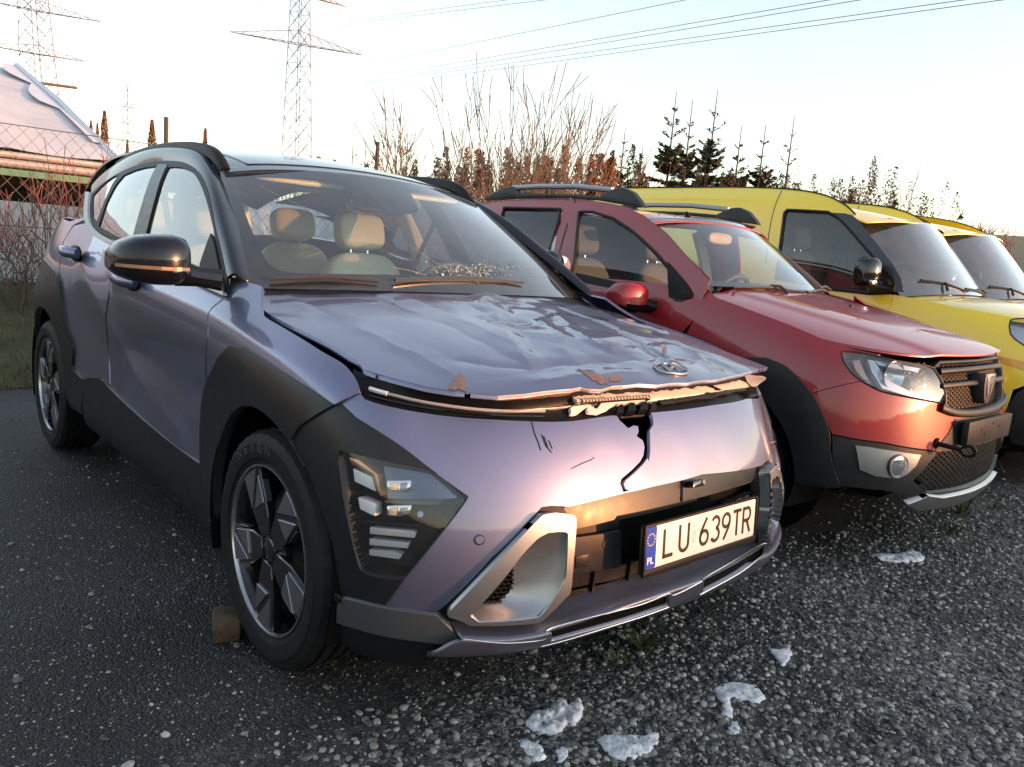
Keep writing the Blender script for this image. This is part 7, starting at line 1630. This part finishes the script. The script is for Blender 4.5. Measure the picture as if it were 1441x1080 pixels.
def gat(px_, py_, depth):
    BP[0], BP[1] = px_, depth
    p = at(px_, py_, depth=depth); z = bankz(p[0], p[1]) if p[0] < -4.4 and p[1] < 60 and p[0] > -60 else 0; return Vector((p[0], p[1], max(z, hillz(p[0], p[1]) if p[1] > 20 else -9)))
def bush(name, lab, cat, base, stems, ln_top, r, depth, spread, up, mt, seed, grp, fan=.5, rmin=.003, leaves=None, lean=(0, 0)):
    rr = random.Random(seed); t = thing(name, lab, cat, tuple(base), group=grp); m = MB(); tips = []
    ln = (at(BP[0], ln_top, depth=BP[1])[2] - base[2]) / (3.5 if depth >= 4 else 3.0)
    for k in range(stems):
        a = rr.uniform(0, 2 * pi); d = Vector((cos(a) * fan * rr.random() + lean[0], sin(a) * fan * rr.random() + lean[1], 1)); grow(m, rr, Vector((cos(a) * .08, sin(a) * .08, -.05)), d, ln * rr.uniform(.7, 1.1), r * rr.uniform(.6, 1.1), depth, spread, up, rmin, (1, 2) if stems > 4 else (2, 3), tips)
    m.build('branches', mt, t)
    if leaves:
        nl, sz, lm = leaves; V = []; F = []
        for k in range(nl):
            q, dd = tips[rr.randrange(len(tips))]; q = q + Vector((rr.gauss(0, .12), rr.gauss(0, .12), rr.gauss(0, .12))) - dd * rr.uniform(0, .3); a = Vector((rr.uniform(-1, 1), rr.uniform(-1, 1), rr.uniform(-1, 1))).normalized() * sz * rr.uniform(.6, 1.3); b = a.cross(Vector((rr.uniform(-1, 1), rr.uniform(-1, 1), 1))).normalized() * sz * .6
            i = len(V); V += [q - a, q + b, q + a, q - b]; F.append((i, i + 1, i + 2, i + 3))
        link('leaves', mesh('leaves', V, F), t, lm, 'stuff')
    return t
G1 = 'red twigged shrubs along the fence'
for i, (px_, dp, st, h) in enumerate([(15, 8.6, 4, 205), (60, 8.3, 5, 180), (105, 8.6, 5, 165), (143, 9.2, 6, 180)]):
    lab = ['leftmost red twigged shrub against the pale greenhouse wall', 'second red twigged shrub from the left edge, tangled on the fence', 'third red twigged shrub, reaching over the greenhouse eave', 'red twigged shrub nearest the rear of the lilac car'][i]
    bush('red_shrub', lab, 'shrub', gat(px_, 330, dp), st, h, .006, 3, .7, .05, BARKR if i != 1 else BARKG, 60 + i, G1, fan=.9, rmin=.0035)
bush('bare_shrub', 'grey thorny shrub growing low over the greenhouse wall at the left edge', 'shrub', gat(30, 340, 8.0), 10, 285, .007, 4, 1.1, -.02, BARKG, 71, None, fan=1.2, rmin=.003)
bush('young_tree', 'slender young bare tree with upswept limbs behind the roof of the lilac car', 'tree', gat(576, 290, 13), 1, 52, .055, 4, .8, .13, BARKO, 83, None, fan=.05, rmin=.006)
bush('bare_shrub', 'big fan shaped bare shrub lit orange, behind the gap between the two front cars', 'shrub', gat(735, 300, 13), 18, 74, .026, 4, .55, .06, BARKO, 5, 'bare shrubs behind the cars', fan=.95, rmin=.0055)
bush('bare_shrub', 'bare shrub beside the fan shaped one, right of the young tree', 'shrub', gat(668, 300, 12.5), 6, 92, .024, 4, .65, .06, BARKO, 6, 'bare shrubs behind the cars', fan=1.1, rmin=.005)
RLEAF = mat('rusty_dry_leaves', (.36, .15, .06), .8, col2=(.20, .09, .045), vscale=3); OLEAF = mat('brown_green_leaves', (.16, .12, .05), .8, col2=(.08, .085, .035), vscale=2)
def thicket(lab, pxc, wpx, ytop, dp, n, lm, tw, seed, rag=.28, leaf=.036, grp='thickets behind the fence', name='thicket'):
    rr = random.Random(seed); base = gat(pxc, 330, dp); H = at(pxc, ytop + 6, depth=dp)[2] - base.z; W = wpx * dp / FOC * .8; t = thing(name, lab, 'shrub', tuple(base), group=grp)
    cols_ = [(rr.uniform(-1, 1), rr.uniform(-1, 1), rr.uniform(1 - rag, 1)) for _ in range(max(14, int(W * 18)))]; V, F = [], []; m = MB(); ax = RIGHT; ay = np.array([-RIGHT[1], RIGHT[0], 0])
    for (a, b, hh) in cols_:
        top = H * hh * (1 - .18 * abs(a) ** 2.2); r0 = .20; cx = ax * a * W; 
        for q in range(2):
            p = Vector((cx[0] + ay[0] * b * .5, cx[1] + ay[1] * b * .5, .1)); d = Vector((rr.uniform(-.3, .3), rr.uniform(-.3, .3), 1)).normalized(); e1 = p + d * top * rr.uniform(.5, .8); e2 = e1 + (d + Vector((rr.uniform(-.4, .4), rr.uniform(-.4, .4), .2))).normalized() * top * rr.uniform(.2, .42); m.tube([p, e1, e2], [.012, .007, .003], 4, cap=False)
            for g in range(3): f = rr.uniform(.4, .95); u = p + (e1 - p) * f; m.tube([u, u + Vector((rr.uniform(-.5, .5), rr.uniform(-.5, .5), rr.uniform(.3, .9))) * top * .22], [.005, .0025], 3, cap=False)
        for q in range(int(2.2 * n) // len(cols_)):
            z = top * (1.02 - abs(rr.gauss(0, .42)));
            if z < .2: continue
            rad = (.05 + .5 * max(0, 1 - z / top)) * rr.random() ** .6; th = rr.uniform(0, 2 * pi); c = Vector((cx[0] + ay[0] * b * .5 + rad * cos(th), cx[1] + ay[1] * b * .5 + rad * sin(th), z)); u = Vector((rr.uniform(-1, 1), rr.uniform(-1, 1), rr.uniform(-1, 1))).normalized() * leaf * rr.uniform(.5, 1.3); v = u.cross(Vector((rr.uniform(-1, 1), rr.uniform(-1, 1), 1))).normalized() * leaf * .5
            i = len(V); V += [c - u, c + v, c + u, c - v]; F.append((i, i + 1, i + 2, i + 3))
    m.build('branches', tw, t); link('leaves', mesh('leaves', V, F), t, lm, 'stuff'); return t
DLEAF = mat('dark_olive_leaves', (.05, .055, .025), .8, col2=(.09, .06, .03), vscale=2); BLEAF = mat('dry_brown_leaves', (.15, .08, .05), .8, col2=(.08, .065, .035), vscale=2)
for i, a in enumerate([('thin olive thicket left of the big pylon foot', 345, 50, 212, 20, 500, OLEAF, BARKG), ('low thicket in front of the big pylon foot', 400, 45, 213, 20, 500, OLEAF, BARKG), ('small olive thicket just right of the big pylon foot', 468, 55, 208, 18, 1600, OLEAF, BARKG), ('olive thicket behind the middle fence post', 535, 55, 208, 17, 1700, DLEAF, BARKG),
    ('thicket round the trunk of the slender young tree', 592, 60, 215, 16, 1800, OLEAF, BARKG), ('rusty thicket above the far roof rail of the lilac car', 645, 70, 205, 15, 3000, RLEAF, BARKO), ('olive thicket behind the left stems of the fan shaped shrub', 700, 60, 205, 16, 2600, OLEAF, BARKG), ('dark olive thicket behind the middle of the fan shaped shrub', 748, 60, 208, 16, 2600, DLEAF, BARKG),
    ('dense rusty orange shrub above the rear roof rail of the red car', 800, 95, 180, 14, 6500, RLEAF, BARKO), ('dark thicket between the rusty shrub and the spruces', 868, 70, 205, 16, 3000, DLEAF, BARKG), ('low dark undergrowth under the tallest spruces', 965, 130, 225, 17, 4500, DLEAF, BARKG), ('low dark undergrowth under the shorter spruces', 1070, 120, 235, 18, 3800, DLEAF, BARKG),
    ('leafy brown shrub just right of the last spruce', 1155, 55, 222, 17, 1500, BLEAF, BARKG), ('tallest leafy brown shrub, over the first yellow van roof', 1203, 50, 207, 17, 1500, BLEAF, BARKG), ('leafy brown shrub behind the roof aerial of the first yellow van', 1242, 50, 222, 18, 1300, BLEAF, BARKG), ('sparse reddish shrub over the gap between the yellow vans', 1290, 70, 240, 19, 800, BLEAF, BARKG)]):
    thicket(*a, 200 + i)
bush('bare_tree', 'spreading bare tree at the right edge behind the last yellow van', 'tree', gat(1385, 370, 22), 3, 255, .05, 5, .7, .05, mat('pinkish_bark', (.24, .16, .13), .8), 131, None, fan=.7, rmin=.008)
NEED = mat('spruce_needles', (.028, .045, .022), .7, col2=(.06, .055, .025), vscale=2.5)
def spruce(lab, px_, ytop, dp, width, seed, dens=1.0, bare=.28):
    rr = random.Random(seed); top = Vector(at(px_, ytop, depth=dp)); base = gat(px_, 330, dp); base.x, base.y = top.x, top.y; Ht = top.z - base.z
    t = thing('spruce_tree', lab, 'tree', tuple(base), group='young spruces behind the fence'); m = MB(); m.tube([(0, 0, -.1), (0, 0, Ht * .6), (0, 0, Ht)], [.05, .025, .006], 6); m.build('trunk', BARKG, t)
    V, F = [], []; mb = MB(); z = .5
    while z < Ht * (1 - bare * .25):
        f = 1 - z / Ht; ln = width * (f ** .85) * rr.uniform(.75, 1.1); nb = rr.randint(5, 7) if f > bare else rr.randint(3, 4)
        for k in range(nb):
            a = 2 * pi * k / nb + rr.uniform(-.4, .4); dz = .15 + .75 * (1 - f) if f < .4 else rr.uniform(-.05, .25); L_ = ln * rr.uniform(.7, 1.15); d = Vector((cos(a), sin(a), dz)).normalized(); p0 = Vector((0, 0, z + rr.uniform(-.05, .05))); p1 = p0 + d * L_
            mb.bar(p0, p1, .008)
            nt_ = int(L_ * (130 if f > bare else 22) * dens)
            for j in range(nt_):
                s = rr.uniform(.15, 1); q = p0 + d * L_ * s; side = d.cross(Vector((0, 0, 1))).normalized() * rr.choice((-1, 1)); tl = L_ * .35 * (1.15 - s) * rr.uniform(.4, 1.2) + .05; e_ = q + (side * .8 + d * .6 + Vector((0, 0, rr.uniform(-.25, .3)))).normalized() * tl; w = Vector((rr.uniform(-1, 1), rr.uniform(-1, 1), rr.uniform(-1, 1))).normalized() * .026
                i = len(V); V += [q - w, q + w, e_ + w * .5, e_ - w * .5]; F.append((i, i + 1, i + 2, i + 3))
        z += rr.uniform(.13, .2) if f > bare else rr.uniform(.25, .35)
    mb.build('limbs', BARKG, t); link('needles', mesh('needles', V, F), t, NEED, 'stuff')
for a in [('first tall spruce from the left, leader bent over the yellow van tail', 952, 130, 17, 1.15, 1), ('slimmer spruce leaning between the two tallest ones', 975, 140, 18, .9, 2), ('tallest spruce of the row, with a forked whorl near its tip', 1010, 127, 17, 1.2, 3), ('short spruce right of the tallest one', 1044, 177, 18, .95, 4), ('fourth spruce with a thin bare leader', 1078, 175, 18, .9, 5), ('sparse last spruce with a long bare tip, at the right end of the row', 1118, 164, 18, 1.0, 6, .35, .4), ('small spruce at the left end of the row', 880, 180, 18, .85, 7, .6), ('thin small spruce between the row and the rusty shrub', 905, 205, 19, .8, 8, .7), ('tiny spruce over the lilac roof, right of the pylon', 497, 195, 20, .6, 9, .5), ('tiny spruce beside the middle fence post', 515, 197, 21, .55, 10, .5), ('tiny spruce left of the young bare tree', 565, 205, 20, .6, 11, .5)]: spruce(*a)
THUJ = mat('thuja_foliage', (.24, .11, .04), .8, col2=(.05, .05, .02), vscale=2.5)
def thuja(lab, px_, ytop, ybase, wpx, dp, seed):
    rr = random.Random(seed); top = Vector(at(px_, ytop, depth=dp)); low = gat(px_, 330, dp); low.x, low.y = top.x, top.y; Ht = top.z - low.z; W = wpx * dp / FOC / 2
    t = thing('thuja_tree', lab, 'tree', tuple(low), group='columnar thujas in the distance'); m = MB(); m.tube([(0, 0, 0), (0, 0, Ht * .7)], [.12, .04], 6); m.build('trunk', BARKG, t); V, F = [], []
    for k in range(2600):
        z = Ht * rr.random(); f = z / Ht; r = W * min(1, (1 - f) * 2.2 + .04) ** .7 * sqrt(rr.random()) * (1 + .12 * sin(z * 5)); a = rr.uniform(0, 2 * pi); q = Vector((r * cos(a), r * sin(a), z)); w = Vector((rr.uniform(-1, 1), rr.uniform(-1, 1), .3)).normalized() * W * .16; u = Vector((cos(a) * .3, sin(a) * .3, 1)).normalized() * W * .35; i = len(V); V += [q - w, q + w, q + u]; F.append((i, i + 1, i + 2))
    link('crown', mesh('crown', V, F), t, THUJ, 'stuff')
for a in [('pointed thuja at the left of the group behind the greenhouse gable', 128, 171, 215, 12, 60, 1), ('second low thuja of the group behind the greenhouse gable', 137, 174, 215, 10, 61, 2), ('tall reddish thuja next to the greenhouse gable', 147, 158, 215, 17, 58, 3), ('short thuja below the distant pylon', 179, 197, 220, 9, 62, 4), ('broad reddish thuja left of the dark fence post', 214, 171, 215, 18, 56, 5), ('small round thuja over the lilac car roof rail', 289, 182, 215, 14, 60, 6)]: thuja(*a)
# loose rail-side clutter: nothing else stands in view
